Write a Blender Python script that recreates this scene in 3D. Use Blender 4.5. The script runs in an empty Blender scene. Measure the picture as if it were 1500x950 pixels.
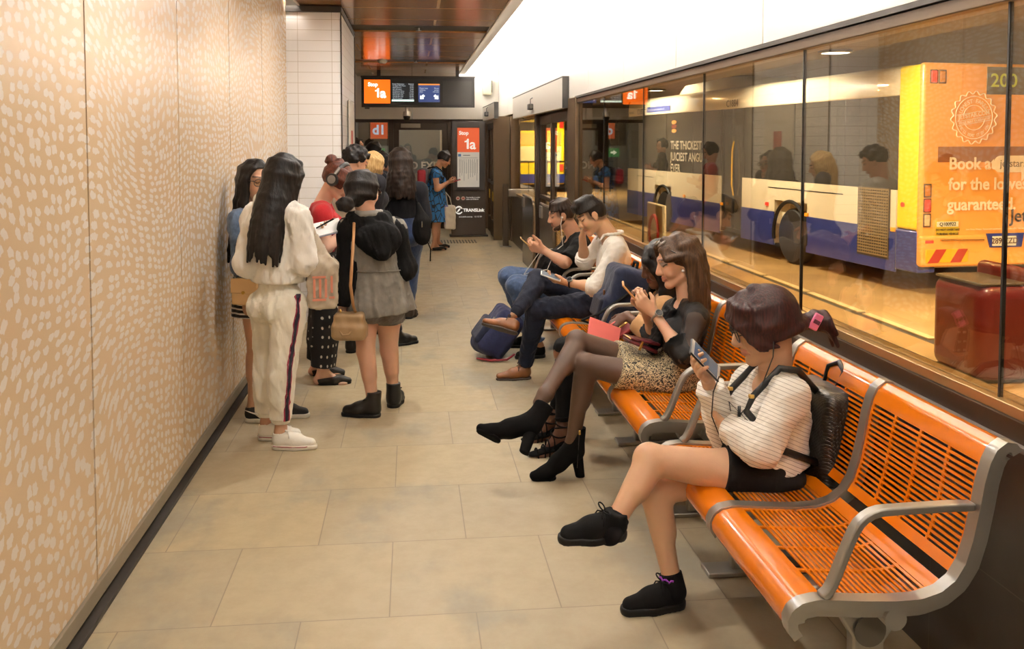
import bpy, bmesh, math, random
import numpy as np
from mathutils import Vector, Matrix
random.seed(7); np.random.seed(7)
sc = bpy.context.scene
COL = sc.collection
R = math.radians

# ------------------------------------------------------------------ camera
F, PX, PY, EYE = 1361.0, 750.0, 280.0, 1.633
PITCH = math.atan((PY - 208) / F)
YAW = math.atan((750 - 602) / F * math.cos(PITCH))
cam_d = bpy.data.cameras.new('camera'); cam = bpy.data.objects.new('camera', cam_d); COL.objects.link(cam)
cam.location = (0, 0, EYE); cam.rotation_euler = (math.pi / 2 - PITCH, 0, -YAW)
cam_d.sensor_width = 36; cam_d.lens = 36 * F / 1500
cam_d.shift_y = -(475 - PY) / 1500; cam_d.clip_start = .05; cam_d.clip_end = 200
sc.camera = cam
FWD = np.array([math.sin(YAW) * math.cos(PITCH), math.cos(YAW) * math.cos(PITCH), -math.sin(PITCH)])
RGT = np.array([math.cos(YAW), -math.sin(YAW), 0]); UPC = np.cross(RGT, FWD)

def at(px, py, Y):
    """surveyed point: the place a sight line meets the vertical plane at depth Y"""
    r = FWD + RGT * (px - PX) / F - UPC * (py - PY) / F
    return np.array([0, 0, EYE]) + r * Y / r[1]

# ------------------------------------------------------------------ exposure, sky
sc.view_settings.view_transform = 'Standard'; sc.view_settings.look = 'None'
sc.view_settings.gamma = 1; sc.view_settings.use_curve_mapping = False
sc.view_settings.exposure = 0.80
sc.cycles.max_bounces = 8; sc.cycles.diffuse_bounces = 4; sc.cycles.glossy_bounces = 4
sc.cycles.transparent_max_bounces = 16; sc.cycles.caustics_reflective = False; sc.cycles.caustics_refractive = False
sc.cycles.sample_clamp_indirect = 6
w = bpy.data.worlds.new('world'); sc.world = w; w.use_nodes = True
w.node_tree.nodes['Background'].inputs[0].default_value = (.9, .75, .55, 1)
w.node_tree.nodes['Background'].inputs[1].default_value = .12
L_COVE, L_LEFT, L_FILL, L_OUT = 64.0, 95.0, 330.0, 4.3
WARM = (1.0, .86, .68)

# ------------------------------------------------------------------ helpers
def lin(c):
    if len(c) == 3 and max(c) > 1.0001: c = [x / 255 for x in c]
    return tuple((x / 12.92 if x <= .04045 else ((x + .055) / 1.055) ** 2.4) for x in c[:3]) + (1,)
MATS = {}
def M(name, col=(200, 200, 200), rough=.5, metal=0, noise=None, bump=None, emit=0, spec=.5, coat=0, sheen=0, sss=0, attr=None):
    if name in MATS: return MATS[name]
    m = bpy.data.materials.new(name); m.use_nodes = True; MATS[name] = m
    nt = m.node_tree; b = nt.nodes['Principled BSDF']; c = lin(col)
    b.inputs['Base Color'].default_value = c; b.inputs['Roughness'].default_value = rough
    b.inputs['Metallic'].default_value = metal; b.inputs['Specular IOR Level'].default_value = spec
    b.inputs['Coat Weight'].default_value = coat; b.inputs['Sheen Weight'].default_value = sheen
    if sss: b.inputs['Subsurface Weight'].default_value = sss; b.inputs['Subsurface Scale'].default_value = .008
    if emit:
        b.inputs['Emission Color'].default_value = c; b.inputs['Emission Strength'].default_value = emit
    tc = None
    if noise or bump: tc = nt.nodes.new('ShaderNodeTexCoord')
    src = None
    if attr:
        a = nt.nodes.new('ShaderNodeAttribute'); a.attribute_name = attr; src = a.outputs['Color']
        nt.links.new(src, b.inputs['Base Color'])
    if noise:
        n = nt.nodes.new('ShaderNodeTexNoise'); n.inputs['Scale'].default_value = noise[0]; n.inputs['Detail'].default_value = 5
        nt.links.new(tc.outputs['Object'], n.inputs['Vector'])
        mx = nt.nodes.new('ShaderNodeMix'); mx.data_type = 'RGBA'; mx.blend_type = 'MULTIPLY'
        mr = nt.nodes.new('ShaderNodeMapRange'); mr.inputs[1].default_value = .3; mr.inputs[2].default_value = .7
        mr.inputs[3].default_value = 1 - noise[1]; mr.inputs[4].default_value = 1 + noise[1] * .4
        nt.links.new(n.outputs['Fac'], mr.inputs[0]); mx.inputs[0].default_value = 1
        if src: nt.links.new(src, mx.inputs[6])
        else: mx.inputs[6].default_value = c
        nt.links.new(mr.outputs[0], mx.inputs[7]); nt.links.new(mx.outputs[2], b.inputs['Base Color'])
    if bump:
        n = nt.nodes.new('ShaderNodeTexNoise'); n.inputs['Scale'].default_value = bump[0]; n.inputs['Detail'].default_value = 4
        if len(bump) > 2:
            mp = nt.nodes.new('ShaderNodeMapping'); mp.inputs['Scale'].default_value = bump[2]
            nt.links.new(tc.outputs['Object'], mp.inputs[0]); nt.links.new(mp.outputs[0], n.inputs['Vector'])
        else: nt.links.new(tc.outputs['Object'], n.inputs['Vector'])
        bp = nt.nodes.new('ShaderNodeBump'); bp.inputs['Strength'].default_value = bump[1]; bp.inputs['Distance'].default_value = .01
        nt.links.new(n.outputs['Fac'], bp.inputs['Height']); nt.links.new(bp.outputs[0], b.inputs['Normal'])
    return m

class N:
    """small node-graph writer"""
    def __init__(s, m):
        s.m = m; s.nt = m.node_tree; s.b = s.nt.nodes['Principled BSDF']
    def n(s, t, **kw):
        x = s.nt.nodes.new('ShaderNode' + t)
        for k, v in kw.items(): setattr(x, k, v)
        return x
    def l(s, a, b): s.nt.links.new(a, b)
    def val(s, sock, v):
        if hasattr(v, 'is_output') : s.l(v, sock)
        else: sock.default_value = v
    def math(s, op, a, b=0.0, c=None):
        x = s.n('Math', operation=op); s.val(x.inputs[0], a); s.val(x.inputs[1], b)
        if c is not None: s.val(x.inputs[2], c)
        return x.outputs[0]
    def vmath(s, op, a, b):
        x = s.n('VectorMath', operation=op); s.val(x.inputs[0], a); s.val(x.inputs[1], b); return x.outputs[0]
    def mix(s, f, a, b, mode='MIX'):
        x = s.n('Mix', data_type='RGBA', blend_type=mode); s.val(x.inputs[0], f)
        s.val(x.inputs[6], lin(a) if isinstance(a, tuple) else a); s.val(x.inputs[7], lin(b) if isinstance(b, tuple) else b); return x.outputs[2]
    def co(s, which='Object'):
        return s.n('TexCoord').outputs[which]
    def map(s, v, scale=(1, 1, 1), loc=(0, 0, 0), rot=(0, 0, 0)):
        x = s.n('Mapping'); s.l(v, x.inputs[0]); x.inputs['Scale'].default_value = scale; x.inputs['Location'].default_value = loc; x.inputs['Rotation'].default_value = rot
        return x.outputs[0]
    def noise(s, v, scale, detail=3, out='Fac', rough=.5):
        x = s.n('TexNoise'); s.l(v, x.inputs['Vector']); x.inputs['Scale'].default_value = scale; x.inputs['Detail'].default_value = detail; x.inputs['Roughness'].default_value = rough; return x.outputs[out]
    def step(s, v, lo, hi, a=0, b=1):
        x = s.n('MapRange', interpolation_type='SMOOTHSTEP'); s.l(v, x.inputs[0])
        for i, q in enumerate((lo, hi, a, b)): x.inputs[1 + i].default_value = q
        return x.outputs[0]
    def color(s, c): s.l(c, s.b.inputs['Base Color'])
    def bump(s, h, strength, dist=.005):
        x = s.n('Bump'); x.inputs['Strength'].default_value = strength; x.inputs['Distance'].default_value = dist; s.l(h, x.inputs['Height']); s.l(x.outputs[0], s.b.inputs['Normal'])
    def sep(s, v):
        x = s.n('SeparateXYZ'); s.l(v, x.inputs[0]); return x.outputs
    def comb(s, a, b, c=0.0):
        x = s.n('CombineXYZ'); s.val(x.inputs[0], a); s.val(x.inputs[1], b); s.val(x.inputs[2], c); return x.outputs[0]

def tag(o, label=None, cat=None, group=None, kind=None):
    for k, v in (('label', label), ('category', cat), ('group', group), ('kind', kind)):
        if v: o[k] = v
    return o
def empty(name, loc=(0, 0, 0), rz=0, label=None, cat=None, group=None, rot=None):
    o = bpy.data.objects.new(name, None); COL.objects.link(o); o.location = loc
    o.rotation_euler = rot if rot is not None else (0, 0, rz); o.empty_display_size = .1
    return tag(o, label, cat, group)
def smooth(me): me.polygons.foreach_set('use_smooth', [True] * len(me.polygons))

class MB:
    """collects shapes and links them as one mesh object"""
    def __init__(s): s.v = []; s.f = []; s.mi = []; s.cur = 0
    def add(s, vs, fs):
        o = len(s.v); s.v += [tuple(map(float, p)) for p in vs]; s.f += [tuple(i + o for i in f) for f in fs]; s.mi += [s.cur] * len(fs); return s
    def box(s, c, size, rot=None):
        hx, hy, hz = [q / 2 for q in size]
        vs = [Vector((x * hx, y * hy, z * hz)) for x in (-1, 1) for y in (-1, 1) for z in (-1, 1)]
        if rot is not None: vs = [rot @ q for q in vs]
        vs = [q + Vector(c) for q in vs]
        return s.add(vs, [(0, 1, 3, 2), (4, 6, 7, 5), (0, 4, 5, 1), (2, 3, 7, 6), (0, 2, 6, 4), (1, 5, 7, 3)])
    def span(s, a, b):
        return s.box([(a[i] + b[i]) / 2 for i in range(3)], [abs(b[i] - a[i]) for i in range(3)])
    def tube(s, pts, r, n=8, closed=False, flat=None):
        pts = [Vector(p) for p in pts]; m = len(pts)
        rs = r if isinstance(r, (list, tuple)) else [r] * m
        t0 = (pts[1] - pts[0]).normalized(); ref = Vector((0, 0, 1)) if abs(t0.z) < .9 else Vector((1, 0, 0))
        u = t0.cross(ref).normalized(); rings = []
        for i in range(m):
            if closed: t = pts[(i + 1) % m] - pts[i - 1]
            else: t = pts[min(i + 1, m - 1)] - pts[max(i - 1, 0)]
            if t.length < 1e-9: t = t0
            t = t.normalized(); u = (u - t * u.dot(t)).normalized(); v2 = t.cross(u)
            k = flat if flat else 1
            rings.append([pts[i] + (u * math.cos(a) + v2 * math.sin(a) * k) * rs[i] for a in [2 * math.pi * j / n for j in range(n)]])
        vs = [p for g in rings for p in g]; fs = []
        for i in range(m if closed else m - 1):
            i2 = (i + 1) % m
            for j in range(n): fs.append((i * n + j, i * n + (j + 1) % n, i2 * n + (j + 1) % n, i2 * n + j))
        if not closed: fs += [tuple(range(n))[::-1], tuple((m - 1) * n + j for j in range(n))]
        return s.add(vs, fs)
    def cyl(s, a, b, r, n=24, r2=None): return s.tube([a, b], [r, r if r2 is None else r2], n)
    def lathe(s, prof, c=(0, 0, 0), n=24, rot=None):
        vs = []; fs = []; m = len(prof)
        for j in range(n):
            a = 2 * math.pi * j / n
            for (r, z) in prof:
                p = Vector((r * math.cos(a), r * math.sin(a), z))
                if rot is not None: p = rot @ p
                vs.append(p + Vector(c))
        for j in range(n):
            for i in range(m - 1): fs.append((j * m + i, ((j + 1) % n) * m + i, ((j + 1) % n) * m + i + 1, j * m + i + 1))
        fs += [tuple(j * m for j in range(n))[::-1], tuple(j * m + m - 1 for j in range(n))]
        return s.add(vs, fs)
    def prism(s, poly, fn, a, b):
        """poly 2-D points, fn(p, q, h) -> 3-D, swept from h=a to h=b"""
        n = len(poly)
        vs = [fn(p, q, a) for p, q in poly] + [fn(p, q, b) for p, q in poly]
        fs = [tuple(range(n))[::-1], tuple(range(n, 2 * n))] + [(i, (i + 1) % n, n + (i + 1) % n, n + i) for i in range(n)]
        return s.add(vs, fs)
    def ribbon(s, line, width_dir, half, thick_pts):
        pass
    def build(s, name, mats, parent=None, bevel=0, sm=False, seg=2, base=None):
        me = bpy.data.meshes.new(name)
        vs = s.v if base is None else [(p[0] - base[0], p[1] - base[1], p[2] - base[2]) for p in s.v]
        me.from_pydata(vs, [], s.f)
        for m in (mats if isinstance(mats, (list, tuple)) else [mats]): me.materials.append(m)
        me.polygons.foreach_set('material_index', s.mi)
        bm = bmesh.new(); bm.from_mesh(me); bmesh.ops.recalc_face_normals(bm, faces=bm.faces); bm.to_mesh(me); bm.free()
        if sm: smooth(me)
        o = bpy.data.objects.new(name, me); COL.objects.link(o)
        if parent is not None: o.parent = parent
        if sm and sm == 'auto':
            for e in me.edges: pass
            me.set_sharp_from_angle(angle=R(40))
        if bevel:
            b = o.modifiers.new('bevel', 'BEVEL'); b.width = bevel; b.segments = seg; b.limit_method = 'ANGLE'; b.angle_limit = R(35)
            if sm != 'auto' and not sm: smooth(me); me.set_sharp_from_angle(angle=R(50))
        return o
def struct(o): o['kind'] = 'structure'; return o

def text(name, body, size, mat, parent, loc, rot, bold=0.0, align='LEFT', extrude=.001, sx=1.0, spacing=1.0):
    c = bpy.data.curves.new(name, 'FONT'); c.body = body; c.size = size; c.offset = bold; c.extrude = extrude
    c.align_x = align; c.space_character = spacing; c.resolution_u = 3
    t = bpy.data.objects.new('tmp', c); me = None
    COL.objects.link(t); dg = bpy.context.evaluated_depsgraph_get(); me = bpy.data.meshes.new_from_object(t.evaluated_get(dg))
    bpy.data.objects.remove(t); me.name = name; me.materials.clear(); me.materials.append(mat)
    o = bpy.data.objects.new(name, me); COL.objects.link(o); o.parent = parent
    o.location = loc; o.rotation_euler = rot; o.scale = (sx, 1, 1)
    return o
# ------------------------------------------------------------------ the room
WL, WR = -1.10, 1.65            # finished faces of the two long walls
Y0, YE = -4.0, 17.5             # back of the room, far end
ZC = 2.85                       # timber ceiling
ZH = 2.06                       # underside of the white band over the glass

# floor: 600 mm tiles in half bond
m = M('floor_tile', rough=.42); g = N(m); co = g.co()
br = g.n('TexBrick', offset=.5, offset_frequency=2); g.l(g.map(co, loc=(-.217, -3.147, 0)), br.inputs['Vector'])
for k, v in (('Scale', 1), ('Mortar Size', .0024), ('Mortar Smooth', .2), ('Brick Width', .6), ('Row Height', .606), ('Bias', 0)): br.inputs[k].default_value = v
br.inputs['Color1'].default_value = lin((171, 158, 130)); br.inputs['Color2'].default_value = lin((182, 166, 131)); br.inputs['Mortar'].default_value = lin((138, 126, 106))
blot = g.step(g.noise(g.map(co, (1, .6, 1)), 1.5, 6, rough=.6), .5, .66)
c1 = g.mix(g.math('MULTIPLY', blot, .75), br.outputs['Color'], (138, 134, 120))
fine = g.noise(co, 9, 6, rough=.7); c2 = g.mix(g.step(fine, .3, .7, 0, .28), c1, (156, 138, 112))
g.color(c2); g.l(g.step(fine, .3, .7, .38, .52), g.b.inputs['Roughness'])
g.bump(g.math('MULTIPLY', br.outputs['Fac'], -1.0), .35, .002)
struct(MB().span((WL - .3, Y0, -.12), (WR + .15, YE + .6, 0)).build('floor', m))

# left wall: tan panels with painted flowing dots
m = M('dot_panel', rough=.27, spec=.6); g = N(m); co = g.co()
xyz = g.sep(co); uv = g.comb(xyz[1], xyz[2])
wn = g.vmath('SUBTRACT', g.noise(uv, 1.1, 0, 'Color'), (.5, .5, .5)); wn2 = g.vmath('SUBTRACT', g.noise(uv, 2.6, 1, 'Color'), (.5, .5, .5))
wv = g.vmath('ADD', uv, g.vmath('MULTIPLY', wn, (.62, .62, 0)))
wv = g.vmath('ADD', wv, g.vmath('MULTIPLY', wn2, (.10, .10, 0)))
vo = g.n('TexVoronoi', feature='F1', distance='EUCLIDEAN', voronoi_dimensions='2D'); g.l(g.map(wv, (13, 24, 1)), vo.inputs['Vector']); vo.inputs['Scale'].default_value = 1; vo.inputs['Randomness'].default_value = .55
edge = g.noise(uv, 60, 2)
dist = g.math('ADD', vo.outputs['Distance'], g.math('MULTIPLY', g.math('SUBTRACT', edge, .5), .42))
mask = g.step(dist, .29, .37, 1, 0)
g.color(g.mix(mask, (206, 179, 144), (220, 210, 197)))
wl = MB()
for k in range(-6, 6):
    a = 3.316 + 1.268 * k - 1.268 + .006; b = a + 1.268 - .012
    b = min(b, 8.5)
    if a < Y0: a = Y0
    if b > a: wl.span((WL - .03, a, .10), (WL, b, 3.2))
struct(wl.build('wall_left', m))
dk = M('dark_recess', (52, 46, 40), .6)
struct(MB().span((WL - .2, Y0, 0), (WL - .032, 8.5, 3.3)).build('wall_left_backing', M('panel_backing', (24, 22, 20), .9)))
bb = M('skirting', (132, 120, 100), .5, noise=(6, .1))
struct(MB().span((WL - .03, Y0, .04), (WL + .012, 8.5, .098)).build('baseboard_left', bb, bevel=.003))
struct(MB().span((WL - .03, Y0, 0), (WL + .035, 8.5, .018)).span((WL - .03, Y0, .018), (WL - .005, 8.5, .04)).build('trim_1', dk))

# white tiled pier that narrows the far half
m = M('white_tile', rough=.25); g = N(m); co = g.co(); xyz = g.sep(co)
br = g.n('TexBrick', offset=0); g.l(g.comb(g.math('ADD', xyz[0], xyz[1]), xyz[2]), br.inputs['Vector'])
for k, v in (('Scale', 1), ('Mortar Size', .0022), ('Mortar Smooth', .3), ('Brick Width', .3), ('Row Height', .094)): br.inputs[k].default_value = v
br.inputs['Color1'].default_value = lin((249, 248, 246)); br.inputs['Color2'].default_value = lin((251, 250, 248)); br.inputs['Mortar'].default_value = lin((205, 198, 186))
g.color(br.outputs['Color']); g.bump(g.math('MULTIPLY', br.outputs['Fac'], -1), .3, .002)
struct(MB().span((WL - .3, 8.5, 0), (-.622, 10.5, 2.79)).build('wall_pier', m, bevel=.003))
struct(MB().span((-.622, 8.49, 0), (-.612, 8.502, 2.79)).span((-.624, 10.48, 0), (-.612, 10.5, 2.79)).span((WL, 8.47, 2.79), (-.612, 10.5, 2.84)).build('trim_2', dk))
wh = M('white_panel', (236, 232, 224), .3)
struct(MB().span((WL - .3, 10.5, 0), (WL - .0, YE + .4, 3.2)).build('wall_left_far', M('left_far_paint', (206, 198, 186), .5)))
# service door set flush in the side of the pier
dr = empty('door_3', (-.612, 9.7, 0)); dr['kind'] = 'structure'
MB().span((0, -.4, 0), (.008, .4, 2.05)).build('door_leaf', M('door_white', (226, 220, 210), .4), dr, bevel=.002)
MB().tube([(.01, -.33, 1.0), (.05, -.33, 1.0), (.05, -.2, 1.0)], .01).build('door_handle', M('steel', (170, 168, 162), .3, 1), dr)
MB().span((.008, -.1, 1.5), (.011, .12, 1.75)).build('notice', M('red_notice', (170, 60, 48), .5), dr)

# timber ceiling: boards with pale joints and dark service slots
m = M('timber_ceiling', rough=.16, spec=.6); g = N(m); co = g.co()
wv = g.n('TexWave', wave_type='BANDS', bands_direction='X'); g.l(g.map(co, (1, .15, 1)), wv.inputs['Vector'])
wv.inputs['Scale'].default_value = 7; wv.inputs['Distortion'].default_value = 5; wv.inputs['Detail'].default_value = 4
gr = g.noise(g.map(co, (60, 3, 1)), 3, 5)
base = g.mix(gr, (134, 96, 60), (172, 128, 84)); base = g.mix(g.math('MULTIPLY', wv.outputs['Color'], .25), base, (120, 86, 54))
br = g.n('TexBrick', offset=.5, offset_frequency=2); g.l(g.map(co, loc=(-.25, -8.586, 0)), br.inputs['Vector'])
for k, v in (('Scale', 1), ('Mortar Size', .014), ('Mortar Smooth', .1), ('Brick Width', 1.83), ('Row Height', .8)): br.inputs[k].default_value = v
g.color(g.mix(br.outputs['Fac'], base, (206, 178, 136)))
ce = MB(); ys = [Y0, -1.2, 2.6, 6.4, 10.15, 14.2, YE + .2]
for a, b in zip(ys, ys[1:]): ce.span((-.98, a + (.0 if a == Y0 else .3), ZC), (.85, b - .3 if b < YE else b, ZC + .05))
struct(ce.build('ceiling', m))
sl = MB()
for y in ys[1:-1]: sl.span((-.98, y - .3, ZC + .02), (.85, y + .3, ZC + .07))
struct(sl.build('ceiling_slot', M('slot_black', (30, 27, 25), .4)))
struct(MB().span((.85, Y0, ZC - .012), (.865, YE, ZC + .1)).span((-.995, Y0, ZC - .01), (-.98, 8.48, ZC + .1)).build('trim_3', M('lip_white', (235, 228, 220), .4)))
cw = M('cove_white', (242, 238, 230), .45)
struct(MB().span((.6, Y0, 3.2), (WR + .12, YE + .3, 3.26)).span((WL - .05, Y0, 3.2), (-.75, YE + .3, 3.26)).span((-.75, Y0, 3.2), (.6, YE + .3, 3.26)).build('ceiling_cove', cw))
led = M('led_strip', (255, 249, 242), .5, emit=L_COVE)
ledl = M('led_strip_left', (255, 249, 242), .5, emit=L_LEFT)
def strip(name, a, b, mat, label):
    r = empty(name, ((a[0] + b[0]) / 2, (a[1] + b[1]) / 2, (a[2] + b[2]) / 2), label=label, cat='light')
    c = r.location
    MB().span([a[i] - c[i] for i in range(3)], [b[i] - c[i] for i in range(3)]).build('diffuser', mat, r)
    MB().span((-.06, a[1] - c[1], -.045), (.06, b[1] - c[1], -.03)).build('tray', M('strip_tray', (220, 218, 212), .4), r)
    return r
strip('cove_light', (.90, Y0 + .1, 2.93), (1.00, YE - .1, 2.95), led, 'long linear light hidden in the right hand ceiling cove')
strip('cove_light', (-1.09, Y0 + .1, 2.93), (-1.02, 8.35, 2.95), ledl, 'linear light washing down the dotted left wall')
for y in (-2.6, .2, 3.4, 5.6, 7.35):  # unseen ceiling lamps, added to brighten the floor, pier and queue
    lg = empty('downlight', (-.05, y, ZC), label='added unseen round downlight in the timber ceiling at %s' % {-2.6: 'the back of the room', .2: 'the nearest bay', 3.4: 'the bay over the seated women', 5.6: 'the bay over the two seated men', 7.35: 'the bay just before the tiled pier'}[y], cat='light')
    MB().cyl((0, 0, -.004), (0, 0, -.008), .07, 24).build('lens', M('fill_lens', (255, 249, 242), .5, emit=L_FILL), lg)
    MB().lathe([(.072, -.001), (.072, -.012), (.088, -.010), (.088, -.001)], n=28).build('bezel', M('bezel_dark', (60, 56, 50), .4), lg)

# right wall: white band over the glass with panel joints
band = MB(); j0 = 4.256
ys = [Y0] + [j0 + 1.447 * k for k in range(-5, 10) if Y0 < j0 + 1.447 * k < YE] + [YE]
for a, b in zip(ys, ys[1:]): band.span((WR, a + .006, ZH + .035), (WR + .03, b - .006, 3.2))
struct(band.build('wall_right', wh, bevel=.002))
struct(MB().span((WR + .04, Y0, ZH + .03), (WR + .1, YE, 3.2)).build('wall_right_backing', M('panel_backing')))
hd = M('header_bronze', (96, 78, 58), .35, .3)
struct(MB().span((WR - .012, Y0, ZH + .012), (WR + .1, 9.25, ZH + .032)).build('trim_4', dk))
struct(MB().span((WR - .0, Y0, ZH - .035), (WR + .1, 9.25, ZH + .01)).build('trim_5', hd, bevel=.004))
# dark tiled dado below the glass
m = M('dado_tile', rough=.3); g = N(m); co = g.co(); xyz = g.sep(co)
br = g.n('TexBrick', offset=.5); g.l(g.comb(g.math('SUBTRACT', xyz[1], 2.27), xyz[2]), br.inputs['Vector'])
for k, v in (('Scale', 1), ('Mortar Size', .002), ('Brick Width', .9), ('Row Height', .4)): br.inputs[k].default_value = v
br.inputs['Color1'].default_value = lin((54, 48, 43)); br.inputs['Color2'].default_value = lin((60, 53, 47)); br.inputs['Mortar'].default_value = lin((84, 76, 68))
g.color(g.mix(g.step(g.noise(co, 14, 6), .3, .7, 0, .3), br.outputs['Color'], (72, 64, 57)))
struct(MB().span((WR - .02, Y0, 0), (WR + .16, 9.25, .80)).build('wall_right_dado', m))
struct(MB().span((WR - .03, Y0, .80), (WR + .16, 9.25, .815)).build('trim_6', M('dado_edge', (120, 112, 104), .35)))
struct(MB().span((WR - .012, Y0, .815), (WR + .16, 9.25, .872)).build('trim_7', M('sill_bronze', (56, 42, 30), .4, .2)))
struct(MB().span((WR + .0, Y0, .872), (WR + .03, 9.25, .905)).span((WR + .05, Y0, .872), (WR + .09, 9.25, .9)).build('trim_8', M('glazing_channel', (168, 140, 96), .3, .7), bevel=.003))

# butt-jointed bronze glass
gm = bpy.data.materials.new('window_glass'); gm.use_nodes = True; nt = gm.node_tree; nt.nodes.clear()
o_ = nt.nodes.new('ShaderNodeOutputMaterial'); tr = nt.nodes.new('ShaderNodeBsdfTransparent'); gl = nt.nodes.new('ShaderNodeBsdfGlossy')
mx = nt.nodes.new('ShaderNodeMixShader'); geo = nt.nodes.new('ShaderNodeNewGeometry')
def mth(op, a, b):
    x = nt.nodes.new('ShaderNodeMath'); x.operation = op
    for i, q in enumerate((a, b)):
        if hasattr(q, 'is_output'): nt.links.new(q, x.inputs[i])
        else: x.inputs[i].default_value = q
    return x.outputs[0]
dt = nt.nodes.new('ShaderNodeVectorMath'); dt.operation = 'DOT_PRODUCT'
nt.links.new(geo.outputs['Incoming'], dt.inputs[0]); nt.links.new(geo.outputs['Normal'], dt.inputs[1])
sch = mth('POWER', mth('SUBTRACT', 1.0, mth('ABSOLUTE', dt.outputs['Value'], 0.0)), 5.0)
refl = mth('ADD', mth('MULTIPLY', sch, .90), .10)
tr.inputs[0].default_value = (.97, .94, .87, 1); gl.inputs[0].default_value = (1, .97, .9, 1); gl.inputs['Roughness'].default_value = 0.0
nt.links.new(refl, mx.inputs[0]); nt.links.new(tr.outputs[0], mx.inputs[1]); nt.links.new(gl.outputs[0], mx.inputs[2]); nt.links.new(mx.outputs[0], o_.inputs[0])
GLASS = gm
js = [Y0, -3.05, -1.67, -.29, 1.09, 2.46, 3.834, 5.2, 6.59, 7.97, 9.19]; n = 0
seal = M('black_seal', (28, 24, 20), .5)
for a, b in zip(js, js[1:]):
    n += 1
    wn_ = empty('window_%d' % n, (WR + .02, (a + b) / 2, .9)); wn_['kind'] = 'structure'
    h = (b - a) / 2 - .004
    MB().span((0, -h, 0), (.006, h, ZH - .93)).build('pane', GLASS, wn_)
    MB().span((-.002, h, 0), (.010, h + .008, ZH - .93)).build('joint', seal, wn_)
struct(MB().span((WL - .2, Y0 - .1, 0), (WR + .3, Y0, 3.3)).build('wall_back', M('back_paint', (200, 184, 160), .6)))
# ------------------------------------------------------------------ far end: wall, doors, kiosk, sign
bron = M('door_bronze', (58, 44, 32), .4, .3); bron2 = M('post_bronze', (84, 66, 44), .4, .4)
steel = M('steel', (170, 168, 162), .3, 1)
struct(MB().span((WL, YE, 2.06), (.02, YE + .2, 3.2)).span((.03, YE, 2.06), (WR, YE + .2, 3.2)).build('wall_end', wh, bevel=.003))
struct(MB().span((WL, YE + .03, 2.0), (WR, YE + .16, 2.06)).span((-.42, YE + .03, 0), (-.32, YE + .16, 2.06)).span((.68, YE + .03, 0), (.80, YE + .16, 2.06)).span((1.30, YE + .03, 0), (1.38, YE + .16, 2.06)).span((WL, YE + .03, 0), (-.42, YE + .16, .12)).build('trim_9', bron, bevel=.004))
wn_ = empty('window_20', (-.76, YE + .09, .12)); wn_['kind'] = 'structure'
MB().span((-.34, 0, 0), (.34, .006, 1.88)).build('pane', GLASS, wn_)
dr = empty('door_1', (.18, YE + .09, 0)); dr['kind'] = 'structure'
MB().span((-.5, -.02, 0), (.5, .02, .22)).span((-.5, -.02, 1.86), (.5, .02, 2.0)).span((-.5, -.02, .22), (-.40, .02, 1.86)).span((.40, -.02, .22), (.5, .02, 1.86)).build('door_frame', bron, dr, bevel=.004)
MB().span((-.40, -.003, .22), (.40, .003, 1.86)).build('pane', GLASS, dr)
MB().span((-.37, -.07, 1.90), (.0, -.02, 1.98)).build('door_closer', M('closer', (150, 140, 122), .4, .5), dr, bevel=.004)
text('lettering', 'NO EXIT', .19, M('frost_white', (225, 222, 212), .5), dr, (.02, -.006, 1.13), (R(90), 0, 0), bold=.006, align='CENTER')
wn_ = empty('window_21', (1.05, YE + .09, .8)); wn_['kind'] = 'structure'
MB().span((-.25, 0, 0), (.25, .006, 1.2)).build('pane', GLASS, wn_)
struct(MB().span((.80, YE + .02, 0), (1.30, YE + .16, .8)).build('wall_end_dado', M('dado_dark', (50, 44, 39), .4)))
struct(MB().span((1.38, YE, 0), (WR, YE + .16, 2.06)).build('wall_end_return', bron))

# next room beyond the glass
room = M('next_room_wall', (120, 124, 122), .6)
struct(MB().span((-3, YE + 5, 0), (2.2, YE + 5.1, 3.2)).span((-3.1, YE + .2, 0), (-3, YE + 5, 3.2)).build('wall_next_room', room))
struct(MB().span((-3, YE + .6, -.1), (2.2, YE + 5, 0)).build('floor_next_room', M('next_floor', (110, 104, 92), .5)))
struct(MB().span((-3, YE + .2, 2.9), (2.2, YE + 5, 3.0)).build('ceiling_next_room', M('next_ceiling', (96, 80, 62), .5)))
nl = empty('ceiling_panel_light', (-.4, YE + 2.6, 2.88), label='flat ceiling light panel in the next room behind the end glazing', cat='light')
MB().span((-.6, -.9, 0), (.6, .9, .02)).build('diffuser', M('next_lens', (240, 246, 250), .5, emit=4), nl); MB().span((-.63, -.93, .005), (.63, .93, .018)).build('frame', M('strip_tray'), nl)
struct(MB().span((.62, YE + 2.2, 0), (.95, YE + 2.5, 2.9)).build('column_next_room', M('left_far_paint')))
sb = empty('platform_sign', (-.72, YE + 1.2, 1.86), label='far lit stop sign seen through the end glazing', cat='sign')
MB().span((-.32, 0, -.30), (.32, .12, .34)).build('housing', M('sign_black', (26, 24, 24), .4), sb, bevel=.01)
MB().span((-.08, -.006, -.16), (.26, 0, .2)).build('orange_panel', M('sign_orange_dim', (206, 84, 36), .5, emit=.35), sb)
text('lettering', 'd1', .26, M('sign_blue_white', (170, 190, 225), .5, emit=.5), sb, (.09, -.008, -.07), (R(90), 0, 0), bold=.008, align='CENTER')
ex = empty('exit_sign', (-.72, YE + 1.26, 1.42), label='small green lit running man exit sign beyond the end glazing', cat='sign')
MB().span((-.2, 0, -.09), (.2, .05, .09)).build('box', M('exit_green', (60, 140, 84), .5, emit=.4), ex, bevel=.004)
pm = M('exit_white', (225, 240, 230), .5, emit=.6)
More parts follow.
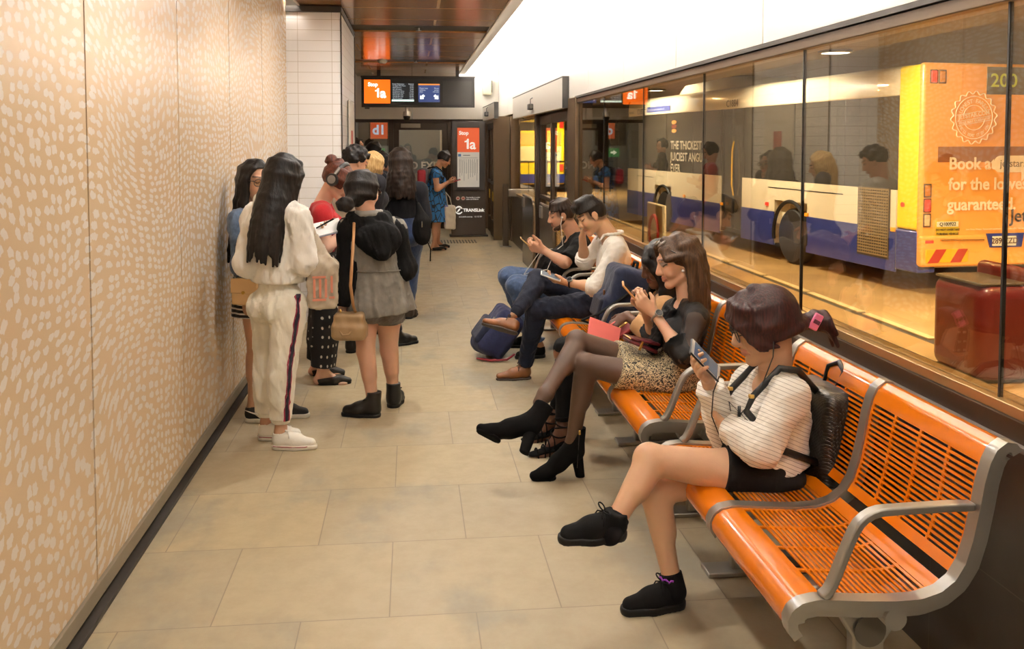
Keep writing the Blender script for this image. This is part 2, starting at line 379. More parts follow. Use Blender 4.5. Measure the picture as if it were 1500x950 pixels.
MB().prism([(-.14, 0), (-.07, .05), (-.07, .02), (-.01, .02), (-.01, -.02), (-.07, -.02), (-.07, -.05)], lambda p, q, h: (p, h, q), -.004, 0).build('arrow', pm, ex)
MB().cyl((.10, 0, .045), (.10, -.004, .045), .016).prism([(.04, -.06), (.07, -.02), (.085, .025), (.13, .02), (.12, -.02), (.145, -.055), (.12, -.06), (.10, -.03), (.07, -.06)], lambda p, q, h: (p, h, q), -.004, 0).build('figure', pm, ex)

def one(par, mat, x, z, h):
    w_ = h * .20; MB().prism([(w_ * 1.1, 0), (w_ * 2.1, 0), (w_ * 2.1, h), (w_ * 1.35, h), (w_ * 1.2, h * .90), (w_ * .85, h * .82), (0, h * .78), (0, h * .64), (w_ * 1.1, h * .68)], lambda p, q, t: (x + p, t, z + q), -.0125, -.0085).build('lettering', mat, par)

# information kiosk
kx = .99; ky = 16.0
kk = empty('information_kiosk', (kx, ky, 0), label='tall dark bronze kiosk with orange stop panel and white timetable', cat='kiosk')
kb = M('kiosk_dark', (58, 46, 38), .45)
MB().span((-.30, 0, .03), (.29, .2, 1.99)).build('body', kb, kk, bevel=.008)
MB().span((-.33, -.03, 0), (.33, .24, .03)).build('plinth', M('plinth_dark', (40, 34, 30), .5), kk, bevel=.004)
MB().span((-.29, -.02, .80), (-.20, 0, 1.985)).span((.18, -.02, .80), (.28, 0, 1.985)).span((-.20, -.02, 1.88), (.18, 0, 1.985)).span((-.20, -.02, .80), (.18, 0, .86)).build('display_frame', M('kiosk_frame', (44, 37, 33), .4), kk, bevel=.004)
MB().span((-.2, -.008, 1.46), (.18, 0, 1.88)).build('stop_panel', M('kiosk_orange', (214, 92, 50), .4, emit=.25), kk)
MB().span((-.2, -.008, .86), (.18, 0, 1.46)).build('timetable', M('paper_white', (226, 222, 212), .5, emit=.15), kk)
wt = M('letter_white', (240, 238, 232), .5, emit=.35); ink = M('ink_grey', (120, 118, 112), .6); blu = M('ink_blue', (70, 120, 180), .5)
text('lettering', 'Stop', .09, wt, kk, (-.17, -.01, 1.76), (R(90), 0, 0), bold=.003)
text('lettering', 'a', .25, wt, kk, (.015, -.01, 1.515), (R(90), 0, 0), bold=.004); one(kk, wt, -.075, 1.515, .175)
tb = MB()
for i in range(9):
    x = -.16 + i * .037
    tb.span((x, -.0095, 1.33 - .03 * (i % 3) - .30 + .06 * (i % 2)), (x + .006, -.008, 1.34))
    tb.span((x + .012, -.0095, 1.10), (x + .015, -.008, 1.34 - .02 * (i % 4)))
tb.span((-.17, -.0095, 1.36), (.15, -.008, 1.365)).span((-.10, -.0095, 1.40), (.02, -.008, 1.412))
tb.build('timetable_columns', ink, kk)
MB().span((-.185, -.0095, 1.385), (-.135, -.008, 1.43)).build('symbol', blu, kk)
for x in (-.19, -.10):
    MB().lathe([(.034, 0), (.034, .004), (0, .004)], (x, 0, .665), 20, Matrix.Rotation(R(90), 3, 'X')).build('round_symbol', M('symbol_pink', (220, 190, 180), .5), kk)
    MB().span((x - .018, -.006, .655), (x + .018, -.003, .675)).build('symbol_bar', M('symbol_red', (190, 60, 50), .5), kk)
text('lettering', 'This facility is under', .03, wt, kk, (-.05, -.003, .67), (R(90), 0, 0))
text('lettering', 'video surveillance', .03, wt, kk, (-.05, -.003, .64), (R(90), 0, 0))
lg = MB(); 
for a0 in (20, 200):
    lg.tube([(-.175 + .06 * math.cos(R(a0 + t)), -.003, .46 + .06 * math.sin(R(a0 + t))) for t in range(0, 150, 15)], [.014 - .008 * abs(i - 5) / 5 for i in range(10)], 8)
lg.tube([(-.20, -.003, .43), (-.175, -.003, .46), (-.15, -.003, .49)], [.006, .014, .006], 8)
lg.build('logo', wt, kk)
text('lettering', 'TRANSLink', .075, wt, kk, (-.10, -.003, .435), (R(90), R(0), 0), bold=.003)
text('lettering', 'translink.com.au   13 12 30', .036, wt, kk, (-.175, -.003, .335), (R(90), 0, 0))
gr_ = empty('floor_grate', (.62, 15.2, 0), label='dark slotted drain grate in the floor before the kiosk', cat='grate')
gb = MB()
for i in range(18): gb.span((-.44 + i * .05, -.24, .002), (-.415 + i * .05, .24, .006))
gb.build('bars', M('grate_dark', (70, 66, 58), .5, .4), gr_)

# hanging departure sign
sg = empty('departure_sign', (.13, 16.0, 2.485), label='wide black hanging departure sign with orange stop panel and two screens', cat='sign')
MB().span((-.95, 0, -.25), (.95, .18, .25)).build('housing', M('sign_black', (26, 24, 24), .4), sg, bevel=.01)
MB().span((-.97, -.02, .245), (.97, .2, .27)).span((-.96, -.012, -.25), (-.945, 0, .25)).span((.93, -.012, -.25), (.96, 0, .25)).span((-.96, -.012, -.262), (.96, .0, -.245)).build('rim', M('sign_rim', (52, 50, 48), .35, .4), sg)
MB().span((-.7, .05, .27), (-.64, .11, .37)).build('hanger', M('slot_black'), sg); MB().span((.64, .05, .27), (.7, .11, .37)).build('hanger', M('slot_black'), sg)
MB().span((-.915, -.008, -.195), (-.475, 0, .205)).build('stop_panel', M('sign_orange', (246, 106, 20), .5, emit=.75), sg)
ws = M('sign_white', (255, 252, 244), .5, emit=.9)
text('lettering', 'Stop', .09, ws, sg, (-.85, -.012, .095), (R(90), 0, 0), bold=.003)
text('lettering', 'a', .225, ws, sg, (-.645, -.012, -.095), (R(90), 0, 0), bold=.007); one(sg, ws, -.73, -.095, .155)
MB().span((-.45, -.008, -.16), (-.075, 0, .15)).build('screen', M('screen_dark', (34, 38, 42), .3, emit=.3), sg)
tl = M('screen_text', (176, 188, 196), .5, emit=.7); rows = ['Route Destination', '111 Eight Mile Plains', '130 Parkinson', '139 UQ Lakes', '140 Browns Plains', '150 Browns Plains', '160 Garden City', '170 Garden City', '180 Mt Gravatt']
for i, t_ in enumerate(rows):
    z = .125 - i * .030
    text('lettering', t_, .027, tl, sg, (-.44, -.010, z), (R(90), 0, 0)); text('lettering', 'Departs' if i == 0 else '%d min' % (i * 2 + 1), .027, tl, sg, (-.08, -.010, z), (R(90), 0, 0), align='RIGHT')
MB().span((-.45, -.0095, -.16), (-.075, -.008, -.128)).build('ticker', M('ticker_pale', (200, 226, 220), .5, emit=.8), sg)
MB().span((.0, -.008, -.17), (.365, 0, .125)).build('screen', M('screen_blue', (46, 62, 110), .4, emit=.6), sg)
MB().span((.0, -.009, .118), (.365, 0, .14)).build('orange_bar', M('bar_orange', (226, 140, 60), .4, emit=.5), sg)
for x0, t_, al in ((.02, 'Please keep\nwalkway\nclear', 'LEFT'), (.345, 'Please\nqueue\nthis side', 'RIGHT')):
    text('lettering', t_, .030, tl, sg, (x0, -.011, .055), (R(90), 0, 0), align=al)
for x, a in ((.065, 135), (.305, 45)):
    rot = Matrix.Rotation(R(a if a == 135 else 45), 3, 'Y')
    ar = [(-.045, -.02), (.0, -.02), (.0, -.045), (.05, 0), (.0, .045), (.0, .02), (-.045, .02)]
    ca, sa = (math.cos(R(225)), math.sin(R(225))) if a == 135 else (math.cos(R(-45)), math.sin(R(-45)))
    MB().prism([(p * ca - q * sa, p * sa + q * ca) for p, q in ar], lambda p, q, h: (x + p, h, -.085 + q), -.011, -.008).build('arrow', ws, sg)
MB().span((.42, -.008, -.21), (.91, 0, .19)).build('blank_panel', M('panel_dark', (46, 44, 43), .35), sg)
def dome(loc, label):
    r = empty('security_camera', loc, label=label, cat='camera')
    MB().lathe([(.0, .06), (.06, .06), (.07, .0), (.065, -.02)], n=24).build('collar', M('dome_steel', (190, 186, 178), .3, .7), r, sm='auto')
    MB().lathe([(.062, -.02), (.058, -.05), (.04, -.085), (.0, -.095)], n=24).build('dome', M('dome_black', (24, 22, 22), .1), r, sm=True)
    MB().cyl((0, 0, .06), (0, 0, .12), .03).build('stem', M('dome_steel'), r)
dome((-.07, 16.1, 2.10), 'silver and black dome camera hanging under the departure sign')
struct(MB().cyl((-.07, 16.1, 2.215), (-.07, 16.1, 2.225), .03).build('trim_20', steel))
MB_ = MB().span((-.78, 16.05, 2.20), (-.70, 16.1, 2.222))
tag(MB_.build('sign_sensor', M('slot_black'), bevel=.004), 'tiny black sensor under left end of the departure sign', 'sensor')
sp = empty('wall_speaker', (1.42, YE - .02, 2.66), label='pale box loudspeaker high on the far white wall', cat='speaker')
MB().span((-.08, -.12, -.15), (.08, 0, .16)).build('cabinet', M('speaker_cream', (222, 214, 190), .5), sp, bevel=.01)
MB().span((-.065, -.125, -.13), (.065, -.12, .14)).build('grille', M('speaker_grille', (206, 198, 174), .6), sp)
MB().span((.08, -.10, -.1), (.095, -.02, .12)).build('bracket', M('slot_black'), sp)
# small ceiling fittings
def smoke(x, y, label):
    r = empty('smoke_detector', (x, y, ZC + .02), label=label, cat='smoke detector')
    MB().lathe([(.0, 0), (.075, 0), (.075, -.03), (.05, -.055), (.0, -.058)], n=24).build('housing', M('detector_white', (220, 210, 190), .5), r, sm='auto')
    MB().cyl((0, 0, -.058), (0, 0, -.066), .02).build('sensor_cap', M('detector_red', (150, 60, 50), .5), r)
smoke(-.42, 14.2, 'cream smoke detector in the farther dark ceiling slot')
def sprk(x, y, label):
    r = empty('sprinkler_head', (x, y, ZC + .02), label=label, cat='sprinkler')
    MB().cyl((0, 0, 0), (0, 0, -.03), .012).build('stem', M('dome_steel'), r)
    MB().cyl((0, 0, -.03), (0, 0, -.034), .03).build('deflector', M('dome_steel'), r)
    MB().cyl((0, 0, 0), (0, 0, -.004), .045).build('rosette', M('slot_black'), r)
sprk(.09, 10.2, 'sprinkler head in the nearer dark ceiling slot'); sprk(.08, 14.25, 'sprinkler head in the farther dark ceiling slot')

# ------------------------------------------------------------------ right wall past the glass: doors, posts, guard panels
struct(MB().span((WR - .02, 9.19, 0), (WR + .16, 9.62, ZH + .03)).build('trim_10', bron2, bevel=.01))
struct(MB().span((WR + .12, 9.62, 1.97), (WR + .16, YE, ZH + .035)).build('trim_11', bron))
hb = M('operator_box', (214, 208, 198), .4)
def header(ya, yb, x, z0, z1, label):
    r = empty('door_operator', (x, (ya + yb) / 2, z0), label=label, cat='door operator'); h = (yb - ya) / 2
    MB().span((-.02, -h, 0), (.048, h, z1 - z0)).build('cover', hb, r, bevel=.006)
    MB().span((-.022, -h - .004, z1 - z0), (.048, h + .004, z1 - z0 + .012)).span((-.022, -h - .012, 0), (.048, -h, z1 - z0 + .012)).build('edge_trim', M('slot_black'), r)
    MB().span((-.085, -.07, .06), (-.02, .07, .14)).build('motion_sensor', M('sensor_black', (34, 32, 30), .35), r, bevel=.012)
    MB().cyl((-.05, -.071, .10), (-.05, -.085, .10), .022, 16).build('lens', M('lens_grey', (120, 116, 110), .2, .5), r)
    MB().tube([(-.05, 0, .14), (-.05, 0, .2), (-.02, 0, .22)], .006).build('cable', M('sensor_black'), r)
header(9.66, 14.45, WR - .05, 1.99, 2.31, 'long white sliding door operator over the nearer bronze door')
header(15.0, 17.4, 1.36, 2.02, 2.27, 'white door operator box over the farther door by the kiosk')
def leaf(nm, ya, yb, x):
    r = empty(nm, (x, (ya + yb) / 2, 0)); r['kind'] = 'structure'; h = (yb - ya) / 2
    MB().span((-.025, -h, .0), (.025, -h + .09, 1.97)).span((-.025, h - .09, 0), (.025, h, 1.97)).span((-.025, -h + .09, 0), (.025, h - .09, .28)).span((-.025, -h + .09, 1.86), (.025, h - .09, 1.97)).build('door_frame', bron, r, bevel=.006)
    MB().span((-.003, -h + .09, .28), (.003, h - .09, 1.86)).build('pane', GLASS, r)
    MB().span((-.03, -h + .09, .9), (-.004, h - .09, .95)).build('mid_rail', bron, r)
    MB().span((-.032, -.08, .62), (-.026, .1, .78)).build('warning_label', M('label_yellow', (206, 170, 40), .5), r)
    return r
leaf('door_4', 9.72, 11.0, WR + .03); leaf('door_5', 11.0, 12.18, WR + .06)
struct(MB().span((WR - .01, 12.18, 0), (WR + .14, 12.32, ZH)).build('trim_12', bron, bevel=.006))
struct(MB().span((WR + .0, 12.32, 0), (WR + .14, 15.2, .80)).build('wall_right_low', M('low_panel', (74, 62, 50), .35)))
struct(MB().span((WR - .03, 12.32, .80), (WR + .14, 15.2, .835)).build('trim_13', M('glazing_channel')))
wn_ = empty('window_30', (WR + .05, 13.76, .84)); wn_['kind'] = 'structure'
MB().span((0, -1.43, 0), (.006, 1.43, ZH - .84)).build('pane', GLASS, wn_)
struct(MB().span((WR - .02, 15.2, 0), (WR + .14, 15.36, ZH)).build('trim_14', bron2, bevel=.006))
leaf('door_6', 15.4, 16.35, 1.42); leaf('door_7', 16.4, 17.35, 1.45)
struct(MB().span((1.36, 15.36, 0), (WR + .1, 15.42, ZH)).build('trim_15', bron2))
gp = M('guard_panel', (72, 60, 48), .25, .2)
def guard(loc, L, hgt, label):
    r = empty('door_guard_panel', loc, label=label, cat='panel')
    pf = [(-L / 2, 0), (L / 2, 0), (L / 2, hgt - .0), (-L / 2 + .18, hgt), (-L / 2 + .08, hgt - .03), (-L / 2 + .02, hgt - .1), (-L / 2, hgt - .2)]
    MB().prism(pf, lambda p, q, h: (h, p, q), -.012, .012).build('panel', gp, r, bevel=.003)
    MB().tube([(0, -L / 2, 0), (0, -L / 2, hgt - .2), (0, -L / 2 + .04, hgt - .08), (0, -L / 2 + .16, hgt), (0, L / 2, hgt)], .016, 8).build('edge_tube', M('guard_edge', (120, 104, 84), .3, .6), r)
    MB().span((-.03, L / 2 - .22, hgt - .16), (.10, L / 2 - .05, hgt - .02)).build('steel_clamp', steel, r, bevel=.006)
    MB().span((-.05, -L / 2 + .0, 0), (.05, -L / 2 + .12, .012)).build('foot_plate', steel, r)
guard((1.50, 10.2, 0), 1.0, .92, 'dark rounded guard panel beside the nearer sliding door'); guard((1.52, 12.0, 0), 1.1, .92, 'rounded dark guard panel with steel clamp past the man in black')
pp = empty('guard_post', (1.47, 14.42, 0), label='flat bronze guard post with bright steel clamp by the far door', cat='post')
MB().span((-.05, -.03, 0), (.04, .03, .98)).build('post', gp, pp, bevel=.006); MB().span((.03, -.05, .78), (.24, .05, .90)).build('steel_clamp', steel, pp, bevel=.01)
MB().span((-.09, -.07, 0), (.08, .07, .012)).build('foot_plate', steel, pp)

# ------------------------------------------------------------------ benches
org = M('bench_orange', (216, 114, 4), .24, spec=.5, coat=.35)
alu = M('bench_silver', (164, 160, 152), .35, .75)
PROF = [(.972, .362), (.957, .385), (.955, .412), (.966, .436), (.99, .452), (1.03, .459), (1.08, .455), (1.15, .449), (1.24, .444), (1.31, .446), (1.365, .462), (1.405, .492), (1.432, .535), (1.452, .60), (1.468, .68), (1.480, .75), (1.494, .80), (1.510, .832), (1.535, .850), (1.558, .846), (1.568, .828)]
def resample(P, n):
    P = np.array(P); s_ = np.r_[0, np.cumsum(np.linalg.norm(np.diff(P, axis=0), axis=1))]; q = np.linspace(0, s_[-1], n)
    return np.c_[np.interp(q, s_, P[:, 0]), np.interp(q, s_, P[:, 1])], s_[-1]
PR, PLEN = resample(PROF, 90)
def pnorm(i):
    t = PR[min(i + 1, 89)] - PR[max(i - 1, 0)]; t = t / np.linalg.norm(t); return np.array([t[1], -t[0]])   # points down / back
def sheet(mb, i0, i1, ya, yb, th, off=0):
    poly = [PR[i] + pnorm(i) * off for i in range(i0, i1 + 1)] + [PR[i] + pnorm(i) * (off + th) for i in range(i1, i0 - 1, -1)]
    mb.prism([tuple(p) for p in poly], lambda p, q, h: (p, h, q), ya, yb)
def frame_mesh(y, arm):
    fm = MB()
    sheet(fm, 0, 89, y - .022, y + .022, .026, -.006)
    sheet(fm, 3, 86, y - .008, y + .008, .03, .014)
    return fm
def arm_mesh(y):
    pts = [(1.045, .462), (1.066, .478), (1.083, .515), (1.104, .57), (1.127, .625), (1.142, .65), (1.166, .672), (1.20, .682), (1.28, .684), (1.40, .686), (1.455, .684)]
    ps, _ = resample(pts, 26); mb = MB(); n = len(ps); hw = .018; ht = .011; vs = []
    for i in range(n):
        t = ps[min(i + 1, n - 1)] - ps[max(i - 1, 0)]; t /= np.linalg.norm(t); nn = np.array([-t[1], t[0]])
        for a, b in ((-1, -1), (1, -1), (1, 1), (-1, 1)): q = ps[i] + nn * ht * b; vs.append((q[0], y + hw * a, q[1]))
    fs = [(i * 4 + j, i * 4 + (j + 1) % 4, i * 4 + 4 + (j + 1) % 4, i * 4 + 4 + j) for i in range(n - 1) for j in range(4)] + [(0, 1, 2, 3), (4 * n - 4, 4 * n - 3, 4 * n - 2, 4 * n - 1)]
    return mb.add(vs, fs)
def make_bench(label):
    r = empty('slatted_bench', (0, 0, 0), label=label, cat='bench', group='orange platform benches along the window')
    ys = (0, .625, 1.25)
    for k, y in enumerate(ys):
        f = frame_mesh(y, k != 1).build('side_frame' if k != 1 else 'middle_frame', alu, r, bevel=.004, seg=2)
        if k != 1: arm_mesh(y).build('armrest', alu, r, bevel=.006, seg=3)
    for k in range(2):
        ya, yb = ys[k] + .024, ys[k + 1] - .024
        fr_ = MB(); sheet(fr_, 0, 16, ya, yb, .012); fr_.build('front_rail', org, r, sm='auto')
        st = MB(); i = 18.0
        while i < 43: slat(st, i, ya, yb); i += 1.5
        sheet(st, 43, 47, ya, yb, .008)
        for q in (.25, .5, .75): yy = ya + (yb - ya) * q; sheet(st, 16, 46, yy - .006, yy + .006, .006, .001)
        for yy in (ya + .006, yb - .006): sheet(st, 14, 47, yy - .006, yy + .006, .007, .001)
        st.build('seat_slats', org, r, sm='auto')
        bk = MB(); i = 53.6
        sheet(bk, 50, 53, ya, yb, .008)
        while i < 78: slat(bk, i, ya, yb); i += 1.5
        for q in (.25, .5, .75): yy = ya + (yb - ya) * q; sheet(bk, 52, 79, yy - .006, yy + .006, .006, .001)
        for yy in (ya + .006, yb - .006): sheet(bk, 52, 79, yy - .006, yy + .006, .007, .001)
        bk.build('back_slats', org, r, sm='auto')
        tr_ = MB(); sheet(tr_, 78, 89, ya, yb, .014); tr_.build('top_rail', org, r, sm='auto')
    bm_ = MB().cyl((1.24, -.02, .40), (1.24, 1.27, .40), .03, 20); bm_.build('beam', alu, r)
    for y in (.14, 1.11):
        p = MB()
        p.prism([(1.20, 0), (1.28, 0), (1.285, .26), (1.36, .375), (1.42, .43), (1.395, .45), (1.33, .415), (1.24, .385), (1.16, .425), (1.06, .43), (1.06, .41), (1.14, .37), (1.195, .28)], lambda a, b, h: (a, h, b), y - .022, y + .022)
        lg_ = p.build('pedestal', alu, r, bevel=.006)
        MB().cyl((1.24, y - .026, .30), (1.24, y - .03, .30), .045, 24).cyl((1.17, y - .023, .385), (1.17, y - .03, .385), .012, 10).cyl((1.31, y - .023, .385), (1.31, y - .03, .385), .012, 10).build('bolt_cover', M('bolt_dark', (110, 106, 100), .4, .7), lg_)
        MB().span((1.10, y - .05, 0), (1.50, y + .05, .018)).prism([(1.28, .018), (1.5, .018), (1.5, .045), (1.30, .09)], lambda a, b, h: (a, h, b), y - .03, y + .03).build('foot', alu, r, bevel=.004)
    return r
def slat(mb, i, ya, yb):
    at_ = lambda t: PR[int(t)] + (PR[min(int(t) + 1, 89)] - PR[int(t)]) * (t - int(t))
    a, b = at_(i), at_(i + .72); n_ = pnorm(int(i)) * .005
    mb.prism([tuple(a), tuple(b), tuple(b + n_), tuple(a + n_)], lambda p, q, h: (p, h, q), ya, yb)
bn = make_bench('nearest orange slatted bench carrying the girl in the striped top')
BY = [2.24, 3.77, 5.29, 6.83]
bn.location.y = BY[0]
def copy_tree(o, parent=None):
    c = o.copy(); COL.objects.link(c)
    if parent is not None: c.parent = parent
    for ch in o.children: copy_tree(ch, c)
    return c
for y, lab in zip(BY[1:], ('orange slatted bench under the woman in the patterned skirt', 'orange slatted bench carrying the navy backpack and the man in white', 'farthest orange bench, under the man in the black tee shirt')):
    c = copy_tree(bn); c.location.y = y; c['label'] = lab
# ------------------------------------------------------------------ outside: platform, road, walls, canopy
GZ = -.55
m = M('platform_paving', rough=.5); g = N(m); co = g.co()
g.color(g.mix(g.step(g.noise(co, 1.2, 5), .35, .65), (158, 122, 68), (178, 140, 82)))
struct(MB().span((WR + .15, -2, -.3), (4.2, 50, -.002)).build('platform', m))
tac = M('kerb_line', (214, 186, 130), .5); kb_ = MB()
for k in range(26): kb_.span((4.28, -1.5 + k * 1.25, -.3), (4.36, -1.5 + k * 1.25 + 1.15, .0))
struct(kb_.build('platform_edge_line', tac))
struct(MB().span((4.2, -2, -.6), (4.365, 50, -.012)).build('platform_kerb', M('kerb_dark', (70, 60, 46), .6)))
m = M('road', rough=.55); g = N(m); co = g.co()
g.color(g.mix(g.step(g.noise(co, .8, 6), .35, .65), (158, 122, 68), (180, 142, 84)))
struct(MB().span((4.36, -2, GZ - .1), (24, 60, GZ)).build('road', m))
struct(MB().span((11.5, -2, GZ), (11.6, 60, GZ + .012)).span((11.75, -2, GZ), (11.85, 60, GZ + .012)).build('road_line', tac))
conc = M('outer_concrete', (120, 112, 98), .7, noise=(1.5, .18))
struct(MB().span((13.5, -2, GZ), (13.8, 60, 5)).build('wall_outer', conc))
struct(MB().span((1.8, 60, GZ), (14, 60.3, 5)).build('wall_outer_end', conc))
struct(MB().span((WR + .16, -3, 3.25), (14, 60, 3.5)).span((WR + .12, -3, 3.2), (WR + .4, 60, 3.3)).build('ceiling_outer', M('outer_soffit', (86, 76, 60), .45)))
struct(MB().span((WR + .12, -3, ZH + .07), (2.42, 60, 3.25)).build('wall_right_outer', M('outer_fascia', (44, 37, 29), .5)))
for k, (x, y) in enumerate(((12.4, 20), (12.4, 27), (12.4, 34))):
    struct(MB().span((x, y, GZ), (x + .5, y + .8, 3.3)).build('column', conc, bevel=.02))
ol = M('outer_lens', (255, 205, 130), .5, emit=60 * L_OUT)
for k, (x, y) in enumerate([(3.3, y) for y in (2.2, 5.0, 7.8, 10.8, 14, 18, 23, 29)] + [(4.9, 5), (8.4, 7.2), (4.9, 11), (4.9, 16), (4.9, 22), (5.6, 38.2)]):  # lamps over the road are added to brighten the buses
    lab = 'round warm downlight under the outer canopy, %s' % (('over the platform, %s from the near end' % ['first', 'second', 'third', 'fourth', 'fifth', 'sixth', 'seventh', 'eighth'][k]) if k < 8 else ('added over the road to light the buses, %s from the near end' % ['first', 'second', 'third', 'fourth', 'fifth', 'sixth'][k - 8]))
    r = empty('canopy_downlight', (x, y, 3.25), label=lab, cat='light', group='canopy downlights')
    MB().cyl((0, 0, -.012), (0, 0, -.018), .11, 24).build('lens', ol, r)
    MB().lathe([(.112, -.001), (.112, -.03), (.135, -.026), (.135, -.001)], n=28).build('bezel', M('bezel_dark'), r)
    ld = bpy.data.lights.new('canopy_lamp', 'SPOT'); ld.energy = (55 if x < 4 else 170 if x not in (8.4, 5.6) else 520) * L_OUT; ld.color = (1, .95, .83); ld.spot_size = R(84 if x < 4 else 112 if x not in (8.4, 5.6) else 152); ld.spot_blend = .6; ld.shadow_soft_size = .10
    lo = bpy.data.objects.new('lamp', ld); COL.objects.link(lo); lo.parent = r; lo.location = (0, 0, -.04)
    if x == 4.9: lo.rotation_euler = (0, -R(48), 0)

for k, (x, y, c_) in enumerate(((2.0, 4.82, 0), (2.3, 4.87, 1), (2.0, 7.93, 0), (2.3, 8.6, 1))):
    r = empty('soffit_downlight', (x, y, ZH + .07), label='%s downlight in the low soffit outside the glass, %s pair' % (('amber', 'white')[c_], ('nearer', 'farther')[k // 2]), cat='light')
    MB().cyl((0, 0, -.004), (0, 0, -.012), .075, 24).build('lens', M('soffit_lens_%d' % c_, ((255, 196, 90), (250, 248, 230))[c_], .5, emit=9), r)
    MB().lathe([(.076, -.001), (.076, -.016), (.092, -.012), (.092, -.001)], n=28).build('bezel', M('bezel_dark'), r)
# red moulded seats on the platform
def red_seat(loc, rz, label):
    r = empty('moulded_seat', loc, rz, label, 'seat')
    red = M('seat_red', (104, 24, 18), .35, coat=.2)
    MB().box((0, 0, .34), (.42, .62, .66)).build('shell', red, r, bevel=.09, seg=5)
    MB().box((.19, 0, .42), (.10, .66, .70)).build('backrest', red, r, bevel=.05, seg=4)
    MB().box((-.02, 0, .672), (.36, .54, .02)).build('top_pad', M('seat_top', (84, 72, 50), .35), r, bevel=.009)
    MB().span((-.18, -.26, 0), (.18, .26, .03)).build('base', M('slot_black'), r)
red_seat((4.0, 6.1, 0), 0, 'dark red rounded platform seat beyond the glass')
# no entry style notice at the platform edge
ns = empty('floor_sign', (3.2, 11.9, 0), label='white floor board sign with a red ring outside the window', cat='sign')
MB().box((0, 0, .42), (.05, .8, .82)).build('board', M('sign_board', (220, 206, 170), .5), ns, bevel=.02)
MB().tube([(-.03, .22 * math.cos(a), .45 + .22 * math.sin(a)) for a in [2 * math.pi * i / 28 for i in range(28)]], .025, 8, closed=True).build('red_ring', M('ring_red', (196, 40, 34), .5), ns)
rl = empty('barrier_rail', (5.0, 30, -.0), label='dark metal barrier rail at far end of the platform', cat='railing')
rb = MB()
for i in range(16): rb.tube([(-3 + i * .3, 0, 0), (-3 + i * .3, 0, 1.0)], .015, 6)
rb.tube([(-3.1, 0, 1.0), (1.6, 0, 1.0)], .025, 8).tube([(-3.1, 0, .12), (1.6, 0, .12)], .02, 8); rb.build('rails', M('rail_dark', (70, 66, 56), .5, .4), rl)

# ------------------------------------------------------------------ the big bus (local: x along the side from the rear corner, y across, z up)
yb = R(6.0)
bus = empty('bus', (7.118, 12.4, GZ), label='white, blue and yellow city bus with an orange advertising back', cat='bus', rot=(0, 0, R(90) + yb))
# local x = forward, local y = towards the corridor ; helper B(u, v, w) with v across away from corridor
def B(u, v, w_): return (u, -v, w_)
Wd, Lb, Ht = 2.5, 12.35, 3.30
cream = M('bus_cream', (236, 222, 188), .3, coat=.5); ybl = M('bus_blue', (44, 58, 130), .3, coat=.5); yel = M('bus_yellow', (255, 220, 24), .3, coat=.5); orb = M('bus_orange', (250, 170, 74), .35, coat=.4)
bgl = M('bus_glass', (58, 54, 46), .12, spec=.7); blk = M('bus_black', (30, 27, 24), .5)
def bx(mb, u0, u1, v0, v1, w0, w1): return mb.span(B(u0, v0, w0), B(u1, v1, w1))
sh = MB(); wu, wr = 3.58, .58
bx(sh, .5, wu - wr, .0, Wd, .32, 1.48); bx(sh, wu + wr, 5.5, 0, Wd, .32, 1.48); bx(sh, 6.5, 9.2, 0, Wd, .32, 1.48); bx(sh, 9.2 + 1.1, Lb - .02, 0, Wd, .32, 1.48); bx(sh, wu - wr, wu + wr, 0, Wd, 1.12, 1.48); bx(sh, 9.2, 10.3, 0, Wd, 1.12, 1.48)
bx(sh, .06, Lb, .16, Wd - .16, .55, 2.9)
sh.build('lower_body', cream, bus)
bb_ = MB()
for a, b in ((.5, wu - wr), (wu + wr, 5.5), (6.5, 9.2), (10.3, Lb - .02)): bx(bb_, a, b, -.012, .02, .28, .90)
bb_.build('blue_skirt', ybl, bus)
pf = [(0, 2.86), (0, 3.16), (.05, 3.25), (.16, 3.30), (Wd - .16, 3.34), (Wd - .05, 3.25), (Wd, 3.16), (Wd, 2.86)]
MB().prism(pf, lambda p, q, h: B(h, p, q), .45, Lb - .06).build('roof', cream, bus, bevel=.02)
wg = MB(); bx(wg, .45, 5.5, .02, .06, 1.48, 2.88); bx(wg, 6.5, Lb - .06, .02, .06, 1.48, 2.88); bx(wg, .45, Lb - .06, Wd - .06, Wd - .02, 1.48, 2.88); wg.build('side_glazing', bgl, bus)
pl = MB()
for u in (1.9, 3.5, 5.45, 6.55, 8.0, 9.6, 11.2): bx(pl, u - .012, u + .012, .015, .03, 1.48, 2.88)
pl.build('window_joints', blk, bus)
dd = MB(); bx(dd, 5.5, 6.5, .05, .09, .38, 2.86); dr = dd.build('side_door', bgl, bus)
fd = MB(); bx(fd, 5.5, 5.56, .03, .1, .36, 2.86); bx(fd, 6.44, 6.5, .03, .1, .36, 2.86); bx(fd, 5.97, 6.03, .03, .1, .36, 2.86); bx(fd, 5.5, 6.5, .02, .1, .34, .42); fd.build('door_frame', blk, dr)
hr_ = MB(); hr_.tube([B(5.9, .01, 1.1), B(5.9, -.03, 1.3), B(5.9, -.03, 2.0), B(5.9, .01, 2.2)], .015); hr_.build('handrail', M('rail_yellow', (230, 180, 40), .4), dr)
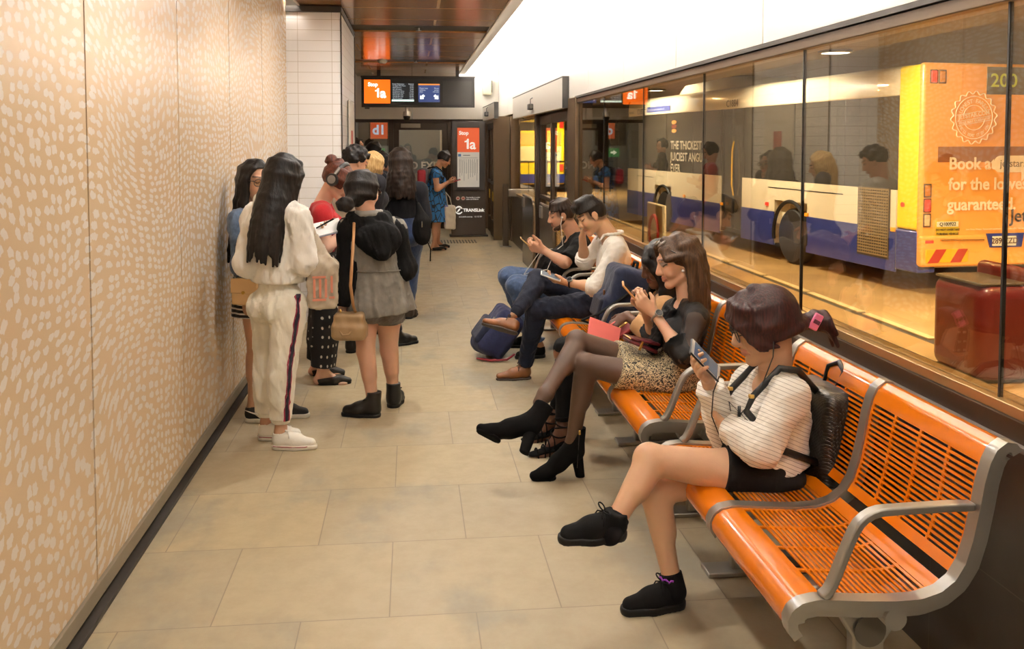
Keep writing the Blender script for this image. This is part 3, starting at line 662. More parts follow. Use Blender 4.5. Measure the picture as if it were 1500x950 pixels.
# yellow corner and orange back
yc = MB(); bx(yc, .0, .5, -.006, .3, .92, 3.28); yc.build('corner_panel', yel, bus, bevel=.05, seg=4)
yl = MB(); bx(yl, .0, .5, -.008, .3, .32, .92); yl.build('corner_skirt', ybl, bus, bevel=.03, seg=3)
bk = MB(); bx(bk, -.05, .06, .0, Wd, .42, 3.30); back = bk.build('back_panel', orb, bus, bevel=.05, seg=4)
bp = MB(); bx(bp, -.09, .0, .0, Wd, .42, .86); bp.build('bumper', orb, bus, bevel=.03, seg=3)
bgv = MB(); bx(bgv, -.056, -.048, .26, Wd - .26, 1.90, 2.12); bgv.build('back_window_band', M('band_brown', (150, 92, 48), .2), bus, bevel=.003)
def ubox(nm, mat, v0, v1, w0, w1, u0=-.058, u1=-.046, bev=.004):
    q = MB(); bx(q, u0, u1, v0, v1, w0, w1); return q.build(nm, mat, bus, bevel=bev)
lamp_r = M('tail_red', (235, 40, 26), .3, emit=2.0); lamp_o = M('tail_amber', (196, 120, 30), .25); lamp_c = M('tail_clear', (210, 184, 130), .2); rimm = M('tail_rim', (92, 66, 40), .5)
for (v, w_, mt) in ((.165, 3.10, lamp_r), (.30, 3.10, lamp_o), (.105, 1.50, lamp_o), (.105, 1.29, lamp_r), (.105, 1.08, lamp_c)):
    h = ubox('tail_lamp', mt, v - .045, v + .045, w_ - .08, w_ + .08, -.07, -.046, .02)
    q = MB(); bx(q, -.062, -.046, v - .062, v + .062, w_ - .098, w_ + .098); q.build('lamp_rim', rimm, h, bevel=.02)
ubox('side_marker', lamp_r, .06, .19, .76, .80, -.1, -.08)
dsp = ubox('route_display', M('display_dark', (74, 72, 56), .3), 1.02, 1.70, 2.86, 3.25)
led_g = M('display_green', (170, 178, 50), .5, emit=.12)
RB = (R(90), 0, R(-90))     # faces backwards
def btext(nm, body, size, mat, v, w_, bold=0, align='LEFT', u=-.064, sx=1, rot=0):
    o = text(nm, body, size, mat, bus, B(u, v, w_), (0, 0, 0), bold, align, sx=sx)
    # text x-axis -> +v, y-axis -> up, seen from behind the bus
    mt = Matrix(((0, 0, -1), (-1, 0, 0), (0, 1, 0))).to_4x4()
    mt = mt @ Matrix.Rotation(rot, 4, 'Z')
    o.rotation_euler = mt.to_euler(); return o
btext('route_number', '200', .27, led_g, 1.07, 2.97, .003, sx=1.1)
cr = M('advert_cream', (250, 226, 180), .5); dkt = M('advert_dark', (66, 50, 36), .5)
btext('advert_text', 'Book at', .24, cr, .43, 1.80, .006); btext('advert_text', 'for the lowest fares', .24, cr, .43, 1.51, .006); btext('advert_text', 'guaranteed.', .24, cr, .42, 1.22, .006)
q = MB()
n_ = 24; cap = [(1.28 + .12 * math.cos(R(90 + 180 * i / n_)), 1.87 + .12 * math.sin(R(90 + 180 * i / n_))) for i in range(n_ + 1)] + [(2.2 + .12 * math.cos(R(-90 + 180 * i / n_)), 1.87 + .12 * math.sin(R(-90 + 180 * i / n_))) for i in range(n_ + 1)]
q.prism(cap, lambda p, q_, h: B(h, p, q_), -.064, -.05); q.build('advert_pill', cr, bus)
btext('advert_text', 'jetstar.com', .15, M('advert_brown', (130, 100, 70), .5), 1.26, 1.83, .001, u=-.068)
q = MB(); q.prism([(0, 0), (.0, -.2), (.05, -.155), (.085, -.225), (.115, -.21), (.08, -.14), (.14, -.14)], lambda p, q_, h: B(h, 1.62 + p, 1.82 + q_), -.072, -.066); q.build('advert_pointer', cr, bus)
btext('advert_text', 'Jetstar', .26, dkt, 1.46, 1.04, .004)
btext('advert_text', 'Low Fares Always. Terms and conditions apply to this offer. See website for details.', .035, cr, .73, .93, 0)
# round promise seal
sv, sw = .82, 2.53
q = MB(); q.tube([B(-.06, sv + (.355 + .022 * math.sin(18 * a)) * math.cos(a), sw + (.355 + .022 * math.sin(18 * a)) * math.sin(a)) for a in [2 * math.pi * i / 144 for i in range(144)]], .008, 6, closed=True)
for rr in (.30,): q.tube([B(-.06, sv + rr * math.cos(a), sw + rr * math.sin(a)) for a in [2 * math.pi * i / 64 for i in range(64)]], .006, 6, closed=True)
tl_ = R(9)
for r0, a0, a1 in ((.175, 30, 168), (.175, 205, 350)): q.tube([B(-.06, sv + r0 * math.cos(R(a)), sw + r0 * math.sin(R(a))) for a in np.linspace(a0, a1, 24)], .005, 6)
for dz in (.075, -.015, -.075):
    q.tube([B(-.06, sv + s * .27 * math.cos(tl_) - dz * math.sin(tl_), sw + s * .27 * math.sin(tl_) + dz * math.cos(tl_)) for s in (-1, 1)], .005, 6)
q.build('seal_rings', cr, bus)
btext('seal_text', 'JETSTAR.COM', .082, cr, sv + .0, sw + .012, .002, 'CENTER', rot=tl_); btext('seal_text', 'PRICE BEAT GUARANTEE', .045, cr, sv + .01, sw - .06, .001, 'CENTER', rot=tl_)
def arc(body, r_, a0, a1, size, flip=False):
    for i, ch in enumerate(body):
        if ch == ' ': continue
        a = R(a0 + (a1 - a0) * i / (len(body) - 1))
        btext('seal_letter', ch, size, cr, sv + r_ * math.cos(a), sw + r_ * math.sin(a), .001, 'CENTER', rot=a - math.pi / 2 if not flip else a + math.pi / 2)
arc('LOWEST FARES', .205, 160, 36, .085); arc("WE'LL BEAT IT BY 10%", .275, 212, 332, .062, True)
# warning plate, number plate, chevrons
wp = ubox('warning_plate', M('plate_yellow', (214, 178, 40), .5), .25, .62, .84, 1.07)
q = MB(); bx(q, -.062, -.056, .262, .608, .985, 1.058); q.build('white_strip', M('plate_white', (230, 220, 180), .5), wp)
for t_, z, s_ in (('Q100922', 1.0, .07), ('DO NOT OVERTAKE', .93, .042), ('TURNING VEHICLE', .87, .042)): btext('plate_text', t_, s_, dkt, .435, z, .001, 'CENTER', u=-.065)
np_ = MB(); np_.prism([(1.04, .88), (1.66, .88), (1.62, .68), (1.10, .68)], lambda p, q_, h: B(h, p, q_), -.11, -.085); np_.build('plate_recess', ybl, bus)
ubox('number_plate', M('plate_white'), 1.13, 1.52, .70, .84, -.122, -.108); btext('plate_text', '289 ZZD', .115, M('plate_maroon', (96, 60, 44), .5), 1.325, .735, .002, 'CENTER', u=-.126)
cv = ubox('chevron_board', M('chevron_yellow', (232, 176, 30), .5), .07, .75, .48, .67, -.098, -.088)
q = MB()
for a in (.1, .46): q.prism([(a, .48), (a + .17, .48), (a + .30, .67), (a + .13, .67)], lambda p, q_, h: B(h, min(p, .745), q_), -.102, -.096)
q.build('chevron_stripes', M('chevron_red', (190, 60, 34), .5), cv)
q = MB(); q.tube([B(-.1, .3, .80), B(-.1, 1.0, .79)], .014, 8); q.tube([B(-.1, 1.68, .79), B(-.1, 2.3, .80)], .014, 8); q.build('bumper_trim', M('bright_trim', (250, 190, 110), .15, .8), bus)
# engine grille
gv = MB()
for i in range(23): bx(gv, .66, 1.44, -.024, -.0, .47 + i * .045, .495 + i * .045)
for i in range(14): bx(gv, .66 + i * .058, .672 + i * .058, -.022, -.002, .47, 1.49)
gv.build('engine_grille', M('grille_tan', (150, 128, 88), .5, .3), bus)
q = MB(); bx(q, .64, 1.46, -.016, -.004, .44, 1.5); q.build('grille_backing', M('grille_back', (72, 62, 48), .6), bus)
q = MB(); bx(q, 1.9, 4.4, -.006, .004, 1.335, 1.35); bx(q, 10.4, 11.6, -.006, .004, 1.30, 1.31); q.build('panel_line', blk, bus)
for u, w_ in ((.33, 1.28),): 
    q = MB(); q.cyl(B(u, -.005, w_), B(u, -.03, w_), .035, 16); q.build('marker_lamp', lamp_r, bus)
for u, w_ in ((4.43, 1.03), (.55, .90), (3.0, .93), (6.4, .9), (8.4, .95), (11.1, 1.1)):
    q = MB(); bx(q, u - .05, u + .05, -.028, -.0, w_ - .03, w_ + .03); q.build('marker_lamp', lamp_r if u == 4.43 else M('marker_amber', (240, 150, 30), .3, emit=.3), bus, bevel=.006)
# wheels
def wheel(u, name_lab=None):
    rot = Matrix.Rotation(R(90), 3, 'X')
    w_ = MB().lathe([(.30, -.13), (.46, -.13), (.495, -.09), (.50, 0), (.495, .09), (.46, .13), (.30, .13)], B(u, .16, .50), 40, rot).build('wheel', M('tyre', (38, 34, 30), .7), bus, sm='auto')
    MB().lathe([(0, .06), (.09, .075), (.11, .02), (.22, .02), (.27, .06), (.305, .12), (.305, -.12), (0, -.12)], B(u, .16, .50), 32, rot).build('rim', M('rim_gold', (176, 146, 92), .35, .7), w_, sm='auto')
    q = MB()
    for k in range(10): a = 2 * math.pi * k / 10; q.cyl(B(u + .165 * math.cos(a), .15, .5 + .165 * math.sin(a)), B(u + .165 * math.cos(a), .12, .5 + .165 * math.sin(a)), .018, 8)
    q.build('wheel_nut', M('rim_gold'), w_)
    ar = MB(); ar.tube([B(u + .60 * math.cos(a), .0, .52 + .60 * math.sin(a)) for a in np.linspace(R(-12), R(192), 28)], .035, 8); ar.build('wheel_arch', blk, bus)
wheel(wu); wheel(9.75)
for u in (wu, 9.75):
    w_ = MB().lathe([(.30, -.13), (.46, -.13), (.50, 0), (.46, .13), (.30, .13)], B(u, Wd - .16, .50), 32, Matrix.Rotation(R(90), 3, 'X')).build('wheel', M('tyre'), bus, sm='auto')
# front, mirror, roof pod, roof sign strip
q = MB(); bx(q, Lb - .06, Lb + .06, 0.02, Wd - .02, .35, 3.26); q.build('front_panel', bgl, bus, bevel=.04)
q = MB(); q.tube([B(Lb, .1, 2.7), B(Lb + .25, -.2, 2.75), B(Lb + .35, -.28, 2.5)], .02, 8); bx(q, Lb + .27, Lb + .4, -.4, -.16, 1.75, 2.5); q.build('mirror', blk, bus, bevel=.02)
MB().prism([(6.9, 3.3), (7.1, 3.62), (9.2, 3.62), (9.9, 3.3)], lambda p, q_, h: B(p, h, q_), .35, Wd - .35).build('roof_pod', cream, bus, bevel=.12, seg=4)
def stext(nm, body, size, mat, u, w_, bold=0, sx=1, v=-.018):
    # on the side facing the corridor: reads towards the rear (+x text = -u)
    o = text(nm, body, size, mat, bus, B(u, v, w_), (0, 0, 0), bold, 'LEFT', sx=sx)
    o.rotation_euler = Matrix(((-1, 0, 0), (0, 0, 1), (0, 1, 0))).to_euler(); return o
gy = M('lettering_grey', (96, 90, 80), .5)
stext('fleet_number', 'C1884', .20, gy, 6.22, 2.90, .003); stext('fleet_number', 'C1884', .20, gy, 11.55, 2.9, .003); stext('lettering', 'translink', .11, gy, 12.2, 2.93)
q = MB(); bx(q, 9.3, 10.85, -.012, .0, 2.93, 3.06); q.build('slogan_strip', M('slogan_blue', (70, 84, 150), .5), bus)
stext('lettering', 'Get on board with real-time bus info!', .075, M('slogan_text', (210, 214, 230), .5), 10.8, 2.965)
stext('window_advert', 'THE THICKEST\nJUICIEST ANGUS\nEVER', .27, M('advert_pale', (196, 186, 160), .5), 9.3, 2.02, .006, v=.012)
q = MB()
for dz, mt, rx in ((.10, 0, .14), (.0, 1, .15), (-.10, 0, .14)):
    q.cur = mt; q.prism([(9.1 + rx * math.cos(a), 2.55 + dz + .045 * math.sin(a)) for a in [2 * math.pi * i / 20 for i in range(20)]], lambda p, q_, h: B(p, h, q_), .005, .018)
q.build('window_advert_burger', [M('bun', (206, 140, 70), .5), M('patty', (120, 50, 36), .5)], bus)

# second bus seen through the door glass, and a parked pale coach end far left of it
b2 = empty('bus', (5.4, 40, GZ), label='yellow backed bus far down the lane through the door glass', cat='bus', rot=(0, 0, R(-90)))
def C2(p, q, h): return (-h, p, q)
MB().span((-10, -1.25, .35), (0, 1.25, 3.2)).build('body', yel, b2, bevel=.08, seg=3)
MB().span((0.0, -1.1, 1.3), (.03, 1.1, 2.0)).build('back_panel', M('bus2_cream', (230, 206, 140), .4), b2, bevel=.01)
MB().span((0, -1.1, 2.05), (.03, 1.1, 2.6)).build('back_advert', orb, b2, bevel=.01)
MB().span((0, -.7, 2.68), (.03, .7, 3.05)).build('back_window', bgl, b2, bevel=.01)
MB().span((0, -1.25, .4), (.05, 1.25, .8)).build('bumper', ybl, b2, bevel=.02)
for y in (-1.1, 1.1):
    for z in (.95, 2.8): MB().span((.02, y - .08, z), (.06, y + .08, z + .28)).build('tail_lamp', lamp_r, b2, bevel=.02)
MB().span((.03, -.9, 1.4), (.034, -.7, 1.95)).build('blue_notice', M('ink_blue_dark', (50, 70, 150), .5), b2)
for y in (-1.05, 1.05):
    for x in (-2.6, -8): MB().cyl((x, y - .14, .48), (x, y + .14, .48), .48, 32).build('wheel', M('tyre'), b2, bevel=.03)
# ------------------------------------------------------------------ figures: smooth-blended solids turned into one skin
V = lambda *a: np.array(a, float)
def nz(v): v = np.asarray(v, float); return v / (np.linalg.norm(v) + 1e-12)
def lerp(a, b, t): return np.asarray(a) * (1 - t) + np.asarray(b) * t
def cap(a, b, ra, rb=None, fl=None): return ('cap', np.asarray(a, float), np.asarray(b, float), ra, ra if rb is None else rb, fl)
def ell(c, r, axes=None): return ('ell', np.asarray(c, float), np.asarray(r, float), np.eye(3) if axes is None else np.array(axes, float))
def rbox(c, h, axes=None, rd=.01): return ('box', np.asarray(c, float), np.asarray(h, float), np.eye(3) if axes is None else np.array(axes, float), rd)
def prad(p):
    if p[0] == 'cap':
        k = p[5][1] if p[5] else 1
        return max(p[3], p[4]) * max(1, k)
    return 0
def pbox(p):
    if p[0] == 'cap':
        r = prad(p); return np.minimum(p[1], p[2]) - r, np.maximum(p[1], p[2]) + r
    if p[0] == 'ell':
        e = np.sqrt(((p[3] * p[2][:, None]) ** 2).sum(0)); return p[1] - e, p[1] + e
    e = (np.abs(p[3]) * p[2][:, None]).sum(0) + p[4]; return p[1] - e, p[1] + e
def pdist(p, X):
    if p[0] == 'cap':
        q = X - p[1]; ba = p[2] - p[1]; k = 1.0
        if p[5]:
            u, k = p[5]; q = q + (q @ u)[..., None] * (1 / k - 1) * u; ba = ba + (ba @ u) * (1 / k - 1) * u
        t = np.clip((q @ ba) / (ba @ ba + 1e-12), 0, 1)
        d = np.sqrt(((q - t[..., None] * ba) ** 2).sum(-1)) - (p[3] + (p[4] - p[3]) * t)
        return d * (k if k < 1 else 1)
    q = (X - p[1]) @ p[3].T
    if p[0] == 'ell':
        k0 = np.sqrt(((q / p[2]) ** 2).sum(-1)); k1 = np.sqrt(((q / p[2] ** 2) ** 2).sum(-1)) + 1e-9
        return np.where(k0 < 1e-3, -p[2].min(), k0 * (k0 - 1) / k1)
    d = np.abs(q) - (p[2]); return np.sqrt((np.maximum(d, 0) ** 2).sum(-1)) + np.minimum(d.max(-1), 0) - p[4]

class G_:
    """one group of solids: prims (smooth union k), subs (carved), cuts (planes: keep side n.(x-p)<0)"""
    def __init__(s, prims, k=.02, subs=(), cuts=()): s.p = list(prims); s.k = k; s.subs = list(subs); s.cuts = [(nz(n), np.asarray(c, float)) for n, c in cuts]
def wrinkle(X, fr, seed):
    rs = np.random.RandomState(seed); f = 0
    for i in range(5):
        k = nz(rs.randn(3)) * fr * 1.9 * rs.uniform(.5, 1.4); k2 = nz(rs.randn(3)) * fr * .9
        g = np.sin(X @ k + rs.uniform(0, 6) + 1.6 * np.sin(X @ k2 + rs.uniform(0, 6)))
        f = f + (g * 1.2 if i < 3 else (.8 - 2.4 * (1 - np.abs(g)) ** 3) * .8)
    return f / 5
def field(groups, lo, h, n, fold=None):
    BIG = .08; D = np.full(n, BIG)
    for gi, g in enumerate(groups):
        E = np.full(n, BIG)
        for p in g.p:
            a, b = pbox(p); mg = g.k + 2.5 * h + (fold[0] if fold else 0)
            i0 = np.maximum(np.floor((a - mg - lo) / h).astype(int), 0); i1 = np.minimum(np.ceil((b + mg - lo) / h).astype(int) + 1, n)
            if (i1 <= i0).any(): continue
            X = np.stack(np.meshgrid(*[lo[j] + h * np.arange(i0[j], i1[j]) for j in range(3)], indexing='ij'), -1)
            d = pdist(p, X); sl = tuple(slice(i0[j], i1[j]) for j in range(3)); e = E[sl]
            hh = np.maximum(g.k - np.abs(d - e), 0) / g.k; E[sl] = np.minimum(d, e) - hh * hh * g.k * .25
        if fold:
            amp, fr, seed = fold[:3]; near = np.abs(E) < amp + 4 * h; idx = np.argwhere(near)
            if len(idx): E[near] += amp * wrinkle((lo + idx * h) * (np.array(fold[3]) if len(fold) > 3 else 1), fr, seed + gi)
        for p in g.subs + SEAT:
            a, b = pbox(p); i0 = np.maximum(np.floor((a - .02 - lo) / h).astype(int), 0); i1 = np.minimum(np.ceil((b + .02 - lo) / h).astype(int) + 1, n)
            if (i1 <= i0).any(): continue
            X = np.stack(np.meshgrid(*[lo[j] + h * np.arange(i0[j], i1[j]) for j in range(3)], indexing='ij'), -1)
            sl = tuple(slice(i0[j], i1[j]) for j in range(3)); d = -pdist(p, X); e = E[sl]; kk = .012
            hh = np.maximum(kk - np.abs(d - e), 0) / kk; E[sl] = np.maximum(d, e) + hh * hh * kk * .25
        if g.cuts:
            ax = [lo[j] + h * np.arange(n[j]) for j in range(3)]
            for nn, c in g.cuts:
                pl = (nn[0] * (ax[0] - c[0]))[:, None, None] + (nn[1] * (ax[1] - c[1]))[None, :, None] + (nn[2] * (ax[2] - c[2]))[None, None, :]
                E = np.maximum(E, pl)
        kk = .008; hh = np.maximum(kk - np.abs(D - E), 0) / kk; D = np.minimum(D, E) - hh * hh * kk * .25
    return D
def nets(D, lo, h):
    s = D < 0; c = np.zeros([q - 1 for q in D.shape], np.int8)
    for i in (0, 1):
        for j in (0, 1):
            for k in (0, 1): c += s[i:s.shape[0] - 1 + i, j:s.shape[1] - 1 + j, k:s.shape[2] - 1 + k]
    act = (c > 0) & (c < 8); idx = np.argwhere(act); num = np.full(act.shape, -1, np.int64); num[act] = np.arange(len(idx))
    if not len(idx): return np.zeros((0, 3)), np.zeros((0, 4), int)
    P = np.zeros((len(idx), 3)); cnt = np.zeros(len(idx)); cor = [(i, j, k) for i in (0, 1) for j in (0, 1) for k in (0, 1)]
    val = {q: D[idx[:, 0] + q[0], idx[:, 1] + q[1], idx[:, 2] + q[2]] for q in cor}
    for q in cor:
        for ax in range(3):
            if q[ax] == 0:
                q2 = list(q); q2[ax] = 1; q2 = tuple(q2); a, b = val[q], val[q2]; mk = (a < 0) != (b < 0)
                t = np.where(mk, a / np.where(mk, a - b, 1), 0); pt = np.tile(np.array(q, float), (len(idx), 1)); pt[:, ax] += t
                P[mk] += pt[mk]; cnt[mk] += 1
    P = lo + h * (idx + P / cnt[:, None]); F_ = []
    for ax in range(3):
        a, b = [x for x in range(3) if x != ax]
        sl0 = [slice(None)] * 3; sl1 = [slice(None)] * 3; sl0[ax] = slice(0, -1); sl1[ax] = slice(1, None)
        s0, s1 = s[tuple(sl0)], s[tuple(sl1)]; e = np.argwhere(s0 != s1)
        ok = (e[:, a] > 0) & (e[:, b] > 0) & (e[:, a] < D.shape[a] - 1) & (e[:, b] < D.shape[b] - 1); e = e[ok]
        if not len(e): continue
        ins = s0[e[:, 0], e[:, 1], e[:, 2]]
        def cell(da, db): q = e.copy(); q[:, a] += da; q[:, b] += db; return num[q[:, 0], q[:, 1], q[:, 2]]
        quad = np.stack([cell(-1, -1), cell(0, -1), cell(0, 0), cell(-1, 0)], 1)
        flip = ins if ax != 1 else ~ins
        quad[~flip] = quad[~flip][:, ::-1]; F_.append(quad)
    return P, np.concatenate(F_) if F_ else np.zeros((0, 4), int)
SEAT = []
def bounds(groups):
    lo = np.full(3, 1e9); hi = -lo
    for g in groups:
        for p in g.p: a, b = pbox(p); lo = np.minimum(lo, a); hi = np.maximum(hi, b)
    return lo, hi
def solid(groups, h, fine=(), fold=None):
    """fine: [(lo, hi, h2)] boxes meshed at a finer step"""
    lo, hi = bounds(groups); pad = 3 * h; lo = lo - pad; hi = hi + pad
    parts = []
    def run(lo, hi, h, holes):
        n = np.ceil((hi - lo) / h).astype(int) + 1; D = field(groups, lo, h, n, fold); P, Fq = nets(D, lo, h)
        for a, b in holes:
            if not len(Fq): break
            c = P[Fq].mean(1); Fq = Fq[~((c > a) & (c < b)).all(1)]
        parts.append((P, Fq))
    run(lo, hi, h, [(np.asarray(a) + h * .6, np.asarray(b) - h * .6) for a, b, _ in fine])
    for i, (a, b, h2) in enumerate(fine): run(np.asarray(a, float), np.asarray(b, float), h2, [(np.asarray(x), np.asarray(y)) for x, y, _ in fine[:i]])
    vs = []; fs = []; o = 0
    for P, Fq in parts: vs.append(P); fs.append(Fq + o); o += len(P)
    return np.concatenate(vs), np.concatenate(fs)
def skin_obj(name, vf, mat, parent=None, base=(0, 0, 0), colfn=None, label=None):
    P, Fq = vf; used = np.zeros(len(P), bool); used[Fq.ravel()] = True; re = np.cumsum(used) - 1; P = P[used]; Fq = re[Fq]
    me = bpy.data.meshes.new(name); me.vertices.add(len(P)); me.vertices.foreach_set('co', (P - np.asarray(base)).astype(np.float32).ravel())
    me.loops.add(len(Fq) * 4); me.loops.foreach_set('vertex_index', Fq.ravel().astype(np.int32)); me.polygons.add(len(Fq))
    me.polygons.foreach_set('loop_start', np.arange(0, len(Fq) * 4, 4, dtype=np.int32)); me.update(calc_edges=True)
    smooth(me); me.materials.append(mat)
    if colfn is not None:
        c = me.attributes.new('Col', 'FLOAT_COLOR', 'POINT'); cc = np.ones((len(P), 4), np.float32); cc[:, :3] = colfn(P); c.data.foreach_set('color', cc.ravel())
    o = bpy.data.objects.new(name, me); COL.objects.link(o)
    if parent is not None: o.parent = parent
    if label: o['label'] = label
    return o
SKIN_M = M('skin', (200, 150, 120), .45, sss=.08, attr='Col', bump=(140, .05), noise=(14, .05), spec=.4)
def frame(O, d, u):
    d = nz(d); u = np.asarray(u, float); u = nz(u - (u @ d) * d); y = np.cross(u, d)
    return lambda a, b, c: O + d * a + y * b + u * c
class Person:
    def __init__(s, label, J, face, skin=(205, 155, 125), fem=True, fat=1.0, hs=1.0, limb=1.0, q=1.0, bust=1.0, lips=(170, 90, 84), group=None, height_up=None, belly=0, lid=None, brow=(48, 36, 30), scalp=None):
        s.J = J; s.fem = fem; s.fat = fat; s.limb = limb; s.q = q; sk_ = [q * .93 + .07 * sum(skin) / 3 for q in skin]; s.skin = lin(sk_)[:3]; s.bust = bust; s.belly = belly
        J = s.J; g = np.mean([J['AL'], J['AR']], 0); s.base = np.array([round(g[0], 3), round(g[1], 3), 0.0])
        s.root = empty('person', s.base, label=label, cat='person', group=group)
        s.lat = nz(J['SL'] - J['SR']); s.up = nz(J['N'] - J['P']); s.front = nz(np.cross(s.lat, s.up)); s.lat = np.cross(s.up, s.front)
        s.C = J['HD']; s.hs = hs; s.Fh = nz(face); up0 = nz(s.C - J['N']) if height_up is None else nz(height_up)
        s.U = nz(up0 - (up0 @ s.Fh) * s.Fh); s.L = np.cross(s.U, s.Fh)
        s.hands = {}; s.lips = lin(lips)[:3]; s.lid = lid; s.scalp = scalp; s.brow = lin(brow)[:3]
        s.hipf = nz(np.cross(nz(J['HL'] - J['HR']), s.up))
    def H(s, f, l, u): return s.C + s.hs * (s.Fh * f + s.L * l + s.U * u)
    # ---- flesh
    def torso(s, inf=0.0, shoulder=True):
        J = s.J; r = s.fat; fl = (s.front, .70); w = lerp(J['P'], J['C'], .5) if 'W' not in J else J['W']; k = .86 if s.fem else 1
        hp = (J['HL'] + J['HR']) / 2; lt = nz(J['HL'] - J['HR'])
        p = [cap(J['HL'] - lt * .02, J['HR'] + lt * .02, .098 * r + inf), cap(hp + s.up * .03, w, .125 * r + inf, (.112 * k) * r + inf, (s.front, .78)),
             cap(w, J['C'], .112 * k * r + inf, .138 * (.92 if s.fem else 1.05) * r + inf, fl), cap(J['C'], J['N'] - s.up * .05, .138 * (.92 if s.fem else 1.05) * r + inf, .075 + inf, fl),
             cap(lerp(J['N'], J['SL'], .25) - s.up * .03, J['SL'] - s.up * .005, .055 + inf, .047 * s.limb + inf), cap(lerp(J['N'], J['SR'], .25) - s.up * .03, J['SR'] - s.up * .005, .055 + inf, .047 * s.limb + inf)]
        if s.fem and s.bust:
            for q in (1, -1): p.append(ell(J['C'] + s.front * .07 * r + s.lat * .07 * q - s.up * .03, np.array([.06, .06, .065]) * s.bust + inf))
        for q in (1, -1): p.append(ell(hp - s.hipf * .055 + lt * .065 * q - s.up * .01, np.array([.085, .085, .085]) * r + inf))
        if s.belly: p.append(ell(w + s.front * (.06 + .3 * s.belly) - s.up * .02, np.array([.15, .15, .15]) * (1 + s.belly) + inf))
        return p
    def arm(s, sd, inf=0.0, upto=2.0, loose=0.0):
        J = s.J; S, E, W = J['S' + sd], J['E' + sd], J['W' + sd]; m = s.limb; p = []
        t = min(upto, 1.0); e = lerp(S, E, t)
        p.append(cap(S, e, .046 * m + inf, (.046 - .009 * t) * m + inf + loose * t)); p.append(ell(lerp(S, E, .12), np.array([.05, .05, .055]) * m + inf))
        if upto > 1:
            t = upto - 1; p.append(cap(E, lerp(E, W, t), .037 * m + inf + loose, (.037 - .012 * t) * m + inf + loose)); p.append(cap(lerp(E, W, .1), lerp(E, W, min(.4, t)), .040 * m + inf + loose, .036 * m + inf + loose))
        return p
    def leg(s, sd, inf=0.0, upto=2.0, loose=0.0, frm=0.0):
        J = s.J; Hp, K, A = J['H' + sd], J['K' + sd], J['A' + sd]; m = s.limb; p = []; t = min(upto, 1.0)
        p.append(cap(lerp(Hp, K, frm), lerp(Hp, K, t), (.088 - .032 * frm) * m + inf, (.088 - .034 * t) * m + inf + loose * t)); 
        if t > .4 and frm < .3: p.append(ell(lerp(Hp, K, .3), np.array([.083, .083, .083]) * m + inf))
        if upto > 1:
            sh = nz(A - K); bk = Hp - K; bk = bk - (bk @ sh) * sh; bk = nz(bk) if np.linalg.norm(bk) > .08 else -s.hipf
            t = upto - 1; r1 = .050 * m + inf + loose; r2 = (.050 - .017 * t) * m + inf + loose
            p.append(cap(K, lerp(K, A, t), r1, r2)); p.append(cap(lerp(K, A, .16) + bk * .012, lerp(K, A, min(.46, t)) + bk * .012, .050 * m + inf + loose, .044 * m + inf + loose))
            p.append(ell(K + (-bk) * .008, np.array([.05, .05, .05]) * m + inf + loose * .5))
        return p
    def hand_prims(s, sd, d, n, curl=.5, thumb=(.55, .75, .25), spread=1.0, size=1.0):
        W = s.J['W' + sd]; d = nz(d); n = np.asarray(n, float); n = nz(n - (n @ d) * d); t = np.cross(d, n) * (1 if sd == 'R' else -1); z = size * (.92 if s.fem else 1.05)
        cur = curl if isinstance(curl, (list, tuple)) else [curl] * 4
        P = [cap(W - d * .01, W + d * .03 * z, .024 * z, .026 * z, (n, .7))]
        bs = [(.030, .088, .071), (.010, .093, .079), (-.010, .089, .073), (-.028, .080, .057)]
        for i, (o, b, l) in enumerate(bs):
            P.append(cap(W + (d * .02 + t * o * .6) * z, W + (d * b + t * o) * z, .0145 * z, .0115 * z, (n, .85)))
        groups = [G_(P, .012)]
        for i, (o, b, l) in enumerate(bs):
            a = W + (d * b + t * o) * z; ang = 0; pts = [a]; sp = (o * 2.2) * spread
            for f, c in ((.45, .9), (.32, 1.15), (.23, .8)):
                ang += c * cur[i]; a = a + nz(d * math.cos(ang) + n * math.sin(ang) + t * sp * math.cos(ang)) * l * f * z; pts.append(a)
            groups.append(G_([cap(pts[j], pts[j + 1], (.0098, .0088, .0080)[j] * z, (.0088, .0080, .0068)[j] * z) for j in range(3)], .004))
        a = W + (d * .022 + t * .024) * z; v = nz(d * thumb[0] + t * thumb[1] + n * thumb[2]); v2 = nz(v + d * .45 - t * .25)
        groups.append(G_([cap(W + (d * .012 + t * .012) * z, a + v * .022 * z, .017 * z, .0125 * z), cap(a + v * .022 * z, a + v * .046 * z, .0118 * z, .0105 * z), cap(a + v * .046 * z, a + v * .046 * z + v2 * .030 * z, .0105 * z, .0078 * z)], .010))
        return groups
    def head_groups(s):
        H = s.H; z = s.hs; f_ = .0 if s.fem else 1.0; ax = [s.Fh, s.L, s.U]; E_ = lambda f, l, u, r: ell(H(f, l, u), np.array(r) * z, ax)
        p = [E_(-.012, 0, .014, (.094, .073, .090)), E_(.024, 0, -.035, (.066, .059 + .003 * f_, .080)), cap(H(.0, .045, -.068), H(.066, .012, -.103 - .004 * f_), .02 * z, .018 * z), cap(H(.0, -.045, -.068), H(.066, -.012, -.103 - .004 * f_), .02 * z, .018 * z),
             E_(.074, 0, -.104 - .003 * f_, (.016, .02, .015)), E_(.055, .038, -.038, (.028, .02, .026)), E_(.055, -.038, -.038, (.028, .02, .026)),
             cap(H(.076, .036, .022), H(.083, .012, .020), .011 * z, .010 * z), cap(H(.076, -.036, .022), H(.083, -.012, .020), .011 * z, .010 * z)]
        g = G_(p, .016, subs=[E_(.098, .031, .002, (.020, .019, .013)), E_(.098, -.031, .002, (.020, .019, .013))])
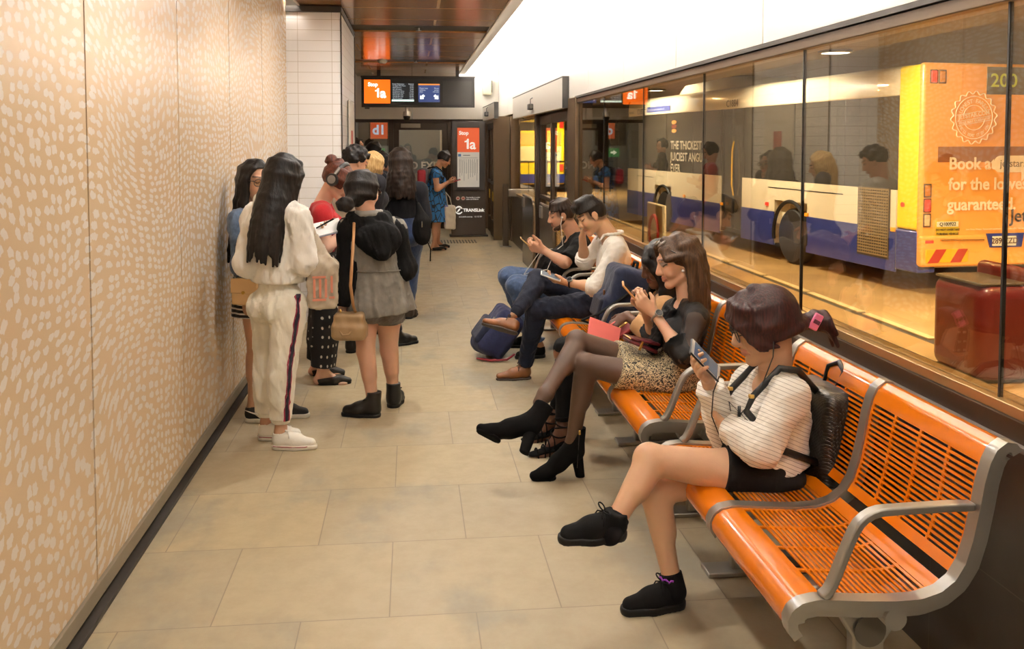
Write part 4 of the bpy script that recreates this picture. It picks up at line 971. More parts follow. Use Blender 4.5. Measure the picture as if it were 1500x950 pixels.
        nose = G_([cap(H(.082, 0, .012), H(.105, 0, -.034), .009 * z, .0125 * z), cap(H(.092, .011, -.04), H(.098, .009, -.038), .0085 * z), cap(H(.092, -.011, -.04), H(.098, -.009, -.038), .0085 * z)], .012)
        lips = G_([cap(H(.078, .018, -.066), H(.090, .005, -.0625), .004 * z, .0065 * z), cap(H(.078, -.018, -.066), H(.090, -.005, -.0625), .004 * z, .0065 * z), cap(H(.078, .015, -.069), H(.088, 0, -.0745), .004 * z, .0075 * z), cap(H(.078, -.015, -.069), H(.088, 0, -.0745), .004 * z, .0075 * z)], .007)
        lids = G_([E_(.071, .031, .003, (.0165, .0165, .0125)), E_(.071, -.031, .003, (.0165, .0165, .0125))], .006)
        ears = G_([E_(-.006, .074, -.008, (.019, .008, .031)), E_(-.006, -.074, -.008, (.019, .008, .031)), cap(H(.0, .07, -.036), H(-.004, .074, -.03), .008 * z), cap(H(.0, -.07, -.036), H(-.004, -.074, -.03), .008 * z)], .006, subs=[E_(.002, .084, -.006, (.010, .006, .018)), E_(.002, -.084, -.006, (.010, .006, .018))])
        neck = G_([cap(H(-.022, 0, -.05), s.J['N'] - s.up * .02, (.050 if s.fem else .058) * z, (.054 if s.fem else .066) * z)], .02)
        # join face and neck smoothly
        g.p += neck.p; return [g, nose, lips, lids, ears]
    def color(s, P):
        q = (P - s.C) / s.hs; f, l, u = q @ s.Fh, q @ s.L, q @ s.U; c = np.tile(np.array(s.skin, np.float32), (len(P), 1)); al = np.abs(l)
        near = (np.abs(q) < .16).all(1)
        def put(m, col, a=1): m = m & near; c[m] = c[m] * (1 - a) + np.array(col) * a
        put((f > .074) & (al < .023 - .0 * u) & (u < -.0575) & (u > -.081), s.lips, .6)
        put((f > .05) & (al > .012) & (al < .050) & (np.abs(u - (.030 - .16 * np.abs(al - .034))) < .0045), s.brow, .8)
        if s.lid is not None: put((f > .06) & (al > .013) & (al < .050) & (u < .017) & (u > -.004), lin(s.lid)[:3], .6)
        put((f > .06) & (np.abs(al - .031) < .018) & (np.abs(u + .0065 + 4 * (al - .031) ** 2 * -8) < .003), (.02, .015, .012), .85)
        if s.scalp is not None: a_ = np.clip((u - (-.010 + .62 * (f - .018) + s.scalp[1])) / .022, 0, 1) * np.clip((u + .075) / .02, 0, 1) * np.clip((.05 - f + np.clip(u - .06, 0, 1) * 4) / .012, 0, 1) * s.scalp[2] * near * ((al < .0705) | (f < -.03) | (f > .015) | (u > .02)); c = c * (1 - a_[:, None]) + np.array(s.scalp[0])[None] * a_[:, None]
        put((f > .03) & (al > .03) & (al < .06) & (u < -.02) & (u > -.055), (c[0] * np.array([1.08, .86, .82])), .35)
        return c
    def body(s, fine_hands=True, feet=False):
        J = s.J; gr = [G_(s.torso(), .03)]
        for sd in 'LR':
            gr.append(G_(s.arm(sd), .02)); lg = s.leg(sd)
            if feet and 'T' + sd in J:
                A, T = J['A' + sd], J['T' + sd]; u = nz(s.J.get('U' + sd, V(0, 0, 1))); d = nz(T - A - ((T - A) @ u) * u)
                hl = A - u * (((A - T) @ u) - .03) - d * .035
                if ((A - T) @ u) > .13: hl = A - u * .055 - d * .03
                lg += [cap(A, hl, .034, .028), cap(A, lerp(hl, T, .55) + u * .02, .033, .026), cap(hl, lerp(hl, T, .82), .027, .024)]
                t_ = np.cross(u, d)
                lg += [cap(lerp(hl, T, .72) + t_ * o, lerp(hl, T, .95 - abs(o) * 2) + t_ * o, .011, .0095) for o in (-.030, -.015, .0, .015, .029)]
            elif 'T' + sd in J: u = nz(s.J.get('U' + sd, V(0, 0, 1))); lg.append(cap(J['A' + sd], J['A' + sd] - u * .02 + nz(J['T' + sd] - J['A' + sd]) * .015, .032, .026))
            gr.append(G_(lg, .02))
        h = .0095 * s.q; fine = []
        for sd in 'LR':
            hd = s.hands.get(sd); d0 = nz(J['W' + sd] - J['E' + sd])
            if hd is None: hd = dict(d=d0, n=-s.lat if sd == 'L' else s.lat, curl=.45)
            gs = s.hand_prims(sd, **hd); gr += gs; a, b = bounds(gs); fine.append((a - .012, b + .012, .0034 * (s.q ** .5 if s.q < 1.5 else 1.7)))
        hg = s.head_groups(); gr += hg; a, b = bounds(hg[:1] + hg[4:]); a2, b2 = s.C - .15 * s.hs, s.C + .15 * s.hs
        fine.append((a2, b2, .0030 * s.q))
        o = skin_obj('body', solid(gr, h, fine), SKIN_M, s.root, s.base, s.color); return o
    # ---- clothes
    def cloth(s, name, groups, mat, h=.0068, fold=(.004, 38, 3), label=None, parent=None):
        if fold and len(fold) == 3:
            fd = nz(s.J['P'] - s.J['N'] + (s.J['KL'] - s.J['HL'])) ; fold = (fold[0] * 1.05, fold[1] * 1.25, fold[2], tuple(1 - .62 * np.abs(fd)))
        return skin_obj(name, solid(groups, h * s.q, fold=fold), mat, parent or s.root, s.base, label=label)
    def top(s, name, mat, inf=.012, sleeve=(.6, .6), hem=None, hemn=None, loose=0.0, neck=.062, extra=(), fold=(.004, 38, 3), vneck=.02, shoulder=None, h=.0068, cuts=()):
        J = s.J; hemp = hem if hem is not None else J['P'] + s.up * .02; hn = -s.up if hemn is None else hemn
        nk = [ell(J['N'] + s.up * .03 + s.front * .012, (neck, neck, .06)), ell(J['N'] + s.front * .07 - s.up * vneck, (.05, .05, .055))] if neck else []
        gr = [G_(s.torso(inf) + list(extra), .03, subs=nk, cuts=[(hn, hemp)] + list(cuts))]
        for i, sd in enumerate('LR'):
            up_ = sleeve[i]
            if up_ <= 0: continue
            S, E, W = J['S' + sd], J['E' + sd], J['W' + sd]
            if up_ <= 1: c = (E - S, lerp(S, E, up_)); u2 = min(1, up_ + .25)
            else: c = (W - E, lerp(E, W, up_ - 1)); u2 = min(2.0, up_ + .3)
            if up_ <= 1.0: gr.append(G_(s.arm(sd, inf, u2, loose), .02, cuts=[c]))
            else:
                gr.append(G_(s.arm(sd, inf, 1.0, loose) + [ell(E, np.array([.04, .04, .04]) * s.limb + inf + loose)], .025)); ar = s.arm(sd, inf, u2, loose); gr.append(G_(ar[2:], .02, cuts=[c]))
        return s.cloth(name, gr, mat, h, fold)
    def pants(s, name, mat, inf=.010, upto=1.9, waist=None, loose=0.0, fold=(.004, 40, 9), h=.0068, cuff=True):
        J = s.J; gr = [G_([q for q in s.torso(inf) if True][:2] + s.torso(inf)[-2 - (1 if s.belly else 0):][:2], .03, cuts=[(s.up, waist if waist is not None else J['P'] + s.up * .12)])]
        for sd in 'LR':
            Hp, K, A = J['H' + sd], J['K' + sd], J['A' + sd]
            if upto <= 1: gr.append(G_(s.leg(sd, inf, min(1, upto + .2), loose), .02, cuts=[(K - Hp, lerp(Hp, K, upto))]))
            else:
                l1 = s.leg(sd, inf, 1.0, loose); l2 = s.leg(sd, inf, min(2, upto + .15), loose)[len(l1):]
                gr.append(G_(l1 + [ell(K, np.array([.05, .05, .05]) * s.limb + inf + loose)], .02)); gr.append(G_(l2, .02, cuts=[(A - K, lerp(K, A, upto - 1))]))
        return s.cloth(name, gr, mat, h, fold)
    # ---- hair
    def hair(s, mat, locks=(), thick=.014, line=.062, extra=(), k=.012, h=.0048, fold=(.0022, 95, 5, (1, 1, .25)), name='hair', sides=.0, cutback=None):
        H = s.H; z = s.hs; ax = [s.Fh, s.L, s.U]
        capg = G_([ell(H(-.014, 0, .016), np.array([.094, .073, .092]) * z + thick, ax)], .01,
                  subs=[rbox(H(.115, 0, line - .105), np.array([.075, .052 + sides, .095]) * z, ax, .02), rbox(H(.05, 0, -.16), np.array([.12, .2, .075]) * z, ax, .02)] + [], cuts=[(s.Fh * .62 - s.U, H(.018, 0, -.012 + (cutback or 0) * .35))])
        gl = []
        for pts, r0, r1 in locks:
            m = len(pts) - 1; gl += [cap(pts[i], pts[i + 1], r0 + (r1 - r0) * i / m, r0 + (r1 - r0) * (i + 1) / m) for i in range(m)]
        gr = [capg] + ([G_(gl, k)] if gl else []) + list(extra)
        return skin_obj(name, solid(gr, h * s.q, fold=fold), mat, s.root, s.base)
    def long_locks(s, n=30, length=.45, a0=-110, a1=110, r=(.022, .010), back=.0, seed=1, spread=1.0, flow=None, wave=.0, drop=V(0, 0, -1)):
        rs = np.random.RandomState(seed); out = []
        for i in range(n):
            a = R(a0 + (a1 - a0) * (i + .5) / n); hd = -s.Fh * math.cos(a) + s.L * math.sin(a); H = s.H; z = s.hs
            rad = lambda q: math.hypot(.102 * math.cos(a), .082 * math.sin(a)) * q
            pts = [H(0, 0, .098) + hd * .03 * z - s.Fh * .015, s.C + (hd * rad(.86) + s.U * .062) * z - s.Fh * .012, s.C + (hd * rad(1.02) + s.U * .0) * z - s.Fh * .012, s.C + (hd * rad(1.0) - s.U * .07) * z - s.Fh * .012]
            p = pts[-1].copy(); L_ = length * rs.uniform(.86, 1.08); m = 6
            hor = hd.copy(); hor[2] = 0
            for j in range(m):
                t = (j + 1) / m
                dd = nz(drop + hor * (.16 * spread * (1 - t)) + (flow * t if flow is not None else 0) - s.front * back * (1 - t))
                p = p + dd * L_ / m + hor * wave * math.sin(j * 2.1 + i) ; pts.append(p.copy())
            out.append((pts, r[0] * rs.uniform(.8, 1.1), r[1] * rs.uniform(.6, 1.1)))
        return out
    # ---- shoes
    def shoe(s, sd, kind, mat, sole_m, accent=None, L=1.0):
        J = s.J; A, T = J['A' + sd], J['T' + sd]; u = nz(J.get('U' + sd, V(0, 0, 1))); d = T - A; d = nz(d - (d @ u) * u); h0 = (A - T) @ u
        O = A - u * h0 - d * .05 * L; t = frame(O, d, u); T_ = lambda a, b, c: t(a * L, b * L, c * L); hh = .0042 * s.q; det = None
        if kind in ('sneaker', 'oxford', 'canvas'):
            w = .036 if kind != 'oxford' else .033; tip = .222 if kind != 'oxford' else .245
            g = G_([cap(T_(.045, 0, .045), T_(.13, 0, .040), w, w + .003), cap(T_(.13, 0, .036), T_(tip - .012, 0, .030), w + .003, .028 if kind != 'oxford' else .02), cap(T_(.045, 0, .05), T_(.042, 0, .10), w + .001, w - .001), cap(T_(.065, 0, .07), T_(.14, 0, .048), .03, .024)], .022, cuts=[(-u, T_(0, 0, .014)), (nz(u - d * .25), T_(.045, 0, .092)),(u, T_(0,0,.105))])
            so = G_([cap(T_(.042, 0, .015), T_(.13, 0, .015), w + .005, w + .008), cap(T_(.13, 0, .015), T_(tip - .008, 0, .015), w + .008, .032 if kind != 'oxford' else .02)], .02, cuts=[(-u, T_(0, 0, 0)), (u, T_(0, 0, .026 if kind != 'oxford' else .014))])
        elif kind == 'boot':
            g = G_([cap(T_(.045, 0, .045), T_(.13, 0, .042), .038, .040), cap(T_(.13, 0, .038), T_(.205, 0, .032), .040, .032), cap(T_(.045, 0, .05), T_(.04, 0, .18), .040, .046), cap(T_(.06, 0, .08), T_(.14, 0, .05), .036, .026)], .03, cuts=[(-u, T_(0, 0, .012)), (u, T_(0, 0, .152))])
            so = G_([cap(T_(.042, 0, .012), T_(.13, 0, .012), .041, .044), cap(T_(.13, 0, .012), T_(.21, 0, .012), .044, .035)], .02, cuts=[(-u, T_(0, 0, 0)), (u, T_(0, 0, .022))])
        elif kind == 'heel':
            g = G_([cap(T_(.04, 0, .125), T_(.12, 0, .075), .038, .037), cap(T_(.12, 0, .075), T_(.185, 0, .032), .037, .034), cap(T_(.185, 0, .030), T_(.245, 0, .024), .034, .022), cap(T_(.035, 0, .13), T_(.03, 0, .27), .041, .047), cap(T_(.05, 0, .16), T_(.13, 0, .085), .036, .03)], .03, cuts=[(-u, T_(0, 0, .006)), (u, T_(0, 0, .245))])
            so = G_([cap(T_(.030, 0, .115), T_(.008, 0, -.02), .030, .0215)], .006, cuts=[(-u, T_(0, 0, 0))]); fs_ = G_([cap(T_(.17, 0, .008), T_(.235, 0, .010), .036, .024)], .006, cuts=[(-u, T_(0, 0, 0)), (u, T_(0, 0, .014))])
        elif kind == 'flat':
            g = G_([cap(T_(.040, 0, .038), T_(.13, 0, .034), .040, .043), cap(T_(.13, 0, .034), T_(.222, 0, .022), .043, .020)], .02, cuts=[(-u, T_(0, 0, .006)), (nz(u - d * .12), T_(.14, 0, .058))], subs=[ell(T_(.085, 0, .075), (.050, .028, .040), [d, np.cross(u, d), u])])
            so = G_([cap(T_(.045, 0, .01), T_(.13, 0, .01), .036, .038), cap(T_(.13, 0, .01), T_(.22, 0, .01), .038, .02)], .02, cuts=[(-u, T_(0, 0, 0)), (u, T_(0, 0, .01))])
        o = skin_obj('shoe', solid([g], hh), mat, s.root, s.base)
        skin_obj('sole' if kind != 'heel' else 'heel_block', solid([so], hh), sole_m, o, s.base)
        if kind == 'heel': skin_obj('sole', solid([fs_], hh), sole_m, o, s.base)
        if kind in ('sneaker', 'canvas', 'oxford', 'boot') and accent is not None:
            mb = MB(); 
            for i in range(5):
                x = .095 + i * .016; z = .091 - i * .0075 if kind != 'boot' else .105 - i * .011
                mb.tube([T_(x, -.022, z - .008), T_(x + .004, 0, z + .0), T_(x + .008, .022, z - .008)], .0028, 6)
            for q in (1, -1): mb.tube([T_(.090 + .008 * math.sin(a), q * (.022 - .020 * math.cos(a)), .098 + .010 * math.sin(a * .5)) for a in np.linspace(0, 6.28, 12)], .0026, 6); mb.tube([T_(.088, 0, .097), T_(.10, q * .03, .086), T_(.105, q * .04, .066)], .0024, 6)
            mb.build('laces', accent, o, sm=True, base=s.base)
        return o, T_
    def glasses(s, mat, r=.022, name='glasses'):
        H = s.H; mb = MB()
        for q in (1, -1):
            mb.tube([H(.098 - .25 * abs(r * 1.15 * math.cos(a)) * 0, q * .033 + r * 1.12 * math.cos(a), -.004 + r * .86 * math.sin(a)) for a in [2 * math.pi * i / 20 for i in range(20)]], .0022, 6, closed=True)
            mb.tube([H(.096, q * .056, .004), H(.06, q * .074, .006), H(-.005, q * .080, .004), H(-.02, q * .078, -.012)], .0022, 6)
        mb.tube([H(.098, -.010, .0), H(.103, 0, .003), H(.098, .010, .0)], .0022, 6)
        o = mb.build(name, mat, s.root, sm=True, base=s.base); ln = MB()
        for q in (1, -1): ln.add([H(.0975, q * .033 + r * 1.1 * math.cos(a), -.004 + r * .84 * math.sin(a)) for a in [2 * math.pi * i / 20 for i in range(20)]] + [H(.0985, q * .033 + r * 1.1 * math.cos(a), -.004 + r * .84 * math.sin(a)) for a in [2 * math.pi * i / 20 for i in range(20)]], [tuple(range(20)), tuple(range(39, 19, -1))])
        ln.build('lens', GLASS, o, base=s.base); return o
    def tube(s, name, pts, r, mat, n=8, parent=None, flat=None): return MB().tube(pts, r, n, flat=flat).build(name, mat, parent or s.root, sm=True, base=s.base)

def stand(x, y, yaw, Hh, feet=None, lean=(0, 0), toe=.20, fem=True, arms=None, ank=.085, hw=.088):
    """joints of someone standing at (x, y), facing yaw degrees (0 = along +Y, -90 = towards +X)"""
    a = R(yaw); f = V(-math.sin(a), math.cos(a), 0); l = V(-math.cos(a), -math.sin(a), 0); b = V(x, y, 0); k = Hh
    lx = f * lean[0] + l * lean[1]
    up = lambda z: b + V(0, 0, z * k) + lx * max(0, (z - .5) / .5)
    J = dict(P=up(.535), C=up(.715), N=up(.838), HD=up(.933) + f * .015); sw = (.103 if fem else .115) * k
    for sd, q in (('L', 1), ('R', -1)):
        J['S' + sd] = up(.805) + l * q * sw; J['H' + sd] = up(.50) + l * q * hw
        ft = feet[sd] if feet and sd in feet else None
        A = (b + l * q * .095 + V(0, 0, ank)) if ft is None else V(ft[0], ft[1], ank)
        fd = nz(f + l * q * .15) if ft is None or len(ft) < 3 else V(-math.sin(R(ft[2])), math.cos(R(ft[2])), 0)
        J['A' + sd] = A; J['T' + sd] = V(A[0], A[1], 0) + fd * (toe - .03); J['K' + sd] = lerp(J['H' + sd], A, .50) + f * .025
        E = J['S' + sd] + l * q * .045 - f * .02 - V(0, 0, .175 * k); J['E' + sd] = E; J['W' + sd] = E + f * .05 - V(0, 0, .145 * k)
    if arms:
        for kk, v in arms.items(): J[kk] = np.asarray(v, float)
    J['f'] = f; J['l'] = l; return J
def local(J, o, f, l, u): return J[o] + J['f'] * f + J['l'] * l + V(0, 0, u)
# ------------------------------------------------------------------ cloth, hair and leather
def cloth_mat(name, col, rough=.8, n=(30, .12), b=(34, .5, (1, 1, .4)), sheen=.25, **k): return M(name, col, rough, noise=n, bump=b, sheen=sheen, spec=.2 if max(col) < 60 else .4, **k)
def hair_mat(name, col, col2=None, rough=.5):
    m = M(name, col, rough, spec=.28); g = N(m); co = g.co()
    n_ = g.noise(g.map(co, (160, 160, 9)), 1, 4); c2 = col2 or tuple(min(255, int(x * 1.6 + 5)) for x in col)
    g.color(g.mix(g.step(n_, .35, .75), col, c2)); g.bump(n_, .45, .004); return m
black_hair = hair_mat('hair_black', (14, 11, 9), (34, 26, 22)); dark_hair = hair_mat('hair_dark_brown', (24, 16, 12), (54, 38, 28)); brown_hair = hair_mat('hair_brown', (50, 33, 21), (84, 58, 36))
auburn = hair_mat('hair_auburn', (30, 13, 13), (66, 30, 26)); red_brown = hair_mat('hair_red_brown', (60, 28, 18), (110, 56, 34)); blonde = hair_mat('hair_blonde', (170, 134, 84), (214, 184, 128))
denim = cloth_mat('denim_blue', (62, 84, 120), n=(60, .25)); denim_dk = cloth_mat('denim_navy', (26, 31, 46), n=(60, .2), sheen=.05); denim_lt = cloth_mat('denim_jacket', (92, 112, 140), n=(45, .3))
black_c = cloth_mat('black_cloth', (12, 11, 11), sheen=.0); black_l = M('black_leather', (13, 12, 11), .4, bump=(300, .2)); black_s = M('black_suede', (9, 8, 8), .95, spec=.15); rub = M('black_rubber', (12, 11, 11), .55, spec=.3)
white_c = cloth_mat('white_cloth', (236, 231, 220), n=(10, .05)); offw = cloth_mat('white_trousers', (232, 226, 208), n=(12, .06)); wrub = M('white_rubber', (228, 222, 208), .5)
gold = M('gold_metal', (212, 170, 90), .3, 1); bframe = M('glasses_black', (18, 16, 16), .3)
def stripes(name, c1, c2, direction, per, frac, rough=.8):
    m = M(name, c1, rough, sheen=.2); g = N(m); co = g.co(); d = g.n('VectorMath', operation='DOT_PRODUCT'); g.l(co, d.inputs[0]); d.inputs[1].default_value = nz(direction)
    wob = g.math('MULTIPLY', g.math('SUBTRACT', g.noise(co, 7, 2), .5), per * .9)
    f = g.math('FRACT', g.math('DIVIDE', g.math('ADD', d.outputs['Value'], wob), per)); g.color(g.mix(g.math('LESS_THAN', f, frac), c1, c2)); g.bump(g.noise(co, 60, 3), .2, .004); return m
def phone(label, c, axis, n, size=(.072, .145, .009), body=(30, 30, 34), screen=(60, 72, 88), em=.25, border=None):
    axis = nz(axis); n = np.asarray(n, float); n = nz(n - (n @ axis) * axis); x = np.cross(axis, n)
    r = empty('phone', tuple(c), label=label, cat='phone', rot=Matrix((x, axis, n)).transposed().to_euler())
    MB().box((0, 0, 0), size).build('case', M('phone_%d_%d_%d' % body, body, .35), r, bevel=.004, seg=3)
    if border: MB().box((0, 0, size[2] / 2), (size[0] * .94, size[1] * .97, .001)).build('face', M('phone_face', border, .3), r)
    MB().box((0, 0, size[2] / 2 + .0006), (size[0] * .90, size[1] * (.80 if border else .9), .001)).build('screen', M('screen_%d_%d_%d' % screen, screen, .2, emit=em), r)
    return r
def wristband(s, sd, r=.031, label=None, steel_=True):
    W, E = s.J['W' + sd], s.J['E' + sd]; d = nz(W - E); u = nz(np.cross(d, V(0, 0, 1))); v = np.cross(u, d); c = lerp(W, E, .10)
    o = MB().tube([c + (u * math.cos(a) + v * math.sin(a) * .9) * r for a in [2 * math.pi * i / 20 for i in range(20)]], .006, 8, closed=True, flat=1).build('watch', steel if steel_ else rub, s.root, sm=True, base=s.base)
    n_ = nz(-d * .1 + V(.1, -.7, .6)); n_ = nz(n_ - (n_ @ d) * d); p = c + n_ * r
    MB().cyl(p - n_ * .002, p + n_ * .010, .019, 20).build('watch_case', steel, o, base=s.base); MB().cyl(p + n_ * .010, p + n_ * .0105, .016, 20).build('watch_dial', M('dial_black', (24, 24, 28), .25), o, base=s.base)

SEAT.append(rbox((1.262, 5, .30), (.285, 6, .142), None, .005))
# ---- 1. girl on the nearest bench
J = dict(HD=at(1119, 472, 3.13), N=at(1136, 552, 3.14), SL=at(1160, 578, 2.98), SR=at(1100, 558, 3.28), EL=at(1114, 655, 2.93), WL=at(1068, 625, 3.12), ER=at(1066, 634, 3.25), WR=at(1035, 553, 3.17),
         P=at(1130, 690, 3.14), HL=at(1118, 698, 3.06), HR=at(1112, 690, 3.23), KL=at(952, 672, 3.10), AL=at(899, 768, 2.98), KR=at(956, 716, 3.17), AR=at(985, 852, 3.11))
J['C'] = lerp(J['P'], J['N'], .66) + V(.01, 0, 0); J['TL'] = at(846, 792, 2.96); J['UL'] = nz(V(.06, -.12, 1)); J['TR'] = V(J['AR'][0] - .17, J['AR'][1] - .03, 0); J['AR'][2] = .088
p = Person('young woman in thin-striped white top and black shorts, legs crossed, on nearest bench', J, (-1, .12, -.34), (206, 160, 124), fat=.93, hs=1.12, limb=.95, q=1, lips=(186, 104, 96))
p.hands = {'R': dict(d=nz(V(-.60, -.50, .52)), n=nz(V(.68, -.30, .55)), curl=[.50, .55, .6, .65], thumb=(.65, .8, .3)), 'L': dict(d=nz(V(-.2, .9, -.15)), n=V(.5, 0, .5), curl=.5)}
girl = p; p.body()
m = stripes('striped_jersey', (242, 236, 224), (150, 138, 124), (.42, .12, 1), .0130, .12)
top_ = p.top('striped_top', m, .019, (1.93, 1.86), hem=J['P'] + p.up * .035 + p.front * .02, loose=.010, hemn=-p.up - p.front * .1, fold=(.0085, 44, 3), extra=[cap(J['P'] + p.up * .07 + p.front * .0, J['P'] + p.up * .2, .142, .13, (p.front, .8))])
pr = at(1090, 628, 2.985)
p.pants('shorts', black_c, .014, .36, loose=.018, waist=J['P'] + p.up * .10)
lk = []
rs = np.random.RandomState(3); tail = p.H(-.125, -.015, -.045)
for i in range(30):
    a = R(-118 + 236 * i / 29); hd = -p.Fh * math.cos(a) + p.L * math.sin(a); rad = math.hypot(.108 * math.cos(a), .086 * math.sin(a))
    lk.append(([p.H(.0, 0, .105), p.C + hd * rad * .80 + p.U * .070, p.C + hd * rad * 1.0 + p.U * .012, p.C + hd * rad * .94 - p.U * .035 - p.Fh * .03, tail + V(0, 0, 0) + hd * .012], .019, .011))
for sd in (1, -1):
    for i in range(6): lk.append(([p.H(.04, 0, .102), p.H(.078 - .006 * i, sd * (.03 + .008 * i), .075), p.H(.092 - .012 * i, sd * (.058 + .004 * i), .03), p.H(.072 - .010 * i, sd * .074, -.018 - .006 * i), p.H(.052 - .012 * i, sd * .076, -.055 - .004 * (i % 3))], .013, .005))
for i in range(7): lk.append(([p.H(.03, 0, .104), p.H(.075, -.04 + i * .013, .085), p.H(.098, -.045 + i * .015, .045), p.H(.096, -.05 + i * .0166, .022)], .012, .006))
for i in range(12): a = i * .52; o = p.L * .022 * math.cos(a) + p.U * .022 * math.sin(a); lk.append(([tail + o * .4, tail - p.Fh * .045 + o * 1.1 - V(0, 0, .008), tail - p.Fh * .085 + o * 1.7 - V(0, 0, .030), tail - p.Fh * .105 + o * 2.0 - V(0, 0, .065 + .012 * (i % 3))], .015, .007))
p.hair(auburn, lk, line=.06)
cl = tail - p.Fh * .012; cf = frame(cl, nz(V(.35, -.2, .9)), nz(-p.Fh * .3 + V(.2, -.95, .1)))
hc = MB().box(cl + V(.012, -.042, .004), (.034, .012, .060), Matrix.Rotation(R(28), 3, 'Y')).build('hair_clip', M('clip_pink', (240, 130, 170), .4), p.root, bevel=.005, base=p.base)
MB().box(cl + V(.012, -.0495, .004), (.024, .002, .014), Matrix.Rotation(R(28), 3, 'Y')).build('clip_print', M('clip_dark', (90, 40, 60), .5), hc, base=p.base)
p.glasses(bframe)
p.shoe('L', 'sneaker', M('black_canvas', (13, 12, 12), .9, bump=(500, .2), spec=.2), rub, black_c); p.shoe('R', 'sneaker', M('black_canvas'), rub, black_c)
sock = M('sock_black', (12, 10, 12), .9, spec=.2); pur = M('sock_purple', (140, 50, 170), .8)
for sd in 'LR':
    A, K = J['A' + sd], J['K' + sd]; d = nz(K - A); o = skin_obj('sock', solid([G_([cap(A - d * .03, A + d * .05, .043, .039)], .01, cuts=[(d, A + d * .035)])], .004), sock, p.root, p.base)
    u_ = nz(np.cross(d, V(0, 1, 0))); MB().tube([A + d * (.022 + .005 * math.sin(i * 2.2)) + (nz(V(-1, -.9, 0)) * math.cos(.2 * i - .6) + nz(V(.7, -.9, 0)) * math.sin(.2 * i - .6)) * .043 for i in range(8)], .0035, 6).build('sock_stitch', pur, o, sm=True, base=p.base)
# tee print
pc = lerp(J['C'], J['P'], .12) + p.front * .155 + p.lat * .045
T_ = frame(pc, nz(p.lat), nz(p.front)); ink_ = M('print_black', (30, 28, 28), .7); q = MB()
q.tube([T_(-.055, .05, 0), T_(.05, .045, .004)], .002, 6).tube([T_(-.058, .05, 0), T_(-.062, .02, .004)], .002, 6).tube([T_(.052, .045, .004), T_(.055, -.05, .006)], .002, 6)
for i, (a, b) in enumerate((((-.03, .02), (-.03, -.03)), ((-.03, -.005), (-.01, .012)), ((-.012, -.03), (.0, .0)), ((.01, .02), (.01, -.03)), ((.01, -.002), (.035, .018)), ((.012, -.002), (.032, -.03)))): q.tube([T_(a[0], a[1], .003), T_(b[0], b[1], .004)], .0022, 6)
so_ = q.build('shirt_print', ink_, p.root, sm=True, base=p.base); sw_ = so_.modifiers.new('wrap', 'SHRINKWRAP'); sw_.target = top_; sw_.offset = .0015
hp = J['WR'] + p.hands['R']['d'] * .070 + p.hands['R']['n'] * .045
phone('dark phone with bright white frame held up by the girl in striped top', hp + V(-.012, .0, .010), at(996, 494, 3.12) - at(1042, 541, 3.12) + V(0, -.02, 0), nz(V(.62, -.55, .55)), (.077, .158, .009), (26, 26, 30), (64, 76, 92), .3, border=(226, 222, 214))
cord = M('cord_black', (20, 20, 20), .5)
ear = p.H(.0, .078, -.03)
p.tube('earphone_cord', [ear, ear + V(-.01, -.02, -.06), J['N'] + V(-.10, -.10, -.03), J['C'] + p.front * .165 + p.lat * .05, lerp(J['C'], J['P'], .35) + p.front * .17 + p.lat * .06, J['ER'] + V(-.06, -.12, -.0), J['WR'] + V(.0, -.06, -.12), J['WR'] + V(.01, -.045, -.04), hp + V(.03, -.03, -.04)], .0022, cord)
MB().tube([J['C'] + p.front * .168 + p.lat * .05 + V(0, 0, -.01), J['C'] + p.front * .168 + p.lat * .05 + V(0, 0, .03)], .006, 8).build('cord_remote', cord, p.root, sm=True, base=p.base)
# her backpack
wv_ = M('woven_leather', (28, 24, 18), .32); g = N(wv_); co = g.co(); ck = g.n('TexBrick', offset=.5); g.l(g.map(g.comb(g.math('ADD', g.sep(co)[0], g.sep(co)[1]), g.sep(co)[2]), (1, 1, 1), rot=(0, 0, .78)), ck.inputs['Vector'])
for k_, v_ in (('Scale', 1), ('Brick Width', .022), ('Row Height', .009), ('Mortar Size', .0018), ('Mortar Smooth', 1)): ck.inputs[k_].default_value = v_
g.bump(g.math('MULTIPLY', ck.outputs['Fac'], -1), .5, .003); ck.inputs['Color1'].default_value = lin((34, 29, 22)); ck.inputs['Color2'].default_value = lin((24, 21, 17)); ck.inputs['Mortar'].default_value = lin((12, 11, 10)); g.color(ck.outputs['Color'])
bc = at(1203, 655, 3.13); br_ = empty('backpack', (bc[0], bc[1], .46), label='black woven leather backpack worn by the girl in striped top', cat='backpack'); b0 = np.array(br_.location)
ax = nz(J['N'] - J['P']); bk_ = -p.front; sd_ = p.lat
BA = [nz(bk_), nz(sd_), nz(np.cross(nz(bk_), nz(sd_)))]
cc = lerp(J['P'], J['N'], .38) + bk_ * .205 + sd_ * .02 
skin_obj('bag', solid([G_([rbox(cc, (.06, .115, .150), BA, .04), ell(cc - ax * .10 + bk_ * .01, (.12, .165, .15), BA)], .04)], .006, fold=(.003, 40, 4)), wv_, br_, b0)
skin_obj('front_pocket', solid([G_([rbox(cc + bk_ * .075 - ax * .05, (.03, .085, .06), BA, .03)], .02)], .006), wv_, br_, b0)
tp = cc + ax * .18
MB().tube([tp + sd_ * .04, tp + sd_ * .05 + ax * .06 + bk_ * .02, tp + ax * .085 + bk_ * .03, tp - sd_ * .05 + ax * .06 + bk_ * .02, tp - sd_ * .04], .010, 8).build('top_handle', black_l, br_, sm=True, base=b0)
